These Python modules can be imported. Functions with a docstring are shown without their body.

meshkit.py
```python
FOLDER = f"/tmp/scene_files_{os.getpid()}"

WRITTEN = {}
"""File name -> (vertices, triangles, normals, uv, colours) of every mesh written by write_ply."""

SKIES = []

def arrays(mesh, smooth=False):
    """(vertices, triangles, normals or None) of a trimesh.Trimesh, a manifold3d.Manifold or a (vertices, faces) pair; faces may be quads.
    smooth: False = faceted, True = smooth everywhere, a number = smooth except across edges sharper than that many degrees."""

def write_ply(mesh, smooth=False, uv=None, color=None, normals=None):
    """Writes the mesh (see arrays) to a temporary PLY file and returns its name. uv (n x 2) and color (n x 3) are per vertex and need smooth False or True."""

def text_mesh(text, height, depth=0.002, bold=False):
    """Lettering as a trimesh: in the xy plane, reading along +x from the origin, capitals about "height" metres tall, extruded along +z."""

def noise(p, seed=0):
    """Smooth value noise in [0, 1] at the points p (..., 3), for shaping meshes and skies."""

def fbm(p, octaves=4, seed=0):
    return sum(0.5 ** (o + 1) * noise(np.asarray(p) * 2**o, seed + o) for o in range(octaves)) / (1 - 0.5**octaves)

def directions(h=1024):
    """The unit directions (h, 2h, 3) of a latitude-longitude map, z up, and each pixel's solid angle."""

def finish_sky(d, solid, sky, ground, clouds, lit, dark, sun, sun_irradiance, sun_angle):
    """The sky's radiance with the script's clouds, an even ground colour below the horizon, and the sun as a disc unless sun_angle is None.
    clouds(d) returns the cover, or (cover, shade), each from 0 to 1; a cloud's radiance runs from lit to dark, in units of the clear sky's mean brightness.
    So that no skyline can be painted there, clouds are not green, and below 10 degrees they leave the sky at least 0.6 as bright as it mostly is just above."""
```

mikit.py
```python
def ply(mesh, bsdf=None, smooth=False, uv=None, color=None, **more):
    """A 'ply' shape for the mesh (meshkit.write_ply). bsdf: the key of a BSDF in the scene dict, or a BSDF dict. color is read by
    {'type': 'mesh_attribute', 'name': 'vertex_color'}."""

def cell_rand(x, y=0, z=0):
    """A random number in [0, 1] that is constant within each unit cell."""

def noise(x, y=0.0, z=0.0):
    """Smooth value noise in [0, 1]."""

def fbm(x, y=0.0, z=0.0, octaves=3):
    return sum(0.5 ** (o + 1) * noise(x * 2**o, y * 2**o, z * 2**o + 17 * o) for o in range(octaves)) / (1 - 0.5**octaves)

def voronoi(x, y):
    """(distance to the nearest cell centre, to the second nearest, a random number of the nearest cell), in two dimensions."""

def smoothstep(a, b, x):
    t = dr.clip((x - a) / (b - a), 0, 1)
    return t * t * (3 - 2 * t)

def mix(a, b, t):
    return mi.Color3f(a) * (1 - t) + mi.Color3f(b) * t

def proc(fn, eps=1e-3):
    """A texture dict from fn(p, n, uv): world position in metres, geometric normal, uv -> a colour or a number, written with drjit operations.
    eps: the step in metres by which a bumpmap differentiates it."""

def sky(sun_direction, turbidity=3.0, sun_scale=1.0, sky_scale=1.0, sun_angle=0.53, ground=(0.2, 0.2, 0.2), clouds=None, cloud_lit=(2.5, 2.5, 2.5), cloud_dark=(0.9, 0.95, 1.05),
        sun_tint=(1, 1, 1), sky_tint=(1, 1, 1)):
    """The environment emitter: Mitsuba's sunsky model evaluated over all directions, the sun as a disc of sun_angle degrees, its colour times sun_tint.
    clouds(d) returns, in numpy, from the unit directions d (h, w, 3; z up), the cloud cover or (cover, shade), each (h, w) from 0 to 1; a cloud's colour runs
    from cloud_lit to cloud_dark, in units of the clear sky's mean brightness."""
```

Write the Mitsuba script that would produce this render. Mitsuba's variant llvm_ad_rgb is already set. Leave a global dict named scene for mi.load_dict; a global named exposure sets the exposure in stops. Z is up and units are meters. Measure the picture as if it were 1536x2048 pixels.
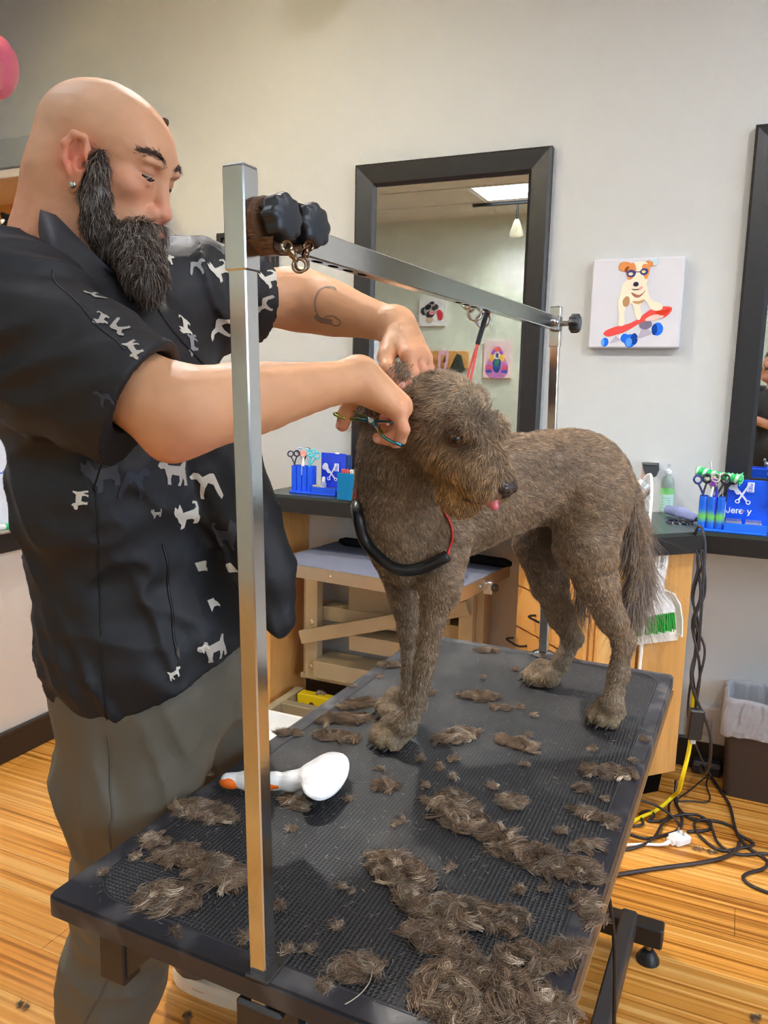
import math, random
import numpy as np, trimesh, mitsuba as mi, drjit as dr
import manifold3d as m3
import mikit, meshkit
from mikit import proc, mix, smoothstep
from shapely.geometry import Polygon, LineString, Point, box as sbox
from shapely.ops import unary_union
from shapely import affinity

random.seed(7)
RNG = np.random.default_rng(7)
scene, labels = {'type': 'scene'}, {}

# ---------------------------------------------------------------- camera, light, exposure
EYE = np.array([0.0, 0.0, 1.32])
FWD = np.array([-0.40118619, 0.90245201, -0.15693953])
UP = np.array([-0.08453673, 0.13412307, 0.98735229])
FOV = math.degrees(2 * math.atan(768 / 1586.67))
scene['camera'] = {'type': 'perspective', 'fov': FOV, 'fov_axis': 'x', 'near_clip': 0.05, 'far_clip': 100.0,
                   'to_world': mi.ScalarTransform4f().look_at(EYE.tolist(), (EYE + FWD).tolist(), UP.tolist())}
exposure = 1.46
scene['sky'] = mikit.sky((0.55, -0.5, 0.67), turbidity=4.0, sun_scale=0.0, sky_scale=10.0, sky_tint=(0.95, 1.0, 1.05), ground=(0.3, 0.3, 0.3))
PANEL_L = (2.35, 2.7, 3.2)        # radiance of the ceiling panels
SPOT_WARM, SPOT_MID, SPOT_COOL = (1.0, 0.80, 0.36), (1.0, 0.95, 0.86), (0.72, 0.90, 1.25)   # colours of the track heads

# ---------------------------------------------------------------- small kit
def srgb(*c):
    c = np.array(c, float) / 255.0
    return np.where(c < 0.04045, c / 12.92, ((c + 0.055) / 1.055) ** 2.4)

def hexc(s):
    return srgb(*(int(s[i:i + 2], 16) for i in (0, 2, 4)))

def hx(s):
    return tuple(float(q) for q in hexc(s))

_n = {}
def uniq(base):
    if base not in _n:
        _n[base] = 0
        return base
    _n[base] += 1
    return f'{base}_{_n[base]:03d}'

def shape_dict(mesh, mat, color=None, smooth=False):
    if hasattr(mesh, 'to_mesh'):
        q = mesh.to_mesh()
        mesh = trimesh.Trimesh(np.array(q.vert_properties[:, :3], float), np.array(q.tri_verts), process=False)
    if isinstance(mesh, (tuple, list)):
        v, f, _ = meshkit.arrays(mesh)
        mesh = trimesh.Trimesh(v, f, process=False)
    if smooth is not False and smooth is not True:
        mesh = trimesh.graph.smooth_shade(mesh, angle=math.radians(smooth), facet_minarea=None)
        smooth = True
    kw = {}
    if color is not None:
        c = np.asarray(color, float)
        if c.ndim == 1:
            c = np.tile(c, (len(mesh.vertices), 1))
        kw['color'] = c
    return mikit.ply(mesh, mat, smooth=smooth, **kw)

def put(key, mesh, mat, color=None, smooth=30, label=None, cat=None, group=None, kind=None):
    """one entry of the scene"""
    scene[key] = shape_dict(mesh, mat, color, smooth)
    tag(key, label, cat, group, kind)
    return key

def tag(key, label=None, cat=None, group=None, kind=None):
    d = {k: v for k, v in dict(label=label, category=cat, group=group, kind=kind).items() if v}
    if d:
        labels.setdefault(key, {}).update(d)

def thing(name, label, cat, group=None):
    key = uniq(name)
    tag(key, label, cat, group)
    return key

def part(holder, name, mesh, mat, color=None, smooth=30, label=None, kind=None):
    return put(uniq(holder + '__' + name), mesh, mat, color, smooth, label, None, None, kind)

def struct(name, mesh, mat, color=None, smooth=False, label=None):
    return put(name, mesh, mat, color, smooth, label, None, None, 'structure')

# ---------------------------------------------------------------- mesh kit
cat_ = trimesh.util.concatenate
def V(*a): return np.array(a, float)
def unit(v): v = np.asarray(v, float); return v / np.linalg.norm(v)

def hull(points):
    return m3_mesh(m3.Manifold.hull_points(np.asarray(points, np.float64)))

def m3_mesh(m):
    q = m.to_mesh()
    return trimesh.Trimesh(np.array(q.vert_properties[:, :3], float), np.array(q.tri_verts), process=False)

def to_m3(t):
    return m3.Manifold(m3.Mesh(np.asarray(t.vertices, np.float32), np.asarray(t.faces, np.uint32)))

def box(x0, x1, y0, y1, z0, z1, b=0.0):
    """a box with bevelled edges"""
    if b <= 0:
        t = trimesh.creation.box((x1 - x0, y1 - y0, z1 - z0)); t.apply_translation(((x0 + x1) / 2, (y0 + y1) / 2, (z0 + z1) / 2)); return t
    b = min(b, 0.49 * min(x1 - x0, y1 - y0, z1 - z0))
    p = []
    for a in (0, 1, 2):
        lo, hi = V(x0, y0, z0) + b, V(x1, y1, z1) - b
        lo[a] -= b; hi[a] += b
        for i in (0, 1):
            for j in (0, 1):
                for k in (0, 1):
                    p.append([(lo, hi)[i][0], (lo, hi)[j][1], (lo, hi)[k][2]])
    return hull(p)

def frame(origin, xdir, zdir=(0, 0, 1)):
    """4x4 matrix: local x along xdir, local z near zdir"""
    x = unit(xdir); z = np.asarray(zdir, float); y = unit(np.cross(z, x)); z = np.cross(x, y)
    m = np.eye(4); m[:3, 0], m[:3, 1], m[:3, 2], m[:3, 3] = x, y, z, origin
    return m

def at(mesh, m):
    t = mesh.copy(); t.apply_transform(m); return t

def moved(mesh, *d):
    t = mesh.copy(); t.apply_translation(d); return t

def bar(a, b, w, h, bev=0.002, up=(0, 0, 1)):
    """rectangular bar from a to b, w across, h along up"""
    a, b = np.asarray(a, float), np.asarray(b, float)
    return at(box(0, np.linalg.norm(b - a), -w / 2, w / 2, -h / 2, h / 2, bev), frame(a, b - a, up))

def cyl(a, b, r, n=20, r2=None):
    a, b = np.asarray(a, float), np.asarray(b, float)
    r2 = r if r2 is None else r2
    L = np.linalg.norm(b - a)
    t = np.linspace(0, 2 * np.pi, n, endpoint=False)
    c = np.stack([np.zeros(n), np.cos(t), np.sin(t)], 1)
    v = np.vstack([c * [1, r, r], c * [1, r2, r2] + [L, 0, 0], [[0, 0, 0], [L, 0, 0]]])
    i = np.arange(n); j = (i + 1) % n
    f = np.vstack([np.stack([i, j, n + j], 1), np.stack([i, n + j, n + i], 1), np.stack([j, i, np.full(n, 2 * n)], 1), np.stack([n + i, n + j, np.full(n, 2 * n + 1)], 1)])
    up = (0, 0, 1) if abs(unit(b - a)[2]) < 0.95 else (1, 0, 0)
    return at(trimesh.Trimesh(v, f, process=False), frame(a, b - a, up))

def lathe(profile, origin=(0, 0, 0), axis=(0, 0, 1), n=28):
    """profile: (r, h) rows along the axis, closed with caps where r > 0"""
    p = np.asarray(profile, float)
    t = np.linspace(0, 2 * np.pi, n, endpoint=False)
    v = np.concatenate([np.stack([r * np.cos(t), r * np.sin(t), np.full(n, h)], 1) for r, h in p])
    f = []
    i = np.arange(n); j = (i + 1) % n
    for k in range(len(p) - 1):
        a, b = k * n, (k + 1) * n
        f += [np.stack([a + i, a + j, b + j], 1), np.stack([a + i, b + j, b + i], 1)]
    v = np.vstack([v, [[0, 0, p[0, 1]], [0, 0, p[-1, 1]]]])
    f += [np.stack([j, i, np.full(n, len(v) - 2)], 1), np.stack([(len(p) - 1) * n + i, (len(p) - 1) * n + j, np.full(n, len(v) - 1)], 1)]
    z = unit(axis); x = unit(np.cross((0, 1, 0) if abs(z[1]) < 0.9 else (1, 0, 0), z))
    m = np.eye(4); m[:3, 0], m[:3, 1], m[:3, 2], m[:3, 3] = x, np.cross(z, x), z, origin
    return at(trimesh.Trimesh(v, np.vstack(f), process=False), m)

def spline(points, n=60, closed=False):
    from scipy.interpolate import splprep, splev
    p = np.asarray(points, float)
    if closed:
        p = np.vstack([p, p[:1]])
    tck, _ = splprep(p.T, s=0, k=min(3, len(p) - 1), per=closed)
    return np.array(splev(np.linspace(0, 1, n), tck)).T

def tube(points, radius, sides=10, closed=False, flat=None):
    """a tube along a polyline; radius may vary per point; caps at the ends"""
    p = np.asarray(points, float); n = len(p)
    r = np.broadcast_to(radius, (n,))
    t = np.gradient(p, axis=0)
    if closed:
        t = np.roll(p, -1, 0) - np.roll(p, 1, 0)
    t /= np.linalg.norm(t, axis=1, keepdims=True) + 1e-12
    a = np.cross(t[0], (0, 0, 1) if abs(t[0][2]) < 0.9 else (1, 0, 0)); a /= np.linalg.norm(a)
    A = [a]
    for k in range(1, n):
        a = A[-1] - t[k] * (A[-1] @ t[k]); A.append(a / (np.linalg.norm(a) + 1e-12))
    A = np.array(A); B = np.cross(t, A)
    ang = np.arange(sides) * 2 * np.pi / sides
    v = (p[:, None] + r[:, None, None] * (np.cos(ang)[None, :, None] * A[:, None] + np.sin(ang)[None, :, None] * B[:, None])).reshape(-1, 3)
    m = n if closed else n - 1
    i, j = np.meshgrid(np.arange(m), np.arange(sides), indexing='ij'); i2 = (i + 1) % n; j2 = (j + 1) % sides
    f = np.concatenate([np.stack([i * sides + j, i * sides + j2, i2 * sides + j2], -1).reshape(-1, 3), np.stack([i * sides + j, i2 * sides + j2, i2 * sides + j], -1).reshape(-1, 3)])
    if not closed:
        v = np.vstack([v, p[0], p[-1]]); k = np.arange(sides); k2 = (k + 1) % sides; e = (n - 1) * sides
        f = np.vstack([f, np.stack([k2, k, np.full(sides, n * sides)], 1), np.stack([e + k, e + k2, np.full(sides, n * sides + 1)], 1)])
    return trimesh.Trimesh(v, f, process=False)

def ribbon(points, widths, normals, thick=0.0015):
    """a flat strap along a polyline: widths across, thickness along normals"""
    p = np.asarray(points, float); n = len(p)
    w = np.broadcast_to(widths, (n,))[:, None]; nn = np.broadcast_to(normals, (n, 3))
    t = np.gradient(p, axis=0); t /= np.linalg.norm(t, axis=1, keepdims=True)
    s = np.cross(nn, t); s /= np.linalg.norm(s, axis=1, keepdims=True); nn = np.cross(t, s)
    q = np.stack([p - s * w / 2 - nn * thick / 2, p + s * w / 2 - nn * thick / 2, p + s * w / 2 + nn * thick / 2, p - s * w / 2 + nn * thick / 2], 1).reshape(-1, 3)
    f = []
    for i in range(n - 1):
        for j in range(4):
            a, b, c, d = 4 * i + j, 4 * i + (j + 1) % 4, 4 * i + 4 + (j + 1) % 4, 4 * i + 4 + j
            f += [[a, b, c], [a, c, d]]
    e = 4 * (n - 1); f += [[0, 2, 1], [0, 3, 2], [e, e + 1, e + 2], [e, e + 2, e + 3]]
    return trimesh.Trimesh(q, f, process=False)

def extrude(poly, h, m=None):
    """a shapely polygon (or a point list) extruded by h along local z"""
    if not hasattr(poly, 'geoms') and not isinstance(poly, Polygon):
        poly = Polygon(poly)
    parts_ = [trimesh.creation.extrude_polygon(g, h, engine='earcut') for g in getattr(poly, 'geoms', [poly])]
    t = cat_(parts_)
    return t if m is None else at(t, m)

def ell(c, r, rot=None, sub=3):
    t = trimesh.creation.icosphere(subdivisions=sub); t.apply_scale(r)
    m = np.eye(4)
    if rot is not None: m[:3, :3] = rot
    m[:3, 3] = c
    return at(t, m)

def torus(c, R, r, axis=(0, 0, 1), n=28, sides=8, arc=(0, 2 * np.pi)):
    z = unit(axis); x = unit(np.cross((0, 1, 0) if abs(z[1]) < 0.9 else (1, 0, 0), z)); y = np.cross(z, x)
    full = abs(arc[1] - arc[0] - 2 * np.pi) < 1e-6
    t = np.linspace(arc[0], arc[1], n, endpoint=not full)
    return tube(np.asarray(c) + R * (np.cos(t)[:, None] * x + np.sin(t)[:, None] * y), r, sides, closed=full)

def text(s, height, m, depth=0.0008, bold=False):
    return at(meshkit.text_mesh(s, height, depth, bold), m)

def fbm3(p, scale, octaves=3, seed=0):
    return meshkit.fbm(np.asarray(p) * scale, octaves, seed) - 0.5

# ---------------------------------------------------------------- implicit surfaces: smooth unions of round cones and ellipsoids, meshed by surface nets
class Field:
    def __init__(self, lo, hi, h, pad=0.03):
        self.lo = np.asarray(lo, float) - pad; self.h = h
        n = np.ceil((np.asarray(hi) + pad - self.lo) / h).astype(int) + 1
        self.ax = [(self.lo[k] + h * np.arange(n[k])).astype(np.float32) for k in range(3)]
        self.g = np.full(n, 0.05, np.float32)

    def sub(self, lo, hi):
        s = []
        for k in range(3):
            a = int(np.clip(np.floor((lo[k] - self.lo[k]) / self.h), 0, len(self.ax[k]))); b = int(np.clip(np.ceil((hi[k] - self.lo[k]) / self.h) + 1, 0, len(self.ax[k])))
            s.append(slice(a, b))
        return tuple(s)

    def pts(self, s):
        return np.stack(np.meshgrid(*(self.ax[k][s[k]] for k in range(3)), indexing='ij'), -1)

    def mixin(self, s, d, k, mode):
        a = self.g[s]
        if mode == 'add':
            hh = np.clip(0.5 + 0.5 * (a - d) / k, 0, 1); self.g[s] = a * (1 - hh) + d * hh - k * hh * (1 - hh)
        else:
            hh = np.clip(0.5 - 0.5 * (a + d) / k, 0, 1); self.g[s] = a * (1 - hh) - d * hh + k * hh * (1 - hh)

    def cone(self, a, b, ra, rb, k=0.01, mode='add'):
        a, b = np.asarray(a, np.float32), np.asarray(b, np.float32)
        m = max(ra, rb) + 0.05 + k
        s = self.sub(np.minimum(a, b) - m, np.maximum(a, b) + m)
        if any(x.stop <= x.start for x in s): return
        p = self.pts(s) - a; ba = b - a; l2 = float(ba @ ba) + 1e-12
        t = np.clip((p @ ba) / l2, 0, 1)
        d = np.linalg.norm(p - t[..., None] * ba, axis=-1) - (ra + (rb - ra) * t)
        self.mixin(s, d.astype(np.float32), k, mode)

    def chain(self, pts, radii, k=0.01, mode='add'):
        for i in range(len(pts) - 1):
            self.cone(pts[i], pts[i + 1], radii[i], radii[i + 1], k, mode)

    def ell(self, c, r, rot=None, k=0.01, mode='add'):
        c, r = np.asarray(c, np.float32), np.asarray(r, np.float32)
        m = float(r.max()) + 0.05 + k
        s = self.sub(c - m, c + m)
        if any(x.stop <= x.start for x in s): return
        p = self.pts(s) - c
        if rot is not None: p = p @ np.asarray(rot, np.float32)
        k0 = np.linalg.norm(p / r, axis=-1); k1 = np.linalg.norm(p / (r * r), axis=-1)
        d = k0 * (k0 - 1) / np.maximum(k1, 1e-6)
        d = np.where(k0 < 1e-3, -float(r.min()), d)
        self.mixin(s, d.astype(np.float32), k, mode)

    def warp(self, fn):
        """adds fn(points) to the whole field near the surface"""
        i = np.argwhere(np.abs(self.g) < 0.02)
        p = np.stack([self.ax[k][i[:, k]] for k in range(3)], 1)
        self.g[tuple(i.T)] += fn(p).astype(np.float32)

    def mesh(self, smooth=0):
        g = self.g; ins = g < 0
        n = g.shape
        cnt = np.zeros([x - 1 for x in n], np.int8)
        for c in np.ndindex(2, 2, 2):
            cnt += ins[c[0]:n[0] - 1 + c[0], c[1]:n[1] - 1 + c[1], c[2]:n[2] - 1 + c[2]]
        cells = np.argwhere((cnt > 0) & (cnt < 8))
        idx = np.full(cnt.shape, -1, np.int64); idx[tuple(cells.T)] = np.arange(len(cells))
        acc = np.zeros((len(cells), 3)); num = np.zeros(len(cells))
        corners = list(np.ndindex(2, 2, 2))
        for a in corners:
            for ax in range(3):
                if a[ax]: continue
                b = list(a); b[ax] = 1
                ga = g[tuple((cells + a).T)]; gb = g[tuple((cells + b).T)]
                x = (ga < 0) != (gb < 0)
                t = ga[x] / (ga[x] - gb[x])
                q = np.tile(np.array(a, float), (x.sum(), 1)); q[:, ax] = t
                acc[x] += q; num[x] += 1
        v = (cells + acc / num[:, None]) * self.h + self.lo
        F = []
        for ax in range(3):
            u, w = (ax + 1) % 3, (ax + 2) % 3
            sl = [slice(None)] * 3; s2 = [slice(None)] * 3
            sl[ax] = slice(0, n[ax] - 1); s2[ax] = slice(1, n[ax])
            e = np.argwhere(ins[tuple(sl)] != ins[tuple(s2)])
            e = e[(e[:, u] > 0) & (e[:, w] > 0) & (e[:, u] < n[u] - 1) & (e[:, w] < n[w] - 1)]
            neg = ins[tuple(e.T)]
            q = []
            for du, dw in ((1, 1), (0, 1), (0, 0), (1, 0)):
                o = e.copy(); o[:, u] -= du; o[:, w] -= dw; q.append(idx[tuple(o.T)])
            q = np.stack(q, 1); q[~neg] = q[~neg][:, ::-1]
            F.append(q)
        F = np.vstack(F)
        t = trimesh.Trimesh(v, np.vstack([F[:, [0, 1, 2]], F[:, [0, 2, 3]]]), process=False)
        if smooth:
            from scipy import sparse
            e = t.edges_unique; nv = len(v)
            A = sparse.coo_matrix((np.ones(2 * len(e)), (np.r_[e[:, 0], e[:, 1]], np.r_[e[:, 1], e[:, 0]])), (nv, nv)).tocsr()
            dg = np.maximum(np.asarray(A.sum(1)).ravel(), 1)[:, None]
            x = np.array(t.vertices)
            for _ in range(smooth):
                for lam in (0.5, -0.52):
                    dx = A @ x / dg - x
                    x = x + lam * dx
            t = trimesh.Trimesh(x, t.faces, process=False)
        return t

def rotm(ax, deg):
    return trimesh.transformations.rotation_matrix(math.radians(deg), ax)[:3, :3]

# ---------------------------------------------------------------- materials (colour mostly from the vertices, one BSDF per finish)
VC = {'type': 'mesh_attribute', 'name': 'vertex_color'}
def principled(**k): return {'type': 'principled', **k}
def two(b): return {'type': 'twosided', 'bsdf': b}
def rgb(c): return {'type': 'rgb', 'value': [float(x) for x in c]}
def bump(tex, b, scale=1.0): return {'type': 'bumpmap', 'arbitrary': tex, 'scale': scale, 'bsdf': b}

scene['matte'] = two({'type': 'diffuse', 'reflectance': VC})
scene['plastic'] = two(principled(base_color=VC, roughness=0.38, specular=0.5))
scene['gloss'] = two(principled(base_color=VC, roughness=0.15, specular=0.5))
scene['chrome'] = two(principled(base_color=VC, roughness=0.13, metallic=1.0))
scene['satin'] = two(principled(base_color=VC, roughness=0.34, metallic=0.9))
scene['fur'] = two(principled(base_color=VC, roughness=0.5, specular=0.35))
scene['translucent'] = {'type': 'principledthin', 'base_color': VC, 'roughness': 0.25, 'spec_trans': 0.35, 'diff_trans': 0.9}
scene['skin'] = two(principled(base_color=VC, roughness=0.5, specular=0.32))
scene['fabric'] = two(principled(base_color=VC, roughness=0.6, specular=0.4))
scene['knurl'] = two(bump(proc(lambda p, n, uv: vnoise2(p.x * 300 + p.y * 300, p.z * 1500) * 0.0015, 4e-4), principled(base_color=VC, roughness=0.7)))
scene['paint'] = two({'type': 'diffuse', 'reflectance': VC})

def vnoise2(x, y, k=0.0):
    """smooth value noise in two dimensions"""
    x, y = mi.Float(x), mi.Float(y); i, j = dr.floor(x), dr.floor(y); a, b = x - i, y - j
    a, b = a * a * (3 - 2 * a), b * b * (3 - 2 * b)
    return dr.lerp(dr.lerp(mikit.cell_rand(i, j, k), mikit.cell_rand(i + 1, j, k), a), dr.lerp(mikit.cell_rand(i, j + 1, k), mikit.cell_rand(i + 1, j + 1, k), a), b)
def vfbm2(x, y, o=3):
    return sum(0.5 ** (k + 1) * vnoise2(x * 2 ** k, y * 2 ** k, 7 * k) for k in range(o)) / (1 - 0.5 ** o)
def floor_fn(p, n, uv):
    y = p.y + 0.004 * (vnoise2(p.x * 2.1, p.y * 9.0) - 0.5)
    a = vnoise2(p.x * 1.3, y * 95.0)
    b = vnoise2(p.x * 2.2 + 31, y * 240.0)
    c = vnoise2(p.x * 0.8 + 11, y * 34.0)
    row = mikit.cell_rand(dr.floor(p.y / 0.127 + 40), dr.floor(p.x / 1.1 + 0.37 * dr.floor(p.y / 0.127 + 40)), 3)
    t = dr.clip(0.45 * a + 0.3 * b + 0.25 * c, 0, 1)
    col = mix(hx('8a5119'), hx('c5873a'), smoothstep(0.24, 0.46, t))
    col = mix(col, hx('e0ad62'), smoothstep(0.50, 0.76, t))
    return col * (0.90 + 0.2 * row)
scene['floor_wood'] = two(principled(base_color=proc(floor_fn), roughness=0.27, specular=0.5))
def veneer_fn(p, n, uv):
    w = p.x * 0.7 + p.y * 0.7
    g = vfbm2(w * 26 + 1.2 * vnoise2(p.z * 3, w * 5), p.z * 2.2 + p.x * 0.7, 3)
    f = vnoise2(w * 260, p.z * 14)
    return mix(hx('b8803f'), hx('e0ad68'), dr.clip(0.2 + 0.9 * g + 0.25 * (f - 0.5), 0, 1))
scene['veneer'] = two(principled(base_color=proc(veneer_fn), roughness=0.38, specular=0.45))
def mat_bump(p, n, uv):
    a = dr.sin(p.x * (2 * math.pi / 0.0060)); b = dr.sin(p.y * (2 * math.pi / 0.0060))
    return (dr.maximum(a, b * 0.6) * 0.5 + 0.5) * 0.0016
def mat_col(p, n, uv):
    d = vfbm2(p.x * 9, p.y * 9, 3)
    a = dr.sin(p.x * (2 * math.pi / 0.0060)); b = dr.sin(p.y * (2 * math.pi / 0.0060))
    dust_and_rib_tone = smoothstep(0.48, 0.8, d) * 0.07 + smoothstep(0.4, 1.0, dr.maximum(a, b * 0.8)) * 0.075  # patchy dust, plus rib contrast put into the colour as lighter tops
    return mix((0.010, 0.011, 0.014), (0.28, 0.27, 0.26), dust_and_rib_tone)
scene['rubber_mat'] = two(bump(proc(mat_bump, 6e-4), principled(base_color=proc(mat_col), roughness=0.36, specular=0.75)))
scene['worn_black'] = two(principled(base_color=proc(lambda p, n, uv: mix((0.022, 0.022, 0.028), (0.09, 0.085, 0.085), smoothstep(0.5, 0.85, vfbm2(p.x * 22 + p.z * 13, p.y * 22 + p.z * 9, 3)))), roughness=0.4, specular=0.5))
scene['laminate'] = two(principled(base_color=rgb(srgb(44, 56, 54)), roughness=0.3, specular=0.6))
scene['mirror_glass'] = {'type': 'conductor', 'material': 'none', 'specular_reflectance': rgb((0.86, 0.88, 0.85))}
scene['window_pane_glass'] = {'type': 'thindielectric'}
BLACK = srgb(34, 33, 36); DARK = srgb(20, 20, 22); WHITE = srgb(236, 236, 234); STEEL = srgb(190, 190, 192)

# ---------------------------------------------------------------- the room
X0, X1, Y0, Y1, ZC = -5.0, 3.4, -2.6, 2.9, 3.1
WALLC = srgb(197, 199, 199)
struct('floor', box(X0, X1, Y0, Y1, -0.06, -0.012), 'matte', srgb(60, 40, 20))
row = 0
y = Y0
while y < Y1 - 0.01:
    y2 = min(y + 0.127, Y1)
    x = X0 - (0.37 * row % 1.0) * 1.9
    while x < X1:
        a, b = max(x, X0), min(x + 1.9, X1)
        if b - a > 0.02:
            part('floor', 'plank', box(a + 0.0006, b - 0.0006, y + 0.0004, y2 - 0.0004, -0.012, 0.0), 'floor_wood', None, False)
        x += 1.9
    y = y2; row += 1
struct('wall_back', box(X0, X1, Y1, Y1 + 0.12, 0, ZC), 'paint', WALLC)
SAGE = srgb(214, 221, 203)
struct('wall_rear', box(X0, X1, Y0 - 0.12, Y0, 0, ZC), 'paint', SAGE)
struct('wall_left', box(-2.343, -2.243, 0.75, Y1, 0, 1.70), 'paint', srgb(214, 207, 197))
struct('trim_1', box(-2.353, -2.233, 0.74, Y1, 1.70, 1.722, 0.004), 'plastic', srgb(190, 186, 178))
struct('trim_2', box(-2.243, -2.225, 0.75, Y1, 0.735, 0.80, 0.003), 'plastic', srgb(36, 36, 38))
struct('wall_far_left', box(X0 - 0.12, X0, Y0, Y1, 0, ZC), 'paint', WALLC)
# right wall with two windows on the street
wz0, wz1 = 0.7, 2.75
wins = [(-2.2, -0.35), (0.0, 1.9)]
ys = [Y0] + [q for w in wins for q in w] + [Y1]
wr = [box(X1, X1 + 0.14, Y0, Y1, 0, wz0), box(X1, X1 + 0.14, Y0, Y1, wz1, ZC)] + [box(X1, X1 + 0.14, ys[i], ys[i + 1], wz0, wz1) for i in (0, 2, 4)]
struct('wall_right', cat_(wr), 'paint', WALLC)
for i, (a, b) in enumerate(wins, 1):
    struct(f'window_{i}', cat_([box(X1 + 0.02, X1 + 0.08, a, b, wz0, wz0 + 0.05), box(X1 + 0.02, X1 + 0.08, a, b, wz1 - 0.05, wz1), box(X1 + 0.02, X1 + 0.08, a, a + 0.05, wz0 + 0.05, wz1 - 0.05), box(X1 + 0.02, X1 + 0.08, b - 0.05, b, wz0 + 0.05, wz1 - 0.05), box(X1 + 0.02, X1 + 0.08, (a + b) / 2 - 0.02, (a + b) / 2 + 0.02, wz0 + 0.05, wz1 - 0.05)]), 'plastic', DARK)
    for c, d in ((a + 0.05, (a + b) / 2 - 0.02), ((a + b) / 2 + 0.02, b - 0.05)):
        t = trimesh.Trimesh([[X1 + 0.05, c, wz0 + 0.05], [X1 + 0.05, d, wz0 + 0.05], [X1 + 0.05, d, wz1 - 0.05], [X1 + 0.05, c, wz1 - 0.05]], [[0, 1, 2], [0, 2, 3]], process=False)
        part(f'window_{i}', 'pane', t, 'window_pane_glass', None, False)
struct('baseboard_left', cat_([box(-2.243, -2.225, 0.75, Y1, 0, 0.10, 0.004), box(-2.243, -2.221, 0.75, Y1, 0.092, 0.108, 0.003)]), 'plastic', srgb(38, 33, 30))
struct('baseboard_back', box(-2.225, X1, Y1 - 0.018, Y1, 0, 0.11, 0.004), 'plastic', srgb(24, 22, 21))
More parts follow.
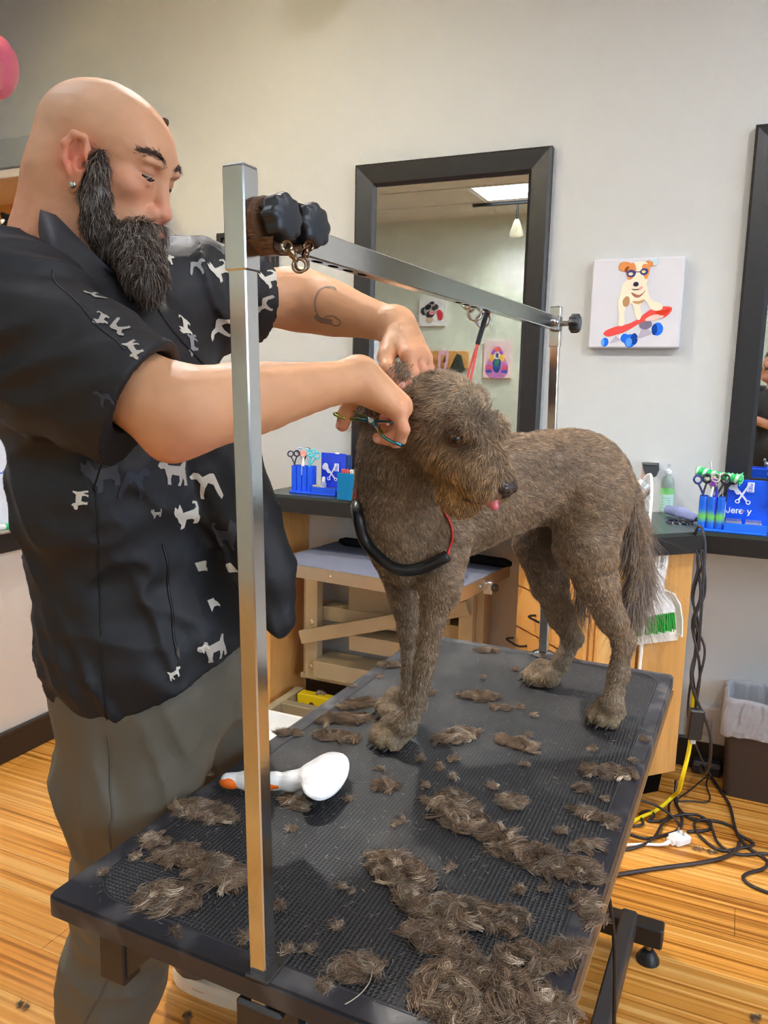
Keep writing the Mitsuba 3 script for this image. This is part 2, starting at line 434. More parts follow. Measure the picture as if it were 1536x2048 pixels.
# ceiling: grid of tiles with lay-in light panels
struct('ceiling', box(X0, X1, Y0, Y1, ZC + 0.03, ZC + 0.1), 'matte', srgb(200, 198, 190))
gx, gy = 1.22, 0.61
xs = [q for q in np.arange(-2.45 - 3 * gx, X1, gx)]; yy = [q for q in np.arange(-1.37 - 3 * gy, Y1, gy)]
PANELS = [(-2.45, -1.98), (-2.45, 0.46), (0.0 - 0.01, -1.98), (0.0 - 0.01, 0.46), (-2.45 - 2 * gx, -0.76), (2.43, 0.46), (1.21, 1.68)]
for a in xs:
    for b in yy:
        p, q, s, t = max(a, X0) + 0.012, min(a + gx, X1) - 0.012, max(b, Y0) + 0.012, min(b + gy, Y1) - 0.012
        if q - p < 0.05 or t - s < 0.05: continue
        hit = [k for k, (u, w) in enumerate(PANELS) if abs(u - a) < 0.05 and abs(w - b) < 0.05]
        if hit:
            k = uniq('ceiling_light_panel')
            tag(k, 'glowing cream light panel set in the ceiling grid', 'ceiling light', 'ceiling light panels')
            em = trimesh.Trimesh([[p + .03, s + .03, ZC + .012], [p + .03, t - .03, ZC + .012], [q - .03, t - .03, ZC + .012], [q - .03, s + .03, ZC + .012]], [[0, 1, 2], [0, 2, 3]], process=False)
            part(k, 'diffuser', em, 'matte', (0.8, 0.8, 0.8), False)
            scene[k + '__diffuser']['emitter'] = {'type': 'area', 'radiance': rgb(PANEL_L)}
            part(k, 'frame', cat_([box(p, q, s, s + .03, ZC + .004, ZC + .02), box(p, q, t - .03, t, ZC + .004, ZC + .02), box(p, p + .03, s + .03, t - .03, ZC + .004, ZC + .02), box(q - .03, q, s + .03, t - .03, ZC + .004, ZC + .02)]), 'plastic', srgb(225, 222, 212), False)
        else:
            part('ceiling', 'tile', box(p, q, s, t, ZC + 0.004, ZC + 0.02), 'matte', srgb(228, 226, 216), False)
grid = [box(a - 0.012, a + 0.012, Y0, Y1, ZC - 0.004, ZC + 0.006) for a in xs if X0 < a < X1] + [box(X0, X1, b - 0.012, b + 0.012, ZC - 0.004, ZC + 0.006) for b in yy if Y0 < b < Y1]
part('ceiling', 'grid_bar', cat_(grid), 'plastic', srgb(205, 203, 194), False)

# track heads washing the walls and the grooming table
def track_light(x, y, aim, L, label, E, tint, rail=True):
    """E: irradiance wanted at the aim"""
    k = thing('track_spotlight', label, 'spotlight')
    if rail: part(k, 'track', box(x - 0.45, x + 0.45, y - 0.018, y + 0.018, ZC - 0.03, ZC - 0.004, 0.003), 'plastic', DARK)
    top = V(x, y, ZC - 0.03); piv = V(x, y, ZC - 0.03 - L); d = unit(np.asarray(aim) - piv)
    part(k, 'stem', cyl(top, piv, 0.011), 'plastic', DARK)
    part(k, 'lamp_shade', lathe([(0.018, -0.02), (0.03, 0.0), (0.040, 0.03), (0.062, 0.10), (0.066, 0.13), (0.062, 0.13), (0.050, 0.08), (0.036, 0.05), (0.02, 0.045)], piv, d), 'gloss', srgb(235, 225, 190), 40)
    part(k, 'bulb', lathe([(0.012, 0.048), (0.030, 0.060), (0.034, 0.070), (0.0005, 0.078)], piv, d), 'matte', (0.9, 0.9, 0.85))
    dist = np.linalg.norm(np.asarray(aim) - piv) - 0.07
    scene[k + '__bulb']['emitter'] = {'type': 'area', 'radiance': rgb(np.array(tint) * E * dist ** 2 / (np.pi * 0.034 ** 2))}
track_light(-2.13, -2.0, (-2.3, -2.6, 1.9), 0.16, 'dangling track spotlight seen in the mirror below the light panel', 1.6, (0.95, 1.0, 0.95))
for x, aim, E, tint, l in ((-2.45, (-1.9, 2.9, 1.55), 0.46, SPOT_WARM, 'warm track spotlight at the left end of the front row'), (-1.25, (-1.4, 2.9, 1.10), 0.22, SPOT_MID, 'track spotlight aimed between the picture and the mirror'), (-0.05, (-0.1, 2.9, 1.2), 0.035, SPOT_COOL, 'cool track spotlight aimed at the skateboard painting'),
                           (1.05, (-0.05, 2.6, 0.65), 0.30, SPOT_MID, 'track spotlight at the right end of the front row')):
    track_light(x, 1.20, aim, 0.16, l, E, tint)
track_light(-1.45, 2.0, (-0.45, 1.15, 0.85), 0.16, 'warm track spotlight aimed at the grooming table', 1.5, SPOT_MID)

# ---------------------------------------------------------------- counter, corner cabinet, side panel
CT = 0.905
wt = thing('worktop', 'long black laminate worktop with a pointed corner along the wall', 'worktop')
wp = Polygon([(-1.66, 2.9), (-1.66, 2.565), (-0.645, 2.565), (-0.36, 2.28), (-0.0755, 2.565), (1.9, 2.565), (1.9, 2.9)])
part(wt, 'top', extrude(wp.difference(Point(-0.155, 2.70).buffer(0.036)), 0.012, trimesh.transformations.translation_matrix((0, 0, CT - 0.012))), 'laminate', None, False)
part(wt, 'edge_band', extrude(wp.difference(wp.buffer(-0.02)).difference(sbox(-1.65, 2.88, 1.89, 3)), 0.054, trimesh.transformations.translation_matrix((0, 0, CT - 0.0662))), 'plastic', srgb(24, 23, 24), False)
part(wt, 'core', extrude(wp.buffer(-0.021).difference(Point(-0.155, 2.70).buffer(0.04)), 0.03, trimesh.transformations.translation_matrix((0, 0, CT - 0.045))), 'matte', srgb(30, 28, 26), False)
part(wt, 'grommet_ring', lathe([(0.033, -0.05), (0.034, 0.0), (0.037, 0.006), (0.043, 0.006), (0.045, 0.0), (0.041, 0.001)], (-0.155, 2.70, CT), (0, 0, 1)), 'chrome', srgb(90, 92, 96), 40, 'dark chrome ring around a cable hole')

cc = thing('corner_cabinet', 'honey wood corner cabinet with drawers under the pointed worktop', 'cabinet')
part(cc, 'body', extrude([(-0.65, 2.66), (-0.36, 2.37), (-0.11, 2.62), (-0.11, 2.875), (-0.65, 2.875)], 0.735, trimesh.transformations.translation_matrix((0, 0, 0.1))), 'veneer', None, False)
part(cc, 'toe_kick', extrude([(-0.63, 2.71), (-0.36, 2.44), (-0.15, 2.65), (-0.15, 2.87), (-0.63, 2.87)], 0.1), 'matte', srgb(20, 17, 15), False)
A0, B0 = V(-0.65, 2.66, 0), V(-0.36, 2.37, 0); du = unit(B0 - A0); nn = V(-0.7071, -0.7071, 0)
Lf = np.linalg.norm(B0 - A0)
def on_left(u, z, o=0.0): return A0 + du * u + nn * o + V(0, 0, z)
for z0, z1 in ((0.648, 0.832), (0.503, 0.642), (0.103, 0.497)):
    d = uniq(cc + '__drawer')
    put(d, at(box(0.004, Lf - 0.012, 0, 0.018, z0, z1, 0.002), np.array([[du[0], nn[0], 0, A0[0]], [du[1], nn[1], 0, A0[1]], [0, 0, 1, 0], [0, 0, 0, 1.0]])), 'veneer', None, False)
    zc = (z0 + z1) / 2 if z1 - z0 < 0.3 else z1 - 0.045
    hu = Lf * 0.42 if z1 - z0 < 0.3 else 0.035
    part(d, 'handle', tube(spline([on_left(hu - 0.045, zc, 0.017), on_left(hu - 0.043, zc, 0.045), on_left(hu, zc, 0.05), on_left(hu + 0.043, zc, 0.045), on_left(hu + 0.045, zc, 0.017)], 24), 0.004, 8), 'plastic', DARK)
fr = V(0.7071, -0.7071, 0); A1 = V(-0.36, 2.37, 0); d1 = V(0.7071, 0.7071, 0)
M1 = np.array([[d1[0], fr[0], 0, A1[0]], [d1[1], fr[1], 0, A1[1]], [0, 0, 1, 0], [0, 0, 0, 1.0]])
part(cc, 'door', at(box(0.168, 0.35, 0.0, 0.018, 0.103, 0.832, 0.002), M1), 'veneer', None, False)
part(cc, 'panel', at(box(0.012, 0.158, 0.0, 0.018, 0.103, 0.832, 0.002), M1), 'veneer', None, False)
part(cc, 'gap_strip', at(box(0.159, 0.167, 0.0, 0.006, 0.103, 0.832), M1), 'matte', DARK, False)

sp = thing('side_panel', 'upright honey wood end panel under the left worktop', 'panel')
put(sp, box(-1.66, -1.635, 2.59, 2.895, 0.0, CT - 0.067, 0.002), 'veneer', None, False)

# ---------------------------------------------------------------- mirrors
def mirror(x0, x1, z0, z1, label):
    k = thing('wall_mirror', label, 'mirror')
    w = 0.082
    prof = Polygon([(0, 0), (w, 0), (w, 0.012), (w - 0.012, 0.022), (0.01, 0.034), (0, 0.030)])
    for (a, b, c, d) in (((x0, z0), (x0, z1), (x0 + w, z1 - w), (x0 + w, z0 + w)), ((x0, z1), (x1, z1), (x1 - w, z1 - w), (x0 + w, z1 - w)), ((x1, z1), (x1, z0), (x1 - w, z0 + w), (x1 - w, z1 - w)), ((x1, z0), (x0, z0), (x0 + w, z0 + w), (x1 - w, z0 + w))):
        P = []
        for (q, e) in ((a, 0.0), (b, 0.0), (c, 0.0), (d, 0.0), (a, 0.030), (b, 0.030), (c, 0.014), (d, 0.014)):
            P.append((q[0], 2.9 - e, q[1]))
        o1 = [(a, d), (b, c)]
        for (o, i) in o1:
            o, i = V(*o), V(*i); m_ = o + (i - o) * 0.1; P.append((m_[0], 2.9 - 0.036, m_[1])); m_ = o + (i - o) * 0.85; P.append((m_[0], 2.9 - 0.026, m_[1]))
        part(k, 'frame_rail', hull(P), 'plastic', srgb(22, 20, 23), False)
    part(k, 'glass', box(x0 + w - 0.01, x1 - w + 0.01, 2.9 - 0.010, 2.9 - 0.004, z0 + w - 0.01, z1 - w + 0.01), 'mirror_glass', None, False)
mirror(-1.428, -0.673, 0.925, 2.15, 'black framed rectangular wall mirror hanging behind the dog')
mirror(-0.036, 0.72, 0.965, 2.15, 'black framed wall mirror cut off by the right side of the photo')

# ---------------------------------------------------------------- pictures
def quad_canvas(name, x0, x1, z0, z1, y, face, depth, label, cat, base=WHITE):
    k = thing(name, label, cat)
    part(k, 'canvas', box(x0, x1, min(y, y + face * depth), max(y, y + face * depth), z0, z1, 0.004), 'matte', base)
    return k
# canvas with the skateboarding dog (0.30 m square), coordinates 0..100 across and up
SX0, SX1, SZ0, SZ1 = -0.51, -0.2125, 1.467, 1.763
sk = quad_canvas('dog_painting', SX0, SX1, SZ0, SZ1, 2.9, -1, 0.035, 'square white canvas of a terrier in goggles riding a red skateboard', 'painting', srgb(212, 212, 220))
_layer = [0]
def flat(k, name, poly, color, w=100.0, m=None, mat='matte', label=None):
    """a flat printed shape on a canvas: polygon in canvas units"""
    _layer[0] += 1
    if not isinstance(poly, Polygon) and not hasattr(poly, 'geoms'):
        poly = Polygon(poly)
    poly = poly.buffer(0)
    t = extrude(poly, 0.0002)
    t.apply_translation((0, 0, 0.00012 * _layer[0]))
    part(k, name, at(t, m), mat, color, False, label)
def smooth_poly(pts, n=48): return Polygon(spline(np.array(pts, float), n, True)).buffer(0)
def canvas_m(x0, z0, y, sx, sz, ny=-1):
    """canvas units -> wall; local x along X, local y up, local z out of the wall"""
    m = np.eye(4)
    m[:3, 0] = (sx, 0, 0); m[:3, 1] = (0, 0, sz); m[:3, 2] = (0, ny, 0); m[:3, 3] = (x0, y, z0)
    return m
def E(cx, cy, rx, ry, a=0): return affinity.rotate(affinity.scale(Point(cx, cy).buffer(1, 24), rx, ry), a)
sm = canvas_m(SX0, SZ0, 2.9 - 0.0352, (SX1 - SX0) / 100, (SZ1 - SZ0) / 100)
tan_, cream, brown, red, blue, gray, navy = srgb(214, 140, 84), srgb(236, 228, 205), srgb(140, 74, 44), srgb(226, 84, 80), srgb(44, 110, 226), srgb(178, 170, 190), srgb(70, 66, 120)
S = lambda name, poly, col: flat(sk, name, poly, col, m=sm)
S('wheel', E(19, 6.5, 4.2, 5), blue); S('wheel', E(41, 11, 4.5, 5.2), blue); S('wheel', E(47, 8, 6.5, 7.6), blue); S('wheel', E(76, 21, 6.2, 7.2), blue)
S('wheel_side', E(51.5, 10, 4, 6.5), srgb(26, 66, 150)); S('wheel_side', E(73, 20.5, 3, 6), srgb(26, 66, 150)); S('wheel_side', E(16.8, 6.5, 2, 4), srgb(90, 160, 250)); S('wheel_side', E(46, 6.5, 3.5, 5), srgb(90, 150, 250))
S('truck', [(24, 5), (31, 14), (37, 9)], gray); S('truck', [(54, 10), (62, 26), (70, 17), (68, 15)], gray); S('truck', smooth_poly([(56, 26), (68, 30), (70, 26), (60, 21)]), srgb(120, 112, 135))
S('deck', smooth_poly([(17, 16), (22, 21), (40, 26), (52, 31), (66, 42), (82, 46), (90, 44), (86, 36), (76, 32), (60, 29), (44, 20), (28, 14), (20, 13.5)], 90), red)
S('deck_light', smooth_poly([(62, 31), (72, 37), (82, 35), (76, 32)]), srgb(246, 200, 190))
S('deck_shade', smooth_poly([(72, 40), (82, 42), (88, 43), (85, 38), (76, 37)]), srgb(206, 64, 44))
S('body', smooth_poly([(37, 74), (33, 62), (31, 48), (33, 34), (34, 25), (38, 25), (39, 36), (41, 46), (46, 50), (49, 44), (51, 36), (55, 31), (58, 36), (56, 46), (60, 53), (64, 49), (70, 42), (80, 44), (78, 49), (70, 52), (64, 60), (61, 70), (54, 76)], 120), cream)
S('shade', smooth_poly([(36, 52), (40, 46), (44, 52), (41, 58)]), srgb(176, 138, 100)); S('shade', smooth_poly([(47, 52), (54, 49), (60, 54), (54, 52.5)]), srgb(190, 150, 110)); S('shade', smooth_poly([(45, 62), (52, 56), (60, 64), (56, 60), (50, 60)]), srgb(160, 110, 90))
S('ear', smooth_poly([(44, 92), (38, 96), (30, 94), (30, 88), (36, 86), (42, 88)]), tan_); S('ear', smooth_poly([(56, 93), (62, 97), (68, 97), (70, 91), (64, 90), (60, 88)]), tan_); S('ear_inside', smooth_poly([(36, 86), (40, 91), (42, 88), (38, 84.5)]), brown); S('ear_edge', smooth_poly([(62, 96), (68, 98), (71, 93), (67, 91), (66, 95)]), srgb(190, 220, 230))
S('head', smooth_poly([(44, 94), (52, 96), (60, 94), (63, 84), (61, 72), (56, 65), (50, 64.5), (44, 67), (41, 76), (40, 86)], 80), cream)
S('patch', smooth_poly([(40, 88), (45, 95), (48, 90), (47, 80), (42, 76), (39, 80)]), tan_); S('patch', smooth_poly([(57, 93), (62, 92), (63, 84), (60, 76), (57, 80)]), tan_)
S('goggles', E(43.5, 83, 5, 4.2, -8), navy); S('goggles', E(57.5, 84.5, 4.4, 3.8, 8), navy); S('goggles', sbox(47, 84, 54, 85), navy); S('lens', E(43, 82.5, 2.6, 1.8), srgb(226, 214, 190)); S('lens', E(57, 84.5, 2.2, 1.6), srgb(230, 220, 150))
S('nose', E(49.5, 71, 3, 2.6), srgb(52, 50, 74)); S('mouth', smooth_poly([(45, 66), (50, 64.5), (56, 66.5), (50, 65.5)]), srgb(70, 40, 40)); S('tongue', E(55, 66.8, 2.4, 1.3, 25), srgb(240, 160, 170))

# dark framed picture partly behind the far arm
pf = thing('picture_frame', 'dark framed picture on the wall behind the man\'s raised arm', 'picture')
part(pf, 'frame', cat_([box(-2.077, -2.057, 2.872, 2.9, 1.585, 1.936, .002), box(-1.806, -1.786, 2.872, 2.9, 1.585, 1.936, .002), box(-2.057, -1.806, 2.872, 2.9, 1.916, 1.936, .002), box(-2.057, -1.806, 2.872, 2.9, 1.585, 1.605, .002)]), 'plastic', DARK)
part(pf, 'print', box(-2.057, -1.806, 2.89, 2.9, 1.605, 1.916), 'gloss', srgb(88, 76, 78))
nh = thing('wall_hook', 'small dark hook on the wall beside the bald man\'s forehead', 'hook')
part(nh, 'plate', cyl((-2.352, 2.9, 2.408), V(*(-2.352, 2.9, 2.408)) - V(0, 0.012, 0), 0.018), 'plastic', srgb(70, 58, 46))
part(nh, 'peg', tube(spline([V(*(-2.352, 2.9, 2.408)) + q for q in (V(0, -.01, 0), V(0, -.03, -.006), V(0, -.035, .012))], 10), 0.006, 8), 'plastic', srgb(50, 42, 36))


# things on the rear wall, seen in the mirror
def rear_canvas(a, b, name, label, base):
    """a, b: upper left and lower right corner as the mirror shows them"""
    k = quad_canvas(name, a[0], b[0], b[2], a[2], -2.6, 1, 0.03, label, 'painting', base)
    return k, canvas_m(a[0], b[2], -2.6 + 0.0302, (b[0] - a[0]) / 100, (a[2] - b[2]) / 100, 1)
k, m = rear_canvas((-3.346, -2.6, 2.289), (-3.03, -2.6, 1.978), 'pug_painting', 'white canvas of a black and white dog with a red blot, seen in the mirror', srgb(234, 234, 232))
for n_, p_, c_ in (('ear', E(20, 52, 12, 14, 20), srgb(70, 68, 70)), ('ear', E(62, 66, 10, 10), srgb(80, 76, 76)), ('head', E(42, 56, 22, 24), srgb(176, 170, 166)), ('patch', E(34, 66, 13, 9, 25), srgb(52, 50, 54)), ('patch', E(56, 62, 8, 8), srgb(64, 60, 62)), ('topknot', E(48, 80, 9, 5), srgb(60, 60, 64)),
                   ('muzzle', E(42, 40, 14, 12), srgb(60, 56, 58)), ('tongue', E(48, 46, 9, 7), srgb(232, 150, 160)), ('chest', E(42, 22, 14, 9), srgb(214, 190, 160)), ('blot', smooth_poly([(66, 50), (74, 56), (86, 50), (90, 34), (82, 20), (72, 26), (70, 38)]), srgb(214, 70, 76))):
    flat(k, n_, p_, c_, m=m)
k, m = rear_canvas((-2.585, -2.6, 1.827), (-2.279, -2.6, 1.429), 'rainbow_painting', 'pale pink canvas of a rainbow coloured sitting dog, seen in the mirror', srgb(244, 216, 216))
for n_, p_, c_ in (('body', smooth_poly([(12, 16), (10, 32), (26, 58), (36, 78), (50, 84), (64, 78), (74, 58), (90, 32), (88, 16)]), srgb(196, 130, 190)), ('mane', E(34, 56, 13, 10, 60), srgb(240, 190, 80)), ('mane', E(66, 56, 13, 10, -60), srgb(240, 190, 80)), ('mane', E(50, 74, 15, 8), srgb(226, 110, 100)), ('mane', E(36, 68, 8, 5, 45), srgb(150, 90, 190)), ('mane', E(64, 68, 8, 5, -45), srgb(150, 90, 190)),
                   ('leg', E(22, 26, 13, 9), srgb(214, 96, 130)), ('leg', E(78, 26, 13, 9), srgb(214, 96, 130)), ('paw', E(22, 18, 12, 4), srgb(86, 90, 190)), ('paw', E(78, 18, 12, 4), srgb(86, 90, 190)), ('chest', smooth_poly([(38, 48), (36, 32), (44, 16), (56, 16), (64, 32), (62, 48)]), srgb(60, 86, 150)), ('chest', E(50, 40, 9, 9), srgb(80, 140, 120)), ('face', E(50, 60, 11, 10), srgb(232, 224, 220)), ('nose', E(50, 60, 5, 6), srgb(70, 80, 120))):
    flat(k, n_, p_, c_, m=m)
a, b = (-3.22, -2.6, 1.714), (-2.753, -2.6, 1.528)
hr = thing('hook_rack', 'light wood wall rack with hooks, seen in the mirror', 'hook rack')
part(hr, 'board', box(a[0], b[0], -2.6, -2.575, b[2], a[2], 0.004), 'veneer', None, False)
hk = []
for x in np.linspace(a[0] + 0.05, b[0] - 0.10, 3):
    z = (a[2] + b[2]) / 2
    hk.append(x); part(hr, 'hook', tube(spline([(x, -2.575, z + 0.02), (x, -2.54, z + 0.01), (x, -2.53, z - 0.03), (x, -2.51, z - 0.025), (x, -2.505, z)], 16), 0.006, 8), 'plastic', DARK)
put(thing('hanging_leash', 'pink and white leash loop hanging on the wooden rack in the mirror', 'leash'), ribbon(spline([(hk[1] - 0.02, -2.53, a[2] - .04), (hk[1] - .05, -2.52, b[2] - .06), (hk[1] - .03, -2.52, b[2] - .12), (hk[1] + .0, -2.52, b[2] - .06), (hk[1] - .01, -2.53, a[2] - .04)], 30), 0.03, (0, 1, 0), 0.004), 'matte', srgb(226, 180, 200))
put(thing('dark_muzzle', 'dark cloth muzzle hanging on the wooden rack in the mirror', 'muzzle'), hull([(hk[2] - .02, -2.53, a[2] - .03), (hk[2] + .03, -2.53, a[2] - .05), (hk[2] - .09, -2.50, b[2] - .02), (hk[2] + .09, -2.50, b[2] - .02), (hk[2] - .05, -2.45, b[2] - .05), (hk[2] + .07, -2.46, b[2] - .05)]), 'matte', srgb(56, 58, 52))

# ---------------------------------------------------------------- grooming table (local frame: x across, y along, z = 0 on the table top)
TT = 0.685
tu = unit(V(0.622, -0.014, 0)); tv = V(-tu[1], tu[0], 0)
TM = np.eye(4); TM[:3, 0], TM[:3, 1], TM[:3, 3] = tu, tv, (-0.74, 0.655, TT)
TW, TL = 0.622, 1.212
def tl(x, y, z=0.0): return (TM @ np.array([x, y, z, 1.0]))[:3]
gt = thing('grooming_table', 'long black grooming table with a ribbed rubber mat under the dog', 'grooming table')
outer = Polygon([(0, 0), (TW, 0), (TW, TL), (0, TL)]).buffer(-0.012).buffer(0.012)
inner = Polygon([(0.032, 0.033), (0.592, 0.033), (0.592, 1.186), (0.032, 1.186)]).buffer(-0.055).buffer(0.055)
rim = outer.difference(inner.buffer(0.003))
bevel = []
part(gt, 'rim', at(cat_([extrude(outer.buffer(-0.003).difference(inner.buffer(0.003)), 0.0035, trimesh.transformations.translation_matrix((0, 0, -0.0035))), extrude(outer.difference(inner.buffer(0.003)), 0.0225, trimesh.transformations.translation_matrix((0, 0, -0.026)))]), TM), 'worn_black', None, False)
part(gt, 'mat', at(extrude(inner, 0.012, trimesh.transformations.translation_matrix((0, 0, -0.0125))), TM), 'rubber_mat', None, False)
ring_pts = np.array(inner.buffer(0.0005).exterior.coords)[:-1]
rp = np.array(LineString(np.vstack([ring_pts, ring_pts[:1]])).segmentize(0.02).coords)[:-1]
part(gt, 'trim_cord', at(tube(np.c_[rp, np.full(len(rp), -0.0018)], 0.0028, 8, closed=True), TM), 'plastic', srgb(40, 40, 44), True, 'dark round cord around the mat')
part(gt, 'board', at(extrude(sbox(0.02, 0.03, TW + 0.004, TL - 0.03), 0.0085, trimesh.transformations.translation_matrix((0, 0, -0.0348))), TM), 'matte', srgb(142, 108, 74), False, 'raw wooden board edge under the black rim')
# frame under the top
for x in (0.085, 0.51):
    part(gt, 'rail', at(box(x - 0.02, x + 0.02, 0.08, TL - 0.08, -0.07, -0.0352, 0.003), TM), 'plastic', srgb(40, 36, 35), False)
    for y in (0.02, TL - 0.08):
        part(gt, 'bracket', at(cat_([box(x - 0.02, x + 0.02, y, y + 0.03, -0.105, -0.034, 0.002), extrude([(0.0, 0), (0.05, 0), (0.0, -0.055)], 0.006, np.array([[1, 0, 0, x + 0.02], [0, 0, -1, y + 0.01], [0, 1, 0, -0.04], [0, 0, 0, 1.0]]))]), TM), 'plastic', srgb(40, 36, 35), False)
for y in (0.10, 0.4, 0.8, TL - 0.085):
    part(gt, 'cross_tube', at(box(0.06, 0.56, y + 0.01, y + 0.03, -0.06, -0.036, 0.003), TM), 'plastic', srgb(36, 34, 34), False)
part(gt, 'post_bracket', at(cat_([box(0.285, 0.345, 0.0, 0.04, -0.15, -0.034, 0.004), box(0.30, 0.33, -0.002, 0.05, -0.0015, 0.003, 0.001)]), TM), 'plastic', srgb(42, 38, 36), False)
part(gt, 'motor', at(box(0.22, 0.40, 0.30, 0.80, -0.20, -0.07, 0.02), TM), 'plastic', DARK, False)
# scissor lift and base
zb = -TT
for x in (0.14, 0.47):
    for a, b in (((x, 0.16, zb + 0.10), (x, 1.02, -0.08)), ((x + 0.03, 1.02, zb + 0.10), (x + 0.03, 0.16, -0.08))):
        part(gt, 'scissor_arm', bar(tl(*a), tl(*b), 0.022, 0.045, 0.003), 'plastic', srgb(34, 33, 34), False)
for x in (0.12, 0.575):
    part(gt, 'base_rail', at(box(x - 0.017, x + 0.017, 0.08, 1.13, zb + 0.075, zb + 0.135, 0.004), TM), 'plastic', srgb(44, 43, 46), False)
for y in (0.10, 1.155):
    part(gt, 'base_bar', at(box(-0.01, 0.65, y - 0.022, y + 0.022, zb + 0.048, zb + 0.098, 0.004), TM), 'plastic', srgb(28, 28, 30), False)
    for x in (0.01, 0.62):
        f = uniq(gt + '__levelling_foot')
        put(f, at(lathe([(0.004, 0.055), (0.006, 0.03), (0.013, 0.028), (0.020, 0.018), (0.0265, 0.006), (0.0265, 0.0), ], (x, y, zb), (0, 0, 1)), TM), 'plastic', DARK, 40)
        part(f, 'bolt', at(cyl((x, y, zb + 0.025), (x, y, zb + 0.05), 0.007, 12), TM), 'satin', srgb(150, 140, 120))
part(gt, 'power_lead', tube(spline([tl(0.55, 0.62, -0.10), tl(0.60, 0.66, -0.3), tl(0.63, 0.62, -0.6), tl(0.66, 0.6, zb + 0.008), tl(0.72, 0.58, zb + 0.006)], 30), 0.0035, 8), 'plastic', srgb(32, 30, 30))

# ---------------------------------------------------------------- grooming arm: two chrome posts and a bar
ga = thing('grooming_frame', 'chrome H-shaped grooming arm of two square posts and a crossbar clamped to the table', 'grooming arm')
CH = srgb(205, 204, 202)
def post(base, top, zs):
    base, top = np.asarray(base), np.asarray(top)
    f = lambda z: base + (top - base) * (z - base[2]) / (top[2] - base[2])
    k = uniq(ga + '__post')
    up = unit(top - base)
    def sq(a, b, w, bev):
        x = unit(np.cross(tv, up)); m = np.eye(4); m[:3, 0], m[:3, 1], m[:3, 2], m[:3, 3] = x, np.cross(up, x), up, a
        return at(box(-w / 2, w / 2, -w / 2, w / 2, 0, np.linalg.norm(b - a), bev), m)
    put(k, sq(base - up * 0.05, f(zs + 0.02), 0.0205, 0.0015), 'chrome', CH, False)
    part(k, 'sleeve', sq(f(zs), f(top[2] - 0.0015), 0.0245, 0.0015), 'chrome', CH, False)
    part(k, 'cap', sq(f(top[2] - 0.003), f(top[2]), 0.0235, 0.001), 'satin', srgb(150, 150, 150), False)
    return f
F1 = post((-0.4277, 0.663, TT), (-0.446, 0.655, 1.519), 1.424)
F2 = post((-0.389, 1.845, TT), (-0.404, 1.845, 1.506), 1.416)
zb0, zb1 = 1.452, 1.482
ba, bb = V(*F1(1.467)) + V(0.004, 0.012, 0), V(*F2(1.467)) + V(0.004, -0.012, 0)
cb = uniq(ga + '__crossbar')
bx_ = unit(bb - ba); bn = unit(np.cross(bx_, (0, 0, 1)))
put(cb, bar(ba, bb, 0.018, 0.03, 0.0015), 'chrome', CH, False)
for s in (0.12, 0.155, 0.19, 0.225, 0.55, 0.585, 0.62):
    c = ba + bx_ * s + V(0, 0, -0.0152)
    part(cb, 'slot', extrude(affinity.scale(Point(0, 0).buffer(1, 12), 0.010, 0.004), 0.0008, frame(c - V(0, 0, 0.0002), bx_)), 'matte', (0.01, 0.01, 0.01), False)
def star_knob(c, axis, r, h, label=None):
    th = np.linspace(0, 2 * np.pi, 84, endpoint=False)
    R = r * (0.955 + 0.06 * np.cos(8 * th))
    prof = Polygon(np.c_[R * np.cos(th), R * np.sin(th)])
    z = unit(axis); x = unit(np.cross((0, 0, 1), z)); m = np.eye(4); m[:3, 0], m[:3, 1], m[:3, 2], m[:3, 3] = x, np.cross(z, x), z, c
    ls = []
    for k, (s, q) in enumerate([(0.80, 0), (0.98, 0.12), (1.0, 0.3), (1.0, 0.72), (0.93, 0.92), (0.7, 1.0), (0.35, 1.03)]):
        ls.append(np.c_[R * np.cos(th) * s, R * np.sin(th) * s, np.full(84, q * h)])
    n = 84; v = np.vstack(ls + [[[0, 0, 0], [0, 0, 1.04 * h]]]); i = np.arange(n); j = (i + 1) % n; f = []
    for k in range(len(ls) - 1):
        f += [np.stack([k * n + i, k * n + j, (k + 1) * n + j], 1), np.stack([k * n + i, (k + 1) * n + j, (k + 1) * n + i], 1)]
    f += [np.stack([j, i, np.full(n, len(v) - 2)], 1), np.stack([(len(ls) - 1) * n + i, (len(ls) - 1) * n + j, np.full(n, len(v) - 1)], 1)]
    return at(trimesh.Trimesh(v, np.vstack(f), process=False), m)
ka = unit(V(0.97, -0.16, 0.09))
KB = srgb(30, 33, 38)
for p in (V(*(-0.4159, 0.667, 1.472)), V(*(-0.4146, 0.7201, 1.474))):
    k = uniq(ga + '__knob')
    put(k, star_knob(p, ka, 0.0222, 0.019), 'plastic', KB, True)
    part(k, 'stem', cyl(p - ka * 0.045, p + ka * 0.003, 0.006, 14), 'satin', STEEL)
pk = V(*F2(1.468)) + V(0.022, -0.006, 0)
k = uniq(ga + '__knob')
put(k, star_knob(pk + V(0.012, 0, 0), (1, -0.1, 0), 0.021, 0.022), 'plastic', KB, True)
part(k, 'stem', cyl(pk - V(0.016, 0, 0), pk + V(0.016, 0, 0), 0.006, 14), 'chrome', STEEL)
part(ga, 'clamp', bar(ba + bx_ * -0.002, ba + bx_ * 0.05, 0.026, 0.04, 0.003), 'satin', srgb(120, 118, 116), False); part(ga, 'clamp', bar(bb - bx_ * 0.02, bb + bx_ * 0.012, 0.022, 0.034, 0.003), 'satin', srgb(120, 118, 116), False)
for o in (0.02, 0.045):
    part(ga, 'bolt', lathe([(0.006, 0), (0.006, 0.004), (0.004, 0.006), (0.0005, 0.0065)], bb - bx_ * (0.02 + o) + bn * 0.009, bn, 14), 'chrome', STEEL)
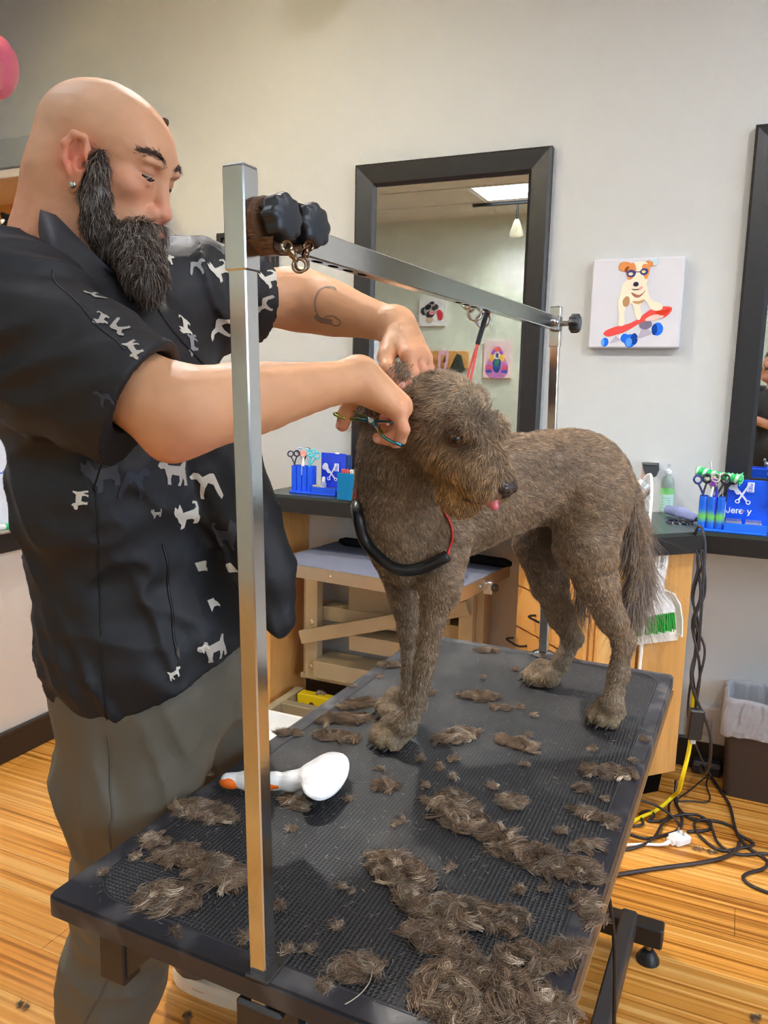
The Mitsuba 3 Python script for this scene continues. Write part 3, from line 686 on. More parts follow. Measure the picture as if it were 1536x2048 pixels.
part(ga, 'floor_plate', cat_([lathe([(0.03, 0), (0.03, 0.004), (0.022, 0.009), (0.013, 0.011)], V(-0.389, 1.845, TT) + V(0, 0, 0.0005), (0, 0, 1), 24)]), 'chrome', srgb(150, 150, 155))

# ---------------------------------------------------------------- brown webbing wound over the clamp, with two snap hooks
st = thing('haunch_strap', 'brown webbing strap wound around the front clamp with two snap hooks', 'strap')
cc0 = V(*(-0.4351, 0.672, 1.467))
coil = lathe([(0.012, 0), (0.025, 0), (0.0265, 0.003), (0.0265, 0.018), (0.025, 0.021), (0.012, 0.021)], cc0 - ka * 0.006, ka, 36)
part(st, 'coil', coil, 'knurl', srgb(96, 66, 42), 40)
part(st, 'webbing', ribbon(spline([V(*(-0.4193, 0.656, 1.481)), V(*(-0.4235, 0.6892, 1.491)), V(*(-0.4206, 0.7185, 1.493)), V(*(-0.4186, 0.7411, 1.491))], 16), 0.024, (0, -0.3, 1), 0.003), 'knurl', srgb(72, 52, 36), True)
part(st, 'webbing', ribbon(spline([V(*(-0.4212, 0.6504, 1.453)), V(*(-0.4178, 0.6666, 1.442)), V(*(-0.4124, 0.6804, 1.444)), V(*(-0.4157, 0.7144, 1.457)), V(*(-0.4165, 0.7379, 1.466))], 20), 0.026, (0, -0.4, 0.9), 0.003), 'knurl', srgb(104, 72, 44), True)
def snap_hook(holder, a, b, s=1.0, col=srgb(150, 132, 112)):
    """a bolt snap: swivel eye at a, hook eye at b"""
    a, b = np.asarray(a, float), np.asarray(b, float); d = unit(b - a); L = np.linalg.norm(b - a); n = unit(np.cross(d, FWD)); k = uniq(holder + '__snap_hook')
    m = [torus(a + d * 0.004 * s, 0.0062 * s, 0.0017 * s, FWD, 18, 6), cyl(a + d * 0.009 * s, b - d * 0.018 * s, 0.0036 * s, 12), lathe([(0.0036 * s, 0), (0.005 * s, 0.003), (0.005 * s, 0.006), (0.0034 * s, 0.008)], a + d * 0.010 * s, d, 14)]
    ctr = b - d * 0.0085 * s
    put(k, cat_(m), 'chrome', col, 40)
    part(k, 'hook', torus(ctr, 0.0085 * s, 0.0020 * s, FWD, 24, 8), 'chrome', col, True)
    part(k, 'thumb_stud', ell(a + d * (L * 0.45) + n * 0.004 * s, (0.002 * s,) * 3, None, 2), 'chrome', col)
    return k
snap_hook(st, (-0.3925, 0.6475, 1.446), (-0.3848, 0.667, 1.424), 0.72)
snap_hook(st, (-0.3896, 0.6863, 1.452), (-0.3916, 0.6732, 1.426), 0.72, srgb(110, 84, 66))

# ---------------------------------------------------------------- slicker brush on the table
br = thing('pet_brush', 'white pet slicker brush with orange grips lying on the table mat', 'brush')
h0, h1 = V(-0.690, 0.970, TT + 0.017), V(-0.590, 0.996, TT + 0.026)
hc = V(-0.5515, 1.027, TT + 0.034); ha = unit(V(-0.03, 0.143, 0.0)); hp = unit(V(0.97, 0.20, -0.22)); hn = unit(np.cross(hp, ha)); hn *= np.sign(hn[2])
fb = Field((-0.71, 0.93, TT), (-0.48, 1.13, TT + 0.07), 0.0016, 0.01)
fb.chain([h0, h0 + (h1 - h0) * 0.35, h0 + (h1 - h0) * 0.75, h1, hc - hp * 0.012], [0.011, 0.0135, 0.0115, 0.0105, 0.010], 0.012)
fb.cone(h1, hc + ha * 0.040, 0.0085, 0.005, 0.014); fb.cone(h1, hc - ha * 0.040, 0.0085, 0.005, 0.014)
fb.ell(hc + hp * 0.004, (0.074, 0.030, 0.0085), np.c_[ha, hp, hn], 0.016)
fb.ell(hc + hp * 0.016, (0.066, 0.020, 0.007), np.c_[ha, hp, hn], 0.010)
part(br, 'body', fb.mesh(2), 'gloss', srgb(240, 238, 234), True)
gd = h1 - h0
part(br, 'grip', ell(h0 + gd * 0.08 + V(0, -0.003, -0.002), (0.020, 0.0118, 0.0105), frame((0, 0, 0), gd)[:3, :3], 3), 'plastic', srgb(240, 110, 28), True, 'orange rubber grip')
part(br, 'grip', ell(h0 + gd * 0.66 + V(0.002, -0.006, -0.002), (0.026, 0.0095, 0.0085), frame((0, 0, 0), gd)[:3, :3], 3), 'plastic', srgb(240, 110, 28), True, 'orange rubber grip')
pm = np.eye(4); pm[:3, 0], pm[:3, 1], pm[:3, 2] = ha, np.cross(hn, ha), hn
pm[:3, 3] = hc - hn * 0.012 + hp * 0.004
part(br, 'pad', extrude(affinity.scale(Point(0, 0).buffer(1, 24), 0.066, 0.024), 0.006, pm), 'plastic', DARK, False, 'dark pin pad under the head')
pins = []
for u in np.linspace(-0.06, 0.06, 16):
    for w in np.linspace(-0.02, 0.024, 6):
        if (u / 0.066) ** 2 + (w / 0.026) ** 2 < 1:
            q = hc + ha * u + hp * (w + 0.004) - hn * 0.011; e = q - hn * 0.012; e[2] = max(e[2], TT + 0.0006); pins.append(cyl(q, e, 0.0005, 5))
part(br, 'pin', cat_(pins), 'satin', srgb(120, 118, 112), False, None, 'stuff')

# ---------------------------------------------------------------- second grooming table pushed under the left worktop
g2 = thing('grooming_table', 'second grooming table with grey top and metal rim under the left worktop', 'grooming table')
tz = 0.68
p_fl, p_fr, p_r = V(*(-1.451, 2.403, 0.68)), V(*(-0.7856, 2.333, 0.68)), V(*(-0.7678, 2.415, 0.68))
d2 = unit(p_fr - p_fl); p_fl = p_fl - d2 * 0.08; n2 = V(-d2[1], d2[0], 0); p_bl, p_br = p_fl + n2 * 0.46, p_r + n2 * (0.46 - (p_r - p_fr) @ n2)
top2 = Polygon([q[:2] for q in (p_fl, p_fr, p_r, p_br, p_bl)])
part(g2, 'top', extrude(top2.buffer(-0.004), 0.012, trimesh.transformations.translation_matrix((0, 0, tz - 0.012))), 'paint', srgb(112, 116, 134), False)
part(g2, 'rim', extrude(top2.difference(top2.buffer(-0.006)), 0.045, trimesh.transformations.translation_matrix((0, 0, tz - 0.042))), 'satin', srgb(196, 184, 164), False)
for s in (0.30, 0.62):
    part(g2, 'rivet', ell(p_fl + d2 * (0.75 * s + 0.05) + V(0, 0, -0.018) - n2 * 0.0005, (0.004, 0.004, 0.004), None, 2), 'satin', srgb(230, 220, 200))
cl2 = V(*(-0.7499, 2.577, 0.66))
k = uniq(g2 + '__clamp')
put(k, cat_([box(cl2[0] - 0.012, cl2[0] + 0.02, cl2[1] - 0.012, cl2[1] + 0.012, 0.62, 0.665, 0.003), cyl(cl2 + V(-0.05, 0.05, -0.012), cl2 + V(0.0, 0, -0.012), 0.009, 14)]), 'satin', srgb(200, 198, 194), False)
part(k, 'knob', star_knob(cl2 + V(0.024, -0.004, -0.014), (1, -0.3, 0), 0.014, 0.014), 'gloss', DARK, 45)
for o in (0.05, 0.10):
    part(g2, 'bolt', ell(p_r + n2 * (0.05 + o) + V(0.0, 0, -0.02), (0.006, 0.006, 0.006), None, 2), 'satin', STEEL)
KH = srgb(176, 160, 128)
ux0 = -1.555
def kb(name, *a, **kw): part(g2, name, box(*a, 0.002), 'plastic', kw.get('c', KH), False)
kb('upright', ux0, ux0 + 0.055, 2.73, 2.78, 0.125, 0.64); kb('upright', -0.90, -0.845, 2.73, 2.78, 0.125, 0.64)
kb('upright', ux0 - 0.03, ux0, 2.77, 2.86, 0.125, 0.64); kb('upright', -0.845, -0.815, 2.77, 2.86, 0.125, 0.64)
kb('base_plate', ux0 - 0.03, -0.815, 2.745, 2.86, 0.115, 0.135)
part(g2, 'bolt', ell(V(ux0 + 0.03, 2.73, 0.365), (0.012, 0.006, 0.012), None, 2), 'satin', srgb(214, 206, 186)); part(g2, 'bolt', ell(V(ux0 + 0.03, 2.73, 0.175), (0.012, 0.006, 0.012), None, 2), 'satin', srgb(214, 206, 186))
part(g2, 'brace', bar((ux0 - 0.01, 2.715, 0.30), (-0.86, 2.715, 0.52), 0.02, 0.055, 0.002), 'plastic', KH, False)
kb('shelf', ux0 + 0.055, -0.90, 2.70, 2.84, 0.145, 0.215); kb('shelf', -1.36, -0.90, 2.74, 2.86, 0.27, 0.335); kb('shelf', ux0 + 0.055, -0.90, 2.78, 2.86, 0.365, 0.425)
kb('lift_box', -1.385, -0.95, 2.78, 2.87, 0.425, 0.61, c=srgb(150, 136, 110))
kb('foot_bar', -1.60, -1.565, 2.48, 2.74, 0.03, 0.075, c=srgb(140, 130, 104)); kb('foot_bar', -1.565, -1.15, 2.56, 2.60, 0.03, 0.075, c=srgb(140, 130, 104))
ms = thing('rubber_bolster', 'black rubber roll lying along the back of the grey second table', 'rubber roll')
bl = spline([p_bl + d2 * 0.05 - n2 * 0.06 + V(0, 0, 0.018), p_bl + d2 * 0.4 - n2 * 0.045 + V(0, 0, 0.018), p_bl + d2 * 0.78 - n2 * 0.05 + V(0, 0, 0.018)], 30)
put(ms, tube(bl, 0.0172 * np.clip(np.minimum(np.arange(30), 29 - np.arange(30)) / 2.0 + 0.5, 0.5, 1), 14), 'matte', srgb(26, 26, 28), True)
cn = thing('green_canister', 'small light green canister standing on the grey second table', 'canister')
cp = V(*(-0.8364, 2.505, 0.681))
part(cn, 'body', lathe([(0.0, 0), (0.014, 0), (0.015, 0.004), (0.015, 0.05), (0.012, 0.054)], cp, n=24), 'plastic', srgb(150, 206, 96), 40); part(cn, 'lid', lathe([(0.013, 0.054), (0.0135, 0.066), (0.010, 0.068)], cp, n=24), 'plastic', srgb(226, 232, 220), 40)
yb = thing('yellow_bracket', 'yellow steel bracket with round holes on the floor below the second table', 'bracket')
yp = sbox(0, 0, 0.30, 0.075)
for x in (0.065, 0.165, 0.255): yp = yp.difference(Point(x, 0.036).buffer(0.014))
part(yb, 'plate', extrude(yp, 0.008, np.array([[1, 0, 0, -1.555], [0, 0, -1, 2.68], [0, 1, 0, 0.0], [0, 0, 0, 1.0]])), 'plastic', srgb(226, 200, 24), False); part(yb, 'flange', box(-1.555, -1.255, 2.68, 2.72, 0.068, 0.076, 0.001), 'plastic', srgb(214, 188, 22), False)
wtb = thing('white_tray', 'white plastic tray on the floor beside the far edge of the black table', 'tray')
wq = V(*(-1.449, 2.364, 0.08))
part(wtb, 'base', box(wq[0] - 0.12, wq[0] + 0.06, wq[1] - 0.16, wq[1] + 0.10, 0, 0.006), 'plastic', WHITE)
part(wtb, 'rim', cat_([box(wq[0] - 0.12, wq[0] + 0.06, wq[1] - 0.16, wq[1] - 0.15, 0.006, 0.085, .003), box(wq[0] - 0.12, wq[0] + 0.06, wq[1] + 0.09, wq[1] + 0.10, 0.006, 0.085, .003), box(wq[0] - 0.12, wq[0] - 0.11, wq[1] - 0.15, wq[1] + 0.09, 0.006, 0.085, .003), box(wq[0] + 0.05, wq[0] + 0.06, wq[1] - 0.15, wq[1] + 0.09, 0.006, 0.085, .003)]), 'plastic', WHITE, False)

# ---------------------------------------------------------------- tool organisers
def organiser(o, tubes, label, col_fn, w_panel, h_panel, tube_h, base_col, panel_col, x_panel, depth):
    """o: front left corner on the worktop; local x along the wall, y towards it"""
    k = thing('tool_organiser', label, 'tool organiser')
    tr = lambda m: moved(m, *o)
    W = x_panel + w_panel
    part(k, 'base', tr(box(0, W, 0, depth, 0, 0.008, 0.002)), 'plastic', base_col, False)
    for (x, y) in tubes:
        R = lathe([(0.0118, 0.008), (0.0118, tube_h), (0.0098, tube_h), (0.0098, 0.02), (0.0, 0.02)], n=20)
        t = R
        if col_fn is None: c = base_col
        else:
            t = lathe([(0.0118, 0.008)] + [(0.0118, q) for q in np.linspace(0.01, tube_h, 14)] + [(0.0098, tube_h), (0.0098, 0.02), (0.0, 0.02)], n=20)
            c = col_fn(t.vertices[:, 2] / tube_h)
        part(k, 'tube', tr(moved(t, x, y, 0)), 'plastic', c, True if col_fn else 40)
    part(k, 'panel', tr(box(x_panel, W, depth - 0.022, depth - 0.016, 0.008, h_panel, 0.001)), 'plastic', panel_col, False)
    part(k, 'tray_front', tr(cat_([box(x_panel, W, 0.004, 0.009, 0.008, 0.030, 0.001), box(x_panel, W - 0.0, 0.009, depth - 0.022, 0.008, 0.018)])), 'plastic', base_col, False)
    part(k, 'rear_box', tr(box(x_panel + 0.01, W + 0.012, depth - 0.016, depth + 0.012, 0.0, h_panel - 0.006, 0.001)), 'plastic', srgb(22, 54, 110) if col_fn is None else panel_col, False)
    return k
def scissors_handles(name, label, p, col, col2, lean, size=1.0, hold=None):
    """the handles of a pair of scissors standing in a tube at p (blade end hidden)"""
    k = thing(name, label, 'scissors', None)
    d = unit(V(*lean)); n = unit(np.cross(d, FWD)); s = size
    b = p - d * 0.05 * s
    for sg, c in ((-1, col), (1, col2)):
        e = p + d * 0.045 * s + n * sg * 0.012 * s
        part(k, 'shank', cat_([tube(spline([b, p + d * 0.01 * s + n * sg * 0.002, e - d * 0.010 * s], 10), 0.0026 * s, 8)]), 'plastic', c)
        part(k, 'finger_loop', torus(e, 0.0105 * s, 0.0028 * s, FWD, 20, 8), 'plastic', c, True)
    return k
BLU = srgb(20, 84, 226)
oL = V(*(-1.567, 2.612, 0.905)) + V(0, 0.005, 0.0005)
org1 = organiser(oL, [(0.013 + 0.023 * i, 0.022 + 0.024 * j) for j in range(2) for i in range(4)], 'bright blue tool organiser on the left worktop beside the standing mirror', None, 0.105, 0.155, 0.105, BLU, srgb(36, 66, 206), 0.096, 0.105)
part(org1, 'emblem', ell(oL + V(0.165, 0.082, 0.155), (0.010, 0.003, 0.004), None, 2), 'matte', WHITE, True, 'white oval notch on the top edge')
def tool_logo(k, o, s):
    """white scissors crossing a comb, raised on the panel"""
    M = canvas_m(o[0], o[2], o[1], s / 100, s / 100, -1)
    g = srgb(214, 222, 238)
    L = lambda n_, p_: flat(k, n_, p_, g, m=M)
    L('emblem', unary_union([LineString([(20, 78), (70, 18)]).buffer(4), E(78, 10, 9, 9).difference(E(78, 10, 5, 5))])); L('emblem', unary_union([LineString([(78, 84), (44, 22)]).buffer(4), E(38, 12, 9, 9).difference(E(38, 12, 5, 5))]))
    L('emblem', smooth_poly([(0, 66), (6, 84), (20, 92), (34, 80), (36, 62), (46, 50), (42, 40), (30, 42), (20, 56), (8, 56)]))
    L('emblem', unary_union([sbox(70, 52, 96, 92).difference(unary_union([sbox(74 + 0, 54 + 6 * i, 90, 57 + 6 * i) for i in range(6)]))]))
tool_logo(org1, oL + V(0.105, 0.0825, 0.048), 0.075)
ZT = oL[2] + 0.105
scissors_handles('scissors', 'black and white patterned scissors at the left end of the blue organiser', oL + V(0.013, 0.022, 0.105), srgb(34, 34, 56), srgb(60, 60, 84), (-0.1, 0, 1), 1.0)
scissors_handles('scissors', 'dark blue scissors behind the pink brush in the blue organiser', oL + V(0.036, 0.046, 0.108), srgb(24, 24, 44), srgb(170, 180, 206), (0.05, 0, 1), 1.15)
scissors_handles('scissors', 'turquoise scissors leaning right in the blue organiser', oL + V(0.080, 0.022, 0.105), srgb(60, 186, 206), srgb(80, 200, 214), (0.35, 0, 1), 1.1)
scissors_handles('scissors', 'pale aqua scissors standing at the back of the blue organiser', oL + V(0.062, 0.046, 0.108), srgb(120, 196, 216), srgb(170, 216, 226), (0.1, 0, 1), 1.1)
k = thing('round_brush', 'small brush with white handle and pink round head in the blue organiser', 'brush')
q = oL + V(0.050, 0.020, 0.07)
part(k, 'handle', tube([q, q + V(0.001, 0, 0.04), q + V(0.003, 0, 0.068)], [0.0055, 0.006, 0.004], 10), 'plastic', WHITE); part(k, 'head', lathe([(0.0, 0), (0.008, 0.0), (0.0125, 0.004), (0.012, 0.008), (0.005, 0.006), (0.0, 0.006)], q + V(0.004, 0.002, 0.082), (0.2, -1, 0.1), 20), 'plastic', srgb(236, 150, 140), 40)
k = thing('dropper_bottle', 'tiny white bottle standing in front of the blue organiser panel', 'bottle')
q = oL + V(0.125, 0.05, 0.018); part(k, 'body', lathe([(0.0, 0), (0.011, 0), (0.0115, 0.022), (0.006, 0.03)], q, n=18), 'translucent', srgb(220, 228, 244), 40); part(k, 'cap', lathe([(0.007, 0.030), (0.0068, 0.044), (0.003, 0.048)], q, n=18), 'plastic', WHITE, 40)
k = thing('clipper_guard', 'ivory clipper guard comb lying on the front tray of the blue organiser', 'clipper guard')
q = oL + V(0.094, 0.024, 0.019)
part(k, 'frame', box(q[0], q[0] + 0.042, q[1] - 0.008, q[1] + 0.010, q[2], q[2] + 0.010, 0.003), 'plastic', srgb(214, 204, 172), False)
for i in range(6): part(k, 'tooth', hull([q + V(0.004 + 0.0065 * i, -0.008, 0.004), q + V(0.007 + 0.0065 * i, -0.008, 0.004), q + V(0.004 + 0.0065 * i, -0.015, 0.016), q + V(0.0055 + 0.0065 * i, -0.015, 0.016), q + V(0.0055 + 0.0065 * i, 0.002, 0.018), q + V(0.004 + 0.0065 * i, 0.004, 0.009)]), 'plastic', srgb(220, 210, 180), False)
put(thing('dark_dish', 'small dark oval dish on the front tray of the blue organiser', 'dish'), moved(lathe([(0.0, 0), (0.012, 0), (0.021, 0.007), (0.020, 0.008), (0.011, 0.002), (0.0, 0.002)], n=24), *(oL + V(0.160, 0.035, 0.0185))), 'plastic', srgb(54, 56, 66), 40)
# turquoise box of guards
bxo = V(*(-1.328, 2.56, 0.905)) + V(0, 0, 0.0005)
k = thing('turquoise_box', 'clear turquoise plastic box on the worktop edge right of the blue organiser', 'box')
TQ = srgb(40, 170, 226)
part(k, 'wall', cat_([box(bxo[0], bxo[0] + 0.115, bxo[1], bxo[1] + 0.003, bxo[2] + .003, bxo[2] + 0.098), box(bxo[0], bxo[0] + 0.115, bxo[1] + 0.085, bxo[1] + 0.088, bxo[2] + .003, bxo[2] + 0.098), box(bxo[0], bxo[0] + 0.003, bxo[1] + .003, bxo[1] + 0.085, bxo[2] + .003, bxo[2] + 0.098), box(bxo[0] + 0.112, bxo[0] + 0.115, bxo[1] + .003, bxo[1] + 0.085, bxo[2] + .003, bxo[2] + 0.098)]), 'translucent', TQ, False)
part(k, 'bottom', box(bxo[0], bxo[0] + 0.115, bxo[1], bxo[1] + 0.088, bxo[2], bxo[2] + 0.003), 'translucent', TQ, False)
for i, (c, l) in enumerate(((srgb(210, 90, 86), 'coral red clipper guard standing in the turquoise box'), (srgb(232, 228, 214), 'cream clipper guard in the middle of the turquoise box'), (srgb(190, 214, 232), 'pale blue clipper guard at the right of the turquoise box'))):
    g = thing('clipper_guard', l, 'clipper guard'); x = bxo[0] + 0.008 + 0.035 * i
    part(g, 'frame', cat_([box(x, x + 0.030, bxo[1] + 0.02, bxo[1] + 0.06, bxo[2] + 0.078, bxo[2] + 0.104 + 0.004 * i, 0.003), box(x + .004, x + 0.026, bxo[1] + 0.025, bxo[1] + 0.055, bxo[2] + 0.004, bxo[2] + 0.077)]), 'plastic', c, False)
    for j in range(4): part(g, 'tooth', box(x + 0.003 + 0.007 * j, x + 0.006 + 0.007 * j, bxo[1] + 0.012, bxo[1] + 0.021, bxo[2] + 0.08, bxo[2] + 0.112, 0.001), 'plastic', c, False)

# right organiser
oR = V(*(-0.0991, 2.561, 0.905)) + V(0.0, 0.008, 0.0005)
def grad(t):
    t = np.asarray(t)[:, None]; w = np.clip(1 - np.abs(t - 0.42) / 0.22, 0, 1); w = w * w * (3 - 2 * w)
    return srgb(16, 92, 206) * (1 - w) + srgb(104, 190, 70) * w
org2 = organiser(oR, [(0.014 + 0.025 * i, 0.020 + 0.026 * j) for j in range(2) for i in range(3)], 'blue and green tool organiser with white lettering on the right worktop', grad, 0.118, 0.158, 0.105, srgb(24, 104, 230), srgb(16, 84, 226), 0.078, 0.085)
tool_logo(org2, oR + V(0.080, 0.0625, 0.083), 0.075)
for s, x in (('Jere', 0.078), ('y', 0.137)):
    part(org2, 'lettering', text(s, 0.017, canvas_m(oR[0] + x, oR[2] + 0.054, oR[1] + 0.0628, 1, 1, -1), 0.001, True), 'matte', srgb(235, 240, 250), False, 'white raised lettering')
k = thing('metal_clip', 'small round metal clip stuck over the lettering of the right organiser', 'clip'); put(k, lathe([(0.0, 0), (0.004, 0), (0.0035, 0.003), (0.0, 0.0035)], oR + V(0.127, 0.0626, 0.062), (0, -1, 0), 14), 'satin', srgb(190, 170, 200), 40)
for i, x in enumerate((0.080, 0.135)):
    k = thing('clipper_comb', ('silver clipper comb on the left half of the right organiser tray', 'silver clipper comb on the right half of the right organiser tray')[i], 'clipper comb'); q = oR + V(x, 0.026, 0.0185)
    part(k, 'plate', box(q[0], q[0] + 0.046, q[1], q[1] + 0.02, q[2], q[2] + 0.014, 0.002), 'satin', srgb(214, 216, 222), False)
    for j in range(10): part(k, 'tooth', box(q[0] + 0.002 + 0.0043 * j, q[0] + 0.0045 + 0.0043 * j, q[1] + 0.003, q[1] + 0.017, q[2] + 0.0141, q[2] + 0.022, 0.0006), 'satin', srgb(200, 202, 210), False)
scissors_handles('scissors', 'black handled scissors at the front left of the right organiser', oR + V(0.012, 0.020, 0.105), srgb(20, 22, 34), srgb(22, 40, 110), (-0.12, 0, 1), 1.15)
for i, (x, y, l, ln) in enumerate(((0.040, 0.046, 'dark shiny scissors behind the blue pen in the right organiser', (-0.1, 0, 1)), (0.052, 0.022, 'black scissors with silver loops in the middle of the right organiser', (0.08, 0, 1)), (0.064, 0.046, 'black scissors leaning right under the green chew toy', (0.25, 0, 1)))):
    scissors_handles('scissors', l, oR + V(x, y, 0.108), srgb(26, 22, 22), srgb(160, 156, 150), ln, 1.2)
k = thing('steel_comb', 'thin steel tool sticking up above the right organiser', 'comb'); q = oR + V(0.046, 0.046, 0.08); part(k, 'shaft', tube([q, q + V(-0.012, 0, 0.085), q + V(-0.020, 0, 0.115), q + V(-0.022, 0, 0.13)], 0.002, 8), 'satin', STEEL)
k = thing('toothbrush', 'white and purple toothbrush standing in the right organiser', 'toothbrush'); q = oR + V(0.030, 0.020, 0.04); part(k, 'handle', tube([q, q + V(0.002, 0, 0.05), q + V(0.008, 0, 0.095)], [0.004, 0.0055, 0.004], 10), 'plastic', WHITE); part(k, 'head', box(q[0], q[0] + 0.016, q[1] - 0.006, q[1] + 0.004, q[2] + 0.098, q[2] + 0.118, 0.003), 'plastic', srgb(130, 50, 190), False); part(k, 'bristles', box(q[0] + 0.001, q[0] + 0.014, q[1] - 0.004, q[1] + 0.003, q[2] + 0.1185, q[2] + 0.128, 0.002), 'matte', srgb(240, 196, 190), False)
k = thing('blue_pen', 'short blue pen among the tools of the right organiser', 'pen'); q = oR + V(0.046, 0.016, 0.05); part(k, 'barrel', tube([q, q + V(0.003, 0, 0.075)], 0.0045, 10), 'plastic', srgb(30, 44, 200)); part(k, 'tip', lathe([(0.0045, 0), (0.002, 0.012), (0.0005, 0.016)], q + V(0.003, 0, 0.0755), (0, 0, 1), 10), 'plastic', srgb(20, 26, 120))
k = thing('chew_toy', 'green and white striped spiky chew toy lying on top of the right organiser', 'dog toy')
c0, c1 = oR + V(-0.018, 0.05, 0.178), oR + V(0.120, 0.040, 0.160); dd = unit(c1 - c0)
prof = [(0.002, 0.0), (0.013, 0.002)]; L = np.linalg.norm(c1 - c0)
for t in np.linspace(0.006, L - 0.006, 60): prof.append(((0.0105 + 0.0065 * (abs(t / L - 0.5) * 2) ** 1.5) + 0.0016 * math.sin(t * 2 * math.pi / 0.0115), t))
prof += [(0.013, L - 0.002), (0.002, L)]
t_ = lathe(prof, c0, dd, 28); ph = (t_.vertices - c0) @ dd
sx = unit(np.cross(dd, (0, 0, 1))); ang = np.arctan2((t_.vertices - c0) @ np.cross(dd, sx), (t_.vertices - c0) @ sx)
w = (np.sin(ph * 2 * np.pi / 0.023 + ang) > 0.35).astype(float)[:, None]
part(k, 'body', t_, 'plastic', srgb(20, 176, 90) * (1 - w) + srgb(200, 236, 214) * w, True)
for i in range(10):
    a = i * 2 * np.pi / 10; e = c1 - dd * 0.010; s_ = np.cos(a) * sx + np.sin(a) * np.cross(dd, sx); part(k, 'spike', tube([e + s_ * 0.014, e + s_ * 0.021 + dd * 0.004], [0.003, 0.0018], 8), 'plastic', srgb(90, 206, 140))
k = thing('nail_clipper', 'chrome nail clipper hanging over the right edge of the blue organiser', 'nail clipper'); q = oR + V(0.193, 0.055, 0.160)
part(k, 'handle', cat_([tube(spline([q, q + V(0.006, -0.004, -0.04), q + V(0.002, -0.004, -0.085)], 14), 0.004, 8), tube(spline([q + V(0.002, 0, 0), q + V(0.014, -0.004, -0.04), q + V(0.009, -0.004, -0.085)], 14), 0.004, 8)]), 'chrome', STEEL); part(k, 'jaw', cat_([ell(q + V(0, 0, 0.008), (0.006, 0.004, 0.010)), ell(q + V(-0.006, 0, 0.022), (0.004, 0.003, 0.007)), ell(q + V(0.008, 0, 0.004), (0.006, 0.003, 0.004))]), 'chrome', STEEL, True)

# ---------------------------------------------------------------- bottles
def pump_bottle(p, s, liquid, label, name='spray_bottle', lab=True, fill=0.66):
    k = thing(name, label, 'bottle')
    part(k, 'body', lathe([(0.0, 0), (0.021 * s, 0), (0.0225 * s, 0.004 * s), (0.0225 * s, 0.105 * s), (0.020 * s, 0.122 * s), (0.010 * s, 0.132 * s), (0.0095 * s, 0.137 * s)], p, n=28), 'translucent', srgb(216, 228, 222), 40)
    part(k, 'liquid', lathe([(0.0, 0.002 * s), (0.0205 * s, 0.002 * s), (0.0212 * s, 0.005 * s), (0.0212 * s, 0.137 * s * fill), (0.0, 0.137 * s * fill)], p, n=28), 'translucent', liquid, 40, 'liquid inside')
    if lab:
        part(k, 'label', tube_band(p, 0.0231 * s, 0.006 * s, 0.066 * s), 'plastic', srgb(186, 222, 208), True)
        part(k, 'label_band', tube_band(p, 0.0232 * s, 0.066 * s, 0.088 * s), 'plastic', srgb(126, 206, 120), True)
        for z in (0.018, 0.028, 0.036, 0.044, 0.052):
            part(k, 'label_line', tube_band(p, 0.02335 * s, z * s, (z + 0.0022) * s, -2.3, -0.9), 'plastic', srgb(120, 178, 170), True)
    part(k, 'collar', lathe([(0.012 * s, 0.137 * s), (0.0125 * s, 0.148 * s), (0.008 * s, 0.151 * s), (0.007 * s, 0.160 * s)], p, n=22), 'plastic', srgb(226, 230, 232), 40)
    part(k, 'nozzle', lathe([(0.0085 * s, 0.160 * s), (0.008 * s, 0.170 * s), (0.005 * s, 0.174 * s)], p, n=18), 'translucent', srgb(232, 236, 238), 40)
    return k
def tube_band(p, r, z0, z1, a0=0.0, a1=2 * np.pi):
    t = np.linspace(a0, a1, 29); v = np.vstack([np.c_[r * np.cos(t), r * np.sin(t), np.full(29, z)] for z in (z0, z1)]) + p
    f = [[i, i + 1, 30 + i] for i in range(28)] + [[i, 30 + i, 29 + i] for i in range(28)]
    return trimesh.Trimesh(v, f, process=False)
pump_bottle(V(*(-0.2124, 2.895, 0.905)) + V(-0.002, 0.012, 0), 1.0, srgb(120, 206, 150), 'clear spray bottle of light green liquid against the wall under the painting')
# bottles behind the dog, seen only in the mirror
k = pump_bottle(V(-0.735, 2.80, CT), 0.95, srgb(150, 220, 170), 'small green bottle on the worktop behind the dog, seen in the mirror', 'green_bottle', False, 0.9)
k = thing('white_bottle', 'white shampoo bottle on the worktop behind the dog, seen in the mirror', 'bottle'); part(k, 'body', lathe([(0.0, 0), (0.026, 0), (0.027, 0.004), (0.026, 0.12), (0.012, 0.14)], (-0.685, 2.74, CT), n=24), 'plastic', WHITE, 40); part(k, 'cap', lathe([(0.013, 0.14), (0.013, 0.165), (0.006, 0.17), (0.004, 0.20)], (-0.685, 2.74, CT), n=20), 'plastic', srgb(210, 214, 214), 40)
k = thing('red_tube', 'red and white tube standing on the worktop behind the dog, seen in the mirror', 'tube'); part(k, 'body', hull([V(-0.79, 2.80, CT) + q for q in (V(-.014, -.014, 0), V(.014, -.014, 0), V(.014, .014, 0), V(-.014, .014, 0), V(-.018, 0, .13), V(.018, 0, .13))]), 'plastic', srgb(226, 224, 222), False); part(k, 'cap', box(-0.80, -0.78, 2.79, 2.81, CT + 0.131, CT + 0.16, 0.003), 'plastic', srgb(200, 60, 56), False)

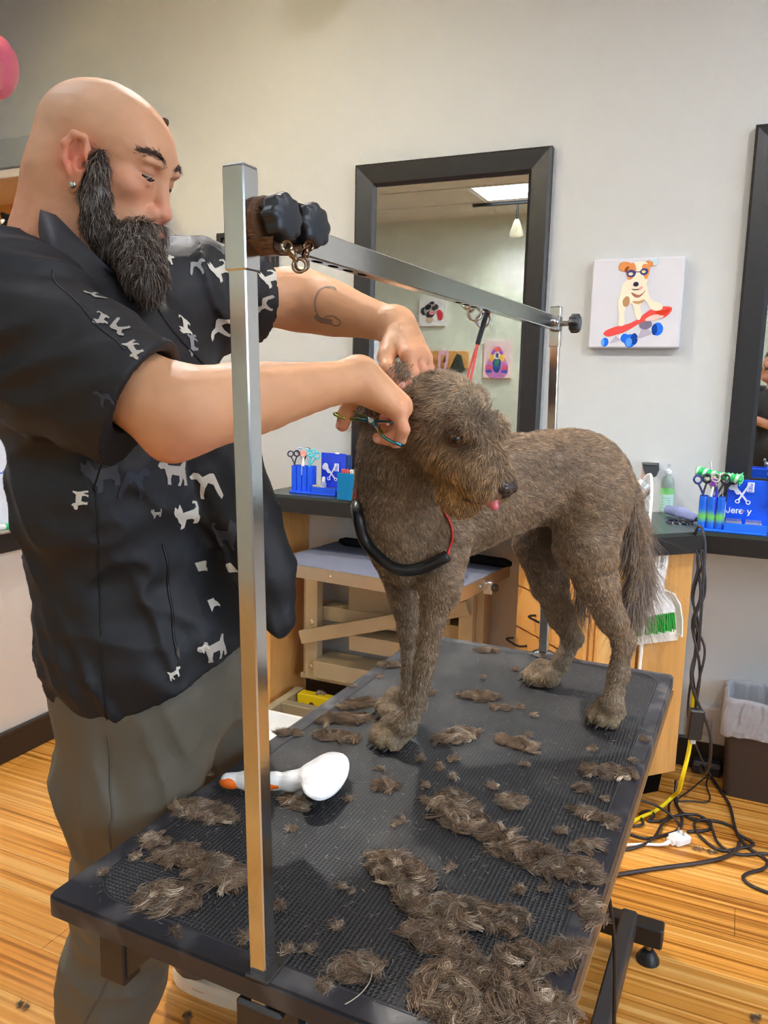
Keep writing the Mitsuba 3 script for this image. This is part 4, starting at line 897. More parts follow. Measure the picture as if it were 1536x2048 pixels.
# ---------------------------------------------------------------- dryer holder with white cord, trimmer, lavender clipper
k = thing('dryer_holder', 'silver grey cup holder leaning out of the corner worktop behind the tail', 'holder')
hb, ht = V(*(-0.2747, 2.394, 1.004)), V(*(-0.2428, 2.417, 1.054))
ax = unit(ht - hb); Lh = np.linalg.norm(ht - hb)
part(k, 'cup', lathe([(0.010, -0.06), (0.020, -0.01), (0.027, Lh * 0.6), (0.029, Lh), (0.026, Lh + 0.002), (0.022, Lh * 0.7), (0.0, Lh * 0.55)], hb, ax, 26), 'satin', srgb(206, 208, 210), 40)
for t in (0.30, 0.5, 0.7): part(k, 'ring', torus(hb + ax * Lh * t, 0.0235 + 0.006 * t, 0.0016, ax, 26, 6), 'satin', srgb(180, 182, 186), True)
part(k, 'arm', tube(spline([hb - ax * 0.055, V(hb[0] + 0.01, hb[1] + 0.03, CT + 0.03), V(hb[0] + 0.02, hb[1] + 0.05, CT + 0.0)], 12), 0.010, 10), 'plastic', DARK)
wc = thing('white_cable', 'thick white cable looping from the silver holder down past the dustpan', 'cable')
cpts = [ht - ax * 0.012, V(*(-0.2407, 2.41, 1.074)), V(*(-0.2289, 2.395, 1.085)), V(*(-0.2193, 2.364, 1.073)), V(*(-0.2099, 2.301, 1.009)), V(*(-0.2024, 2.217, 0.9523)), V(*(-0.1944, 2.164, 0.8807)), V(*(-0.1928, 2.141, 0.8046)), V(*(-0.1899, 2.124, 0.7004)), V(*(-0.1903, 2.116, 0.5927)), V(*(-0.1931, 2.107, 0.4839))]
put(wc, tube(spline(cpts, 80), 0.0042, 10), 'plastic', srgb(238, 236, 230), True)
k = thing('hair_trimmer', 'dark grey trimmer head hanging on the wall above the silver holder', 'clipper')
q = V(*(-0.2589, 2.744, 1.069)); e1 = V(1, 0, 0)
part(k, 'blade_cover', extrude(Polygon([(-0.024, 0.02), (0.022, 0.02), (0.025, 0.0), (0.017, -0.021), (0.008, -0.024), (-0.014, -0.016), (-0.022, 0.004)]).buffer(0.002), 0.018, np.array([[1, 0, 0, q[0]], [0, 0, -1, q[1]], [0, 1, 0, q[2]], [0, 0, 0, 1.0]])), 'plastic', srgb(62, 66, 72), False)
part(k, 'lip', box(q[0] - 0.028, q[0] + 0.022, q[1] - 0.021, q[1] - 0.018, q[2] + 0.014, q[2] + 0.022, 0.001), 'plastic', srgb(92, 96, 100), False)
part(k, 'grip', hull([q + V(-0.026, 0, 0.018), q + V(-0.016, 0, 0.02), q + V(-0.026, 0.015, 0.018), q + V(-0.034, 0, -0.035), q + V(-0.016, 0, -0.045), q + V(-0.03, 0.015, -0.03), q + V(-0.016, 0.015, -0.04)]), 'plastic', srgb(226, 200, 194), False, 'pale pink grip')
part(k, 'wall_bracket', box(q[0] - 0.012, q[0] + 0.012, q[1] + 0.001, 2.9, q[2] - 0.012, q[2] + 0.010, 0.002), 'plastic', srgb(200, 200, 202), False)
k = thing('lavender_clipper', 'lavender hair clipper lying on the worktop beside the right organiser', 'clipper')
a, b = V(*(-0.2021, 2.841, 0.915)) + V(0, 0, 0.002), V(*(-0.1125, 2.718, 0.915)) + V(0, 0, 0.002)
a = b + unit(a - b) * 0.15
fc = Field(np.minimum(a, b) - 0.03, np.maximum(a, b) + 0.03, 0.0022, 0.005)
fc.chain([a + V(0, 0, .008), a + (b - a) * 0.5 + V(0, 0, .010), b + V(0, 0, .006)], [0.0155, 0.017, 0.0135], 0.01); fc.warp(lambda p: np.maximum(0, 0.9057 - p[:, 2] + 0.0) * 3)
part(k, 'body', fc.mesh(2), 'plastic', srgb(150, 160, 214), True)
part(k, 'strain_relief', tube([b + V(0.006, -0.004, 0.004), b + unit(b - a) * 0.03 + V(0, -0.006, 0.001)], [0.007, 0.0045], 10), 'plastic', DARK)
part(k, 'cord', tube(spline([b + unit(b - a) * 0.028 + V(0, -0.006, 0.001), V(*(-0.086, 2.433, 0.9411)), V(*(-0.0724, 2.383, 0.9329)), V(*(-0.0646, 2.376, 0.9047)), V(*(-0.0617, 2.369, 0.856)), V(*(-0.0597, 2.363, 0.7852)), V(*(-0.058, 2.359, 0.6987)), V(*(-0.0552, 2.365, 0.5941))], 60), 0.0042, 10), 'plastic', srgb(44, 44, 50), True)

# ---------------------------------------------------------------- dustpan and hand brush on the cabinet door
dp = thing('dustpan', 'white dustpan hanging on the wooden cabinet door behind the tail', 'dustpan')
# local: x along the door, y out of it, z up
DX, DZ = 0.205, 0.725
pan = Polygon([(-0.085, -0.155), (0.098, -0.150), (0.094, -0.10), (0.080, -0.05), (0.055, -0.015), (0.020, 0.0), (0.016, 0.035), (0.019, 0.085), (0.012, 0.102), (-0.012, 0.102), (-0.019, 0.085), (-0.016, 0.035), (-0.02, 0.0), (-0.05, -0.015), (-0.075, -0.05), (-0.084, -0.10)]).buffer(0.004)
hole = affinity.scale(Point(0, 0.07).buffer(1, 16), 0.006, 0.020)
XZ = lambda y: M1 @ np.array([[1, 0, 0, DX], [0, 0, 1, y], [0, 1, 0, DZ], [0, 0, 0, 1.0]])
part(dp, 'back', extrude(pan.difference(hole), 0.004, XZ(0.022)), 'plastic', srgb(236, 232, 222), False)
rimp = pan.difference(pan.buffer(-0.005)).difference(sbox(-0.083, -0.2, 0.094, -0.148))
rimp = rimp.difference(sbox(-0.03, 0.0, 0.03, 0.2))
part(dp, 'rim', extrude(rimp, 0.022, XZ(0.026)), 'plastic', srgb(238, 234, 226), False)
part(dp, 'lip', extrude(sbox(-0.087, -0.172, 0.102, -0.150), 0.004, XZ(0.022)), 'plastic', srgb(228, 222, 208), False)
part(dp, 'peg', cyl((M1 @ V(DX, 0.018, DZ + 0.082, 1))[:3], (M1 @ V(DX, 0.06, DZ + 0.082, 1))[:3], 0.004, 10), 'plastic', WHITE)
hb2 = thing('hand_brush', 'white hand brush with green bristles clipped into the hanging dustpan', 'brush')
body = Polygon([(-0.060, -0.078), (0.060, -0.072), (0.060, -0.056), (0.046, -0.040), (0.022, -0.018), (0.012, 0.02), (0.016, 0.05), (0.021, 0.085), (0.020, 0.108), (0.008, 0.120), (-0.008, 0.120), (-0.020, 0.108), (-0.021, 0.085), (-0.016, 0.05), (-0.012, 0.02), (-0.022, -0.018), (-0.046, -0.040), (-0.060, -0.06)]).buffer(0.003, 8)
part(hb2, 'handle', extrude(body.difference(affinity.scale(Point(0, 0.092).buffer(1, 16), 0.007, 0.022)), 0.012, XZ(0.034)), 'gloss', srgb(244, 244, 242), 20)
part(hb2, 'ridge', cat_([extrude(body.buffer(-0.005).difference(affinity.scale(Point(0, 0.092).buffer(1, 16), 0.011, 0.027)), 0.004, XZ(0.046))]), 'gloss', srgb(244, 244, 242), 20)
for i in range(15):
    x = -0.056 + 0.112 * i / 14; L_ = 0.058 + 0.003 * math.sin(i * 2.1)
    ts = []
    for j in range(7):
        u = RNG.normal(0, 0.0018); w_ = RNG.uniform(0.036, 0.052); e = RNG.normal(0, 0.0022)
        p0 = (M1 @ V(DX + x + u * 0.6, w_, DZ - 0.078 + 0.006 * (i / 14), 1))[:3]; p1 = (M1 @ V(DX + x + u + e + 0.02 * (i / 14 - 0.5), w_, DZ - 0.078 - L_ + 0.006 * (i / 14), 1))[:3]
        ts.append(tube([p0, p1], [0.0019, 0.0016], 5))
    part(hb2, 'bristle_tuft', cat_(ts), 'plastic', srgb(36, 176, 66) * RNG.uniform(0.8, 1.15), False)

# ---------------------------------------------------------------- waste bin with liner
bn_ = thing('waste_bin', 'dark brown waste bin with a white liner under the right worktop', 'waste bin')
bo = V(*(0.0405, 2.709, 0)); bw, bd, bh = 0.42, 0.19, 0.33
def ring_box(x0, x1, y0, y1, z, r=0.02, n=6):
    p = sbox(x0 + r, y0 + r, x1 - r, y1 - r).buffer(r, n); c = np.array(LineString(p.exterior.coords).segmentize(0.012).coords)[:-1]; return np.c_[c, np.full(len(c), z)]
def loft(rings, cap0=False, cap1=False):
    n = len(rings[0]); v = np.vstack(rings); i = np.arange(n); j = (i + 1) % n; f = []
    for k in range(len(rings) - 1): f += [np.stack([k * n + i, k * n + j, (k + 1) * n + j], 1), np.stack([k * n + i, (k + 1) * n + j, (k + 1) * n + i], 1)]
    for c, k, o in ((cap0, 0, 1), (cap1, len(rings) - 1, 0)):
        if c:
            v = np.vstack([v, rings[k].mean(0)]); m = len(v) - 1; f.append(np.stack([k * n + j, k * n + i, np.full(n, m)], 1) if o else np.stack([k * n + i, k * n + j, np.full(n, m)], 1))
    return trimesh.Trimesh(v, np.vstack(f), process=False)
def rb(z, g=0.0): return ring_box(bo[0] - 0.004 - g, bo[0] + bw + g, bo[1] - g, bo[1] + bd + g, z)
n0 = len(rb(0)); resamp = lambda r: r if len(r) == n0 else np.c_[np.interp(np.linspace(0, len(r), n0, endpoint=False), np.arange(len(r) + 1), np.r_[r[:, 0], r[0, 0]]), np.interp(np.linspace(0, len(r), n0, endpoint=False), np.arange(len(r) + 1), np.r_[r[:, 1], r[0, 1]]), np.full(n0, r[0, 2])]
part(bn_, 'body', loft([resamp(rb(0, -0.012)), resamp(rb(0.01, -0.010)), resamp(rb(bh, 0.004)), resamp(rb(bh, 0.001)), resamp(rb(0.012, -0.016))], True, True), 'plastic', srgb(52, 42, 38), 40)
rings = []
for k_, (z, g) in enumerate([(0.03, -0.018), (0.14, -0.008), (bh + 0.004, -0.004), (bh + 0.013, 0.002), (bh + 0.006, 0.010), (bh - 0.03, 0.013), (bh - 0.06, 0.014), (bh - 0.09, 0.014), (bh - 0.115, 0.013)]):
    r_ = resamp(rb(z, g)); w_ = fbm3(np.c_[r_[:, :2], np.full(n0, z)], 60, 3, 3)[:, None]; c_ = r_.mean(0); dirn = r_ - c_; dirn[:, 2] = 0; dirn /= np.linalg.norm(dirn, axis=1, keepdims=True)
    r_ = r_ + dirn * np.maximum(w_ * 0.020, -0.004); 
    if k_ == 8: r_[:, 2] += fbm3(r_, 25, 2, 5) * 0.05
    if k_ in (2, 3, 4): r_[:, 2] += fbm3(r_, 12, 2, 9) * 0.012
    rings.append(r_)
lin_ = loft(rings).subdivide().subdivide()
lin_.vertices += np.array([0.6, -0.8, 0]) * (fbm3(lin_.vertices * V(1, 1, 2.2), 70, 3, 12)[:, None] * 0.010)
part(bn_, 'liner', lin_, 'translucent', srgb(232, 232, 238), True, 'crinkled white plastic bag folded over the rim')

# ---------------------------------------------------------------- cables
def cable(name, label, pts, r, col, mat='plastic', n=120):
    k = thing(name, label, 'cable'); put(k, tube(spline(pts, n), r, 8), mat, col, True); return k
G = 0.0045
CB = srgb(40, 36, 38)
cable('yellow_cable', 'yellow extension cable running from behind the cabinet under the table', [V(*(-0.0604, 2.416, 0.4549)), V(*(-0.0588, 2.422, 0.3593)), V(*(-0.0594, 2.406, 0.271)), V(*(-0.0694, 2.389, 0.1971)), V(*(-0.1065, 2.553, 0.03)), V(*(-0.1449, 2.488, 0.012)), V(*(-0.1779, 2.447, 0.006)), V(*(-0.2061, 2.394, 0.006)), V(*(-0.2447, 2.329, 0.006))], 0.0062, srgb(236, 210, 20))
for i, (dx, dd_, r) in enumerate(((0, 0, .004), (-6, .01, .0035), (5, .02, .0035), (-2, -.012, .003), (3, -.008, .0028))):
    rr = random.Random(i + 3)
    P = ((-0.0752, 2.437, 0.8709), (-0.0719, 2.432, 0.7982), (-0.0698, 2.425, 0.7251), (-0.0689, 2.416, 0.6675), (-0.0603, 2.417, 0.5925), (-0.0611, 2.415, 0.5167), (-0.0579, 2.419, 0.4385), (-0.0561, 2.423, 0.3594))
    off = [V(rr.uniform(-.012, .012), rr.uniform(-.008, .008) , 0) for _ in P]
    cable('hanging_cable', ('thickest black cable hanging beside the wooden cabinet', 'black cable hanging left in the bundle beside the cabinet', 'black cable hanging right in the bundle beside the cabinet', 'thin black lead woven through the hanging cable bundle', 'thinnest wavy black lead in the hanging cable bundle')[i], [np.array(p) + o + V(dx * .0012, 0, 0) for p, o in zip(P, off)], r, CB, n=70)
k = thing('power_brick', 'black power adapter hanging in the cables beside the cabinet', 'power adapter')
q = V(*(-0.0484, 2.362, 0.3725)); part(k, 'body', at(box(-0.021, 0.021, -0.014, 0.014, -0.046, 0.046, 0.005), trimesh.transformations.compose_matrix(translate=q, angles=(0, 0.05, 0.35))), 'plastic', srgb(24, 24, 26), False); part(k, 'plug_end', at(box(-0.008, 0.008, -0.006, 0.006, -0.060, -0.046, 0.002), trimesh.transformations.compose_matrix(translate=q, angles=(0, 0.05, 0.35))), 'plastic', srgb(190, 190, 186), False)
cable('floor_cable', 'long black cable dropping beside the bin and curling on the wood floor', [V(*(-0.0594, 2.426, 0.5749)), V(*(-0.0364, 2.406, 0.4011)), V(*(-0.0061, 2.417, 0.3249)), V(*(0.0001, 2.428, 0.243)), V(*(-0.0026, 2.825, 0.02)), V(*(0.0393, 2.742, 0.005)), V(*(0.0684, 2.656, 0.005)), V(*(0.0877, 2.51, 0.005)), V(*(0.1047, 2.443, 0.005)), V(*(0.1421, 2.39, 0.005)), V(*(0.1729, 2.359, 0.005)), V(*(0.167, 2.321, 0.005)), V(*(0.1282, 2.276, 0.005)), V(*(0.1104, 2.237, 0.005)), V(*(0.1278, 2.214, 0.005)), V(*(0.1716, 2.199, 0.005)), V(*(0.2178, 2.187, 0.005))], 0.0047, CB)
cable('floor_cable', 'thick dark cable lying straight across the floor from under the table', [V(*(-0.2464, 2.061, 0.006)), V(*(-0.2053, 2.099, 0.006)), V(*(-0.0894, 2.194, 0.006)), V(*(0.0244, 2.284, 0.006)), V(*(0.0694, 2.333, 0.006)), V(*(0.0928, 2.378, 0.006)), V(*(0.0993, 2.424, 0.006))], 0.0058, srgb(52, 40, 38))
cable('floor_cable', 'black cable looping in wide ovals on the floor in front of the bin', [V(*(-0.0972, 2.654, 0.05)), V(*(-0.0942, 2.614, 0.008)), V(*(-0.077, 2.547, 0.006)), V(*(-0.0342, 2.502, 0.006)), V(*(0.0303, 2.521, 0.006)), V(*(0.0877, 2.499, 0.006)), V(*(0.096, 2.465, 0.01)), V(*(0.1292, 2.45, 0.006)), V(*(0.1372, 2.44, 0.006)), V(*(0.1021, 2.394, 0.006)), V(*(0.0489, 2.356, 0.006)), V(*(0.0069, 2.387, 0.006)), V(*(-0.0278, 2.456, 0.012)), V(*(-0.0194, 2.488, 0.012)), V(*(0.0131, 2.508, 0.01)), V(*(0.0201, 2.485, 0.006)), V(*(-0.0094, 2.439, 0.006)), V(*(-0.0436, 2.416, 0.006))], 0.0044, CB)
cable('floor_cable', 'black cable snaking left toward the table legs on the floor', [V(*(-0.0834, 2.668, 0.02)), V(*(-0.0901, 2.603, 0.006)), V(*(-0.0636, 2.481, 0.006)), V(*(-0.0721, 2.414, 0.006)), V(*(-0.1174, 2.355, 0.006)), V(*(-0.1639, 2.321, 0.006)), V(*(-0.193, 2.324, 0.006)), V(*(-0.2233, 2.279, 0.006))], 0.0044, CB)
cable('floor_cable', 'black cable crossing under the white plug toward the table', [V(*(-0.216, 2.226, 0.006)), V(*(-0.1717, 2.265, 0.006)), V(*(-0.1358, 2.321, 0.01)), V(*(-0.111, 2.443, 0.01)), V(*(-0.0711, 2.498, 0.012)), V(*(-0.0136, 2.52, 0.012)), V(*(0.0251, 2.462, 0.006)), V(*(0.0481, 2.381, 0.008)), V(*(0.0824, 2.356, 0.006)), V(*(0.1419, 2.38, 0.006)), V(*(0.2074, 2.39, 0.006))], 0.0044, CB)
cable('floor_cable', 'thin black cable with a small loop near the table edge', [V(*(-0.2035, 2.374, 0.006)), V(*(-0.1769, 2.425, 0.006)), V(*(-0.1846, 2.467, 0.006)), V(*(-0.1624, 2.483, 0.01)), V(*(-0.1449, 2.459, 0.01)), V(*(-0.1596, 2.43, 0.006)), V(*(-0.1311, 2.441, 0.006)), V(*(-0.104, 2.507, 0.006)), V(*(-0.105, 2.595, 0.006)), V(*(-0.0976, 2.606, 0.02))], 0.004, CB)
cable('floor_cable', 'thin black lead under the worktop between cables and bin', [V(*(-0.0479, 2.396, 0.3093)), V(*(-0.009, 2.461, 0.2021)), V(*(-0.0191, 2.779, 0.01)), V(*(-0.0635, 2.668, 0.005)), V(*(-0.0838, 2.601, 0.005)), V(*(-0.0407, 2.622, 0.005)), V(*(0.0042, 2.638, 0.005)), V(*(0.0107, 2.669, 0.005)), V(*(-0.0013, 2.738, 0.006)), V(*(-0.0011, 2.786, 0.02))], 0.0024, CB)
cable('floor_cable', 'black lead arching from the table edge to the white plug', [V(*(-0.2003, 2.439, 0.06)), V(*(-0.1598, 2.459, 0.05)), V(*(-0.1145, 2.468, 0.03)), V(*(-0.0801, 2.456, 0.015)), V(*(-0.0687, 2.42, 0.012)), V(*(-0.0906, 2.369, 0.012))], 0.004, CB)
k = thing('white_plug', 'white power plug with lead lying on the floor beside the table', 'plug')
a, b = V(*(-0.0808, 2.332, 0.014)), V(*(-0.0275, 2.394, 0.014)); d_ = unit(b - a)
part(k, 'body', at(box(0, 0.055, -0.022, 0.022, -0.013, 0.013, 0.005), frame(a, d_)), 'plastic', srgb(240, 240, 238), False); part(k, 'collar', at(box(-0.012, 0.0, -0.014, 0.014, -0.009, 0.009, 0.003), frame(a, d_)), 'plastic', srgb(232, 232, 230), False)
for s in (-0.009, 0.009): part(k, 'prong', at(box(0.030, 0.032, s - 0.003, s + 0.003, 0.013, 0.030), frame(a, d_)), 'satin', STEEL, False)
part(k, 'lead', tube(spline([a - d_ * 0.012, a - d_ * 0.03 + V(0, 0, -.004), V(*(-0.1398, 2.295, 0.006)), V(*(-0.1996, 2.262, 0.006)), V(*(-0.2388, 2.237, 0.006))], 24), [0.0065] * 3 + [0.0045] * 21, 10), 'plastic', srgb(240, 238, 232), True)
k = thing('floor_adapter', 'small dark grey adapter on the floor against the back baseboard', 'power adapter')
q = V(*(-0.0363, 2.852, 0)); part(k, 'body', box(q[0] - 0.02, q[0] + 0.075, q[1] - 0.01, q[1] + 0.04, 0.0, 0.045, 0.006), 'plastic', srgb(46, 50, 54), False); part(k, 'stripe', box(q[0] - 0.015, q[0] + 0.07, q[1] - 0.0115, q[1] - 0.0100, 0.03, 0.04), 'plastic', srgb(90, 96, 100), False)
k = thing('outlet_cover', 'light grey outlet box low on the wall beside the bin', 'outlet'); q = V(*(-0.0235, 2.895, 0.1661)); part(k, 'plate', box(q[0] - 0.055, q[0] + 0.075, 2.87, 2.9, q[2] - 0.06, q[2] + 0.07, 0.004), 'plastic', srgb(186, 186, 190), False); part(k, 'socket', box(q[0] - 0.02, q[0] + 0.02, 2.866, 2.87, q[2] - 0.03, q[2] + 0.03, 0.002), 'plastic', srgb(160, 160, 164), False)

# ---------------------------------------------------------------- left side: shelf unit, balloon, baskets, whiteboard
su = thing('shelf_unit', 'tall honey wood shelf unit with a grey top board behind the low wall', 'shelf unit')
sx0, sx1, sy0 = -3.5, -2.52, 2.52
part(su, 'top_board', box(sx0 - 0.02, sx1 + 0.02, sy0 - 0.02, 2.9, 2.17, 2.285, 0.004), 'plastic', srgb(116, 122, 134), False)
part(su, 'edge_strip', box(sx0 - 0.01, sx1 + 0.01, sy0 - 0.012, 2.9, 2.135, 2.17, 0.003), 'plastic', srgb(226, 214, 200), False)
for x in (sx0, sx1 - 0.025): part(su, 'side', box(x, x + 0.025, sy0, 2.9, 0, 2.135), 'veneer', None, False)
part(su, 'back', box(sx0 + 0.025, sx1 - 0.025, 2.88, 2.9, 0, 2.135), 'veneer', None, False)
for z in (0.05, 0.6, 1.15, 1.68): part(su, 'shelf', box(sx0 + 0.025, sx1 - 0.025, sy0, 2.88, z, z + 0.025), 'veneer', None, False)
bq = V(*(-2.456, 2.105, 2.371))
bl_ = thing('pink_balloon', 'shiny pink balloon standing above the gift basket at the upper left', 'balloon')
part(bl_, 'skin', lathe([(0.002, -0.110), (0.03, -0.104), (0.065, -0.08), (0.09, -0.036), (0.097, 0.008), (0.088, 0.052), (0.062, 0.088), (0.03, 0.106), (0.001, 0.110)], bq, (0.05, 0, 1), 36), 'gloss', srgb(226, 110, 140), True)
part(bl_, 'knot', lathe([(0.004, -0.112), (0.010, -0.124), (0.006, -0.128)], bq, (0.05, 0, 1), 14), 'gloss', srgb(206, 90, 120), 40)
gb = thing('gift_basket', 'pink gift basket with pleated red paper at the upper left', 'gift basket')
q = V(*(-2.484, 2.054, 2.151)); q[2] = 2.2855
part(gb, 'basket', lathe([(0.0, 0.0), (0.10, 0.0), (0.125, 0.06), (0.13, 0.075), (0.12, 0.075), (0.10, 0.01), (0.0, 0.01)], q, n=32), 'plastic', srgb(226, 120, 140), 40)
for j in range(8):
    s = j / 8; r_ = 0.125 + 0.01 * (j % 2)
    part(gb, 'paper_pleat', hull([q + V(0.07, -0.11, 0.07 + 0.012 * j), q + V(0.07, -0.11, 0.078 + 0.012 * j), q + V(0.155 - 0.008 * max(0, j - 4), -0.06, 0.066 + 0.012 * j), q + V(0.155 - 0.008 * max(0, j - 4), -0.06, 0.074 + 0.012 * j), q + V(0.10, 0.0, 0.07 + 0.012 * j), q + V(0.10, 0.0, 0.078 + 0.012 * j)]), 'plastic', srgb(222, 92, 84) * (1.0 if j % 2 else 0.8), False)
part(gb, 'tissue', hull([q + V(0.0, -0.1, 0.07), q + V(0.07, -0.1, 0.07), q + V(0.03, -0.06, 0.21), q + V(-0.05, -0.03, 0.20), q + V(0.1, 0.03, 0.08), q + V(-0.08, 0.05, 0.08), q + V(0.12, -0.04, 0.16)]), 'plastic', srgb(232, 110, 104), False)
pk_ = thing('polka_dot_bag', 'black bag with white polka dots standing on the shelf behind the man', 'bag')
q = V(*(-2.332, 2.089, 1.774)); q[2] = 1.7055
fbag = Field(q - V(0.10, 0.08, 0), q + V(0.10, 0.08, 0.2), 0.005, 0.02); fbag.ell(q + V(0, 0, 0.085), (0.075, 0.055, 0.095), None, 0.02); fbag.cone(q + V(-0.05, 0, 0.15), q + V(-0.075, 0, 0.175), 0.02, 0.008, 0.02); fbag.cone(q + V(0.05, 0, 0.15), q + V(0.07, 0, 0.18), 0.02, 0.008, 0.02)
part(pk_, 'body', fbag.mesh(2), 'matte', DARK, True)
for x, z in ((-0.03, 0.14), (0.02, 0.155), (0.0, 0.11), (-0.035, 0.08), (0.03, 0.09), (-0.005, 0.055), (-0.045, 0.04), (0.035, 0.04)):
    part(pk_, 'dot', ell(q + V(x, -0.055 * math.sqrt(max(0.05, 1 - (x / 0.075) ** 2 - ((z - 0.085) / 0.095) ** 2)) - 0.001, z), (0.011, 0.004, 0.009), None, 2), 'matte', WHITE, True)
wb = thing('whiteboard', 'whiteboard with faint blue marker writing on the low left wall', 'whiteboard')
part(wb, 'surface', box(-2.243, -2.232, 0.9, 2.55, 0.83, 1.62), 'gloss', srgb(236, 238, 246), False)
part(wb, 'frame', cat_([box(-2.243, -2.226, 0.88, 2.57, 0.812, 0.83, .002), box(-2.243, -2.226, 0.88, 2.57, 1.62, 1.638, .002), box(-2.243, -2.226, 0.88, 0.9, 0.83, 1.62, .002), box(-2.243, -2.226, 2.55, 2.57, 0.83, 1.62, .002)]), 'satin', srgb(196, 190, 180), False)
part(wb, 'tray', box(-2.226, -2.165, 1.0, 2.45, 0.814, 0.822, 0.002), 'satin', srgb(200, 194, 184), False)
wy = px_y = V(*(-2.23, 1.873, 1.012))
part(wb, 'writing', cat_([tube(spline([V(-2.2315, 1.70 + 0.035 * i, wy[2] + 0.014 * math.sin(i * 2.0) + (0.02 if i % 3 == 0 else 0)) for i in range(9)], 70), 0.0022, 6), tube(spline([V(-2.2315, 1.66 + 0.05 * i, wy[2] - 0.05 + 0.010 * math.sin(i * 2.7)) for i in range(5)], 30), 0.002, 6)]), 'matte', srgb(90, 110, 214), True, 'blue marker writing')
mk = thing('marker', 'white marker pen with green label on the whiteboard tray', 'marker'); my = V(*(-2.19, 1.879, 0.8739))
part(mk, 'barrel', cyl((-2.195, my[1] - 0.06, 0.832), (-2.195, my[1] + 0.055, 0.832), 0.009, 14), 'plastic', WHITE); part(mk, 'label', cyl((-2.195, my[1] - 0.03, 0.832), (-2.195, my[1] + 0.02, 0.832), 0.0094, 14), 'plastic', srgb(60, 180, 110)); part(mk, 'cap', cyl((-2.195, my[1] + 0.055, 0.832), (-2.195, my[1] + 0.10, 0.832), 0.0095, 14), 'plastic', srgb(110, 60, 66))

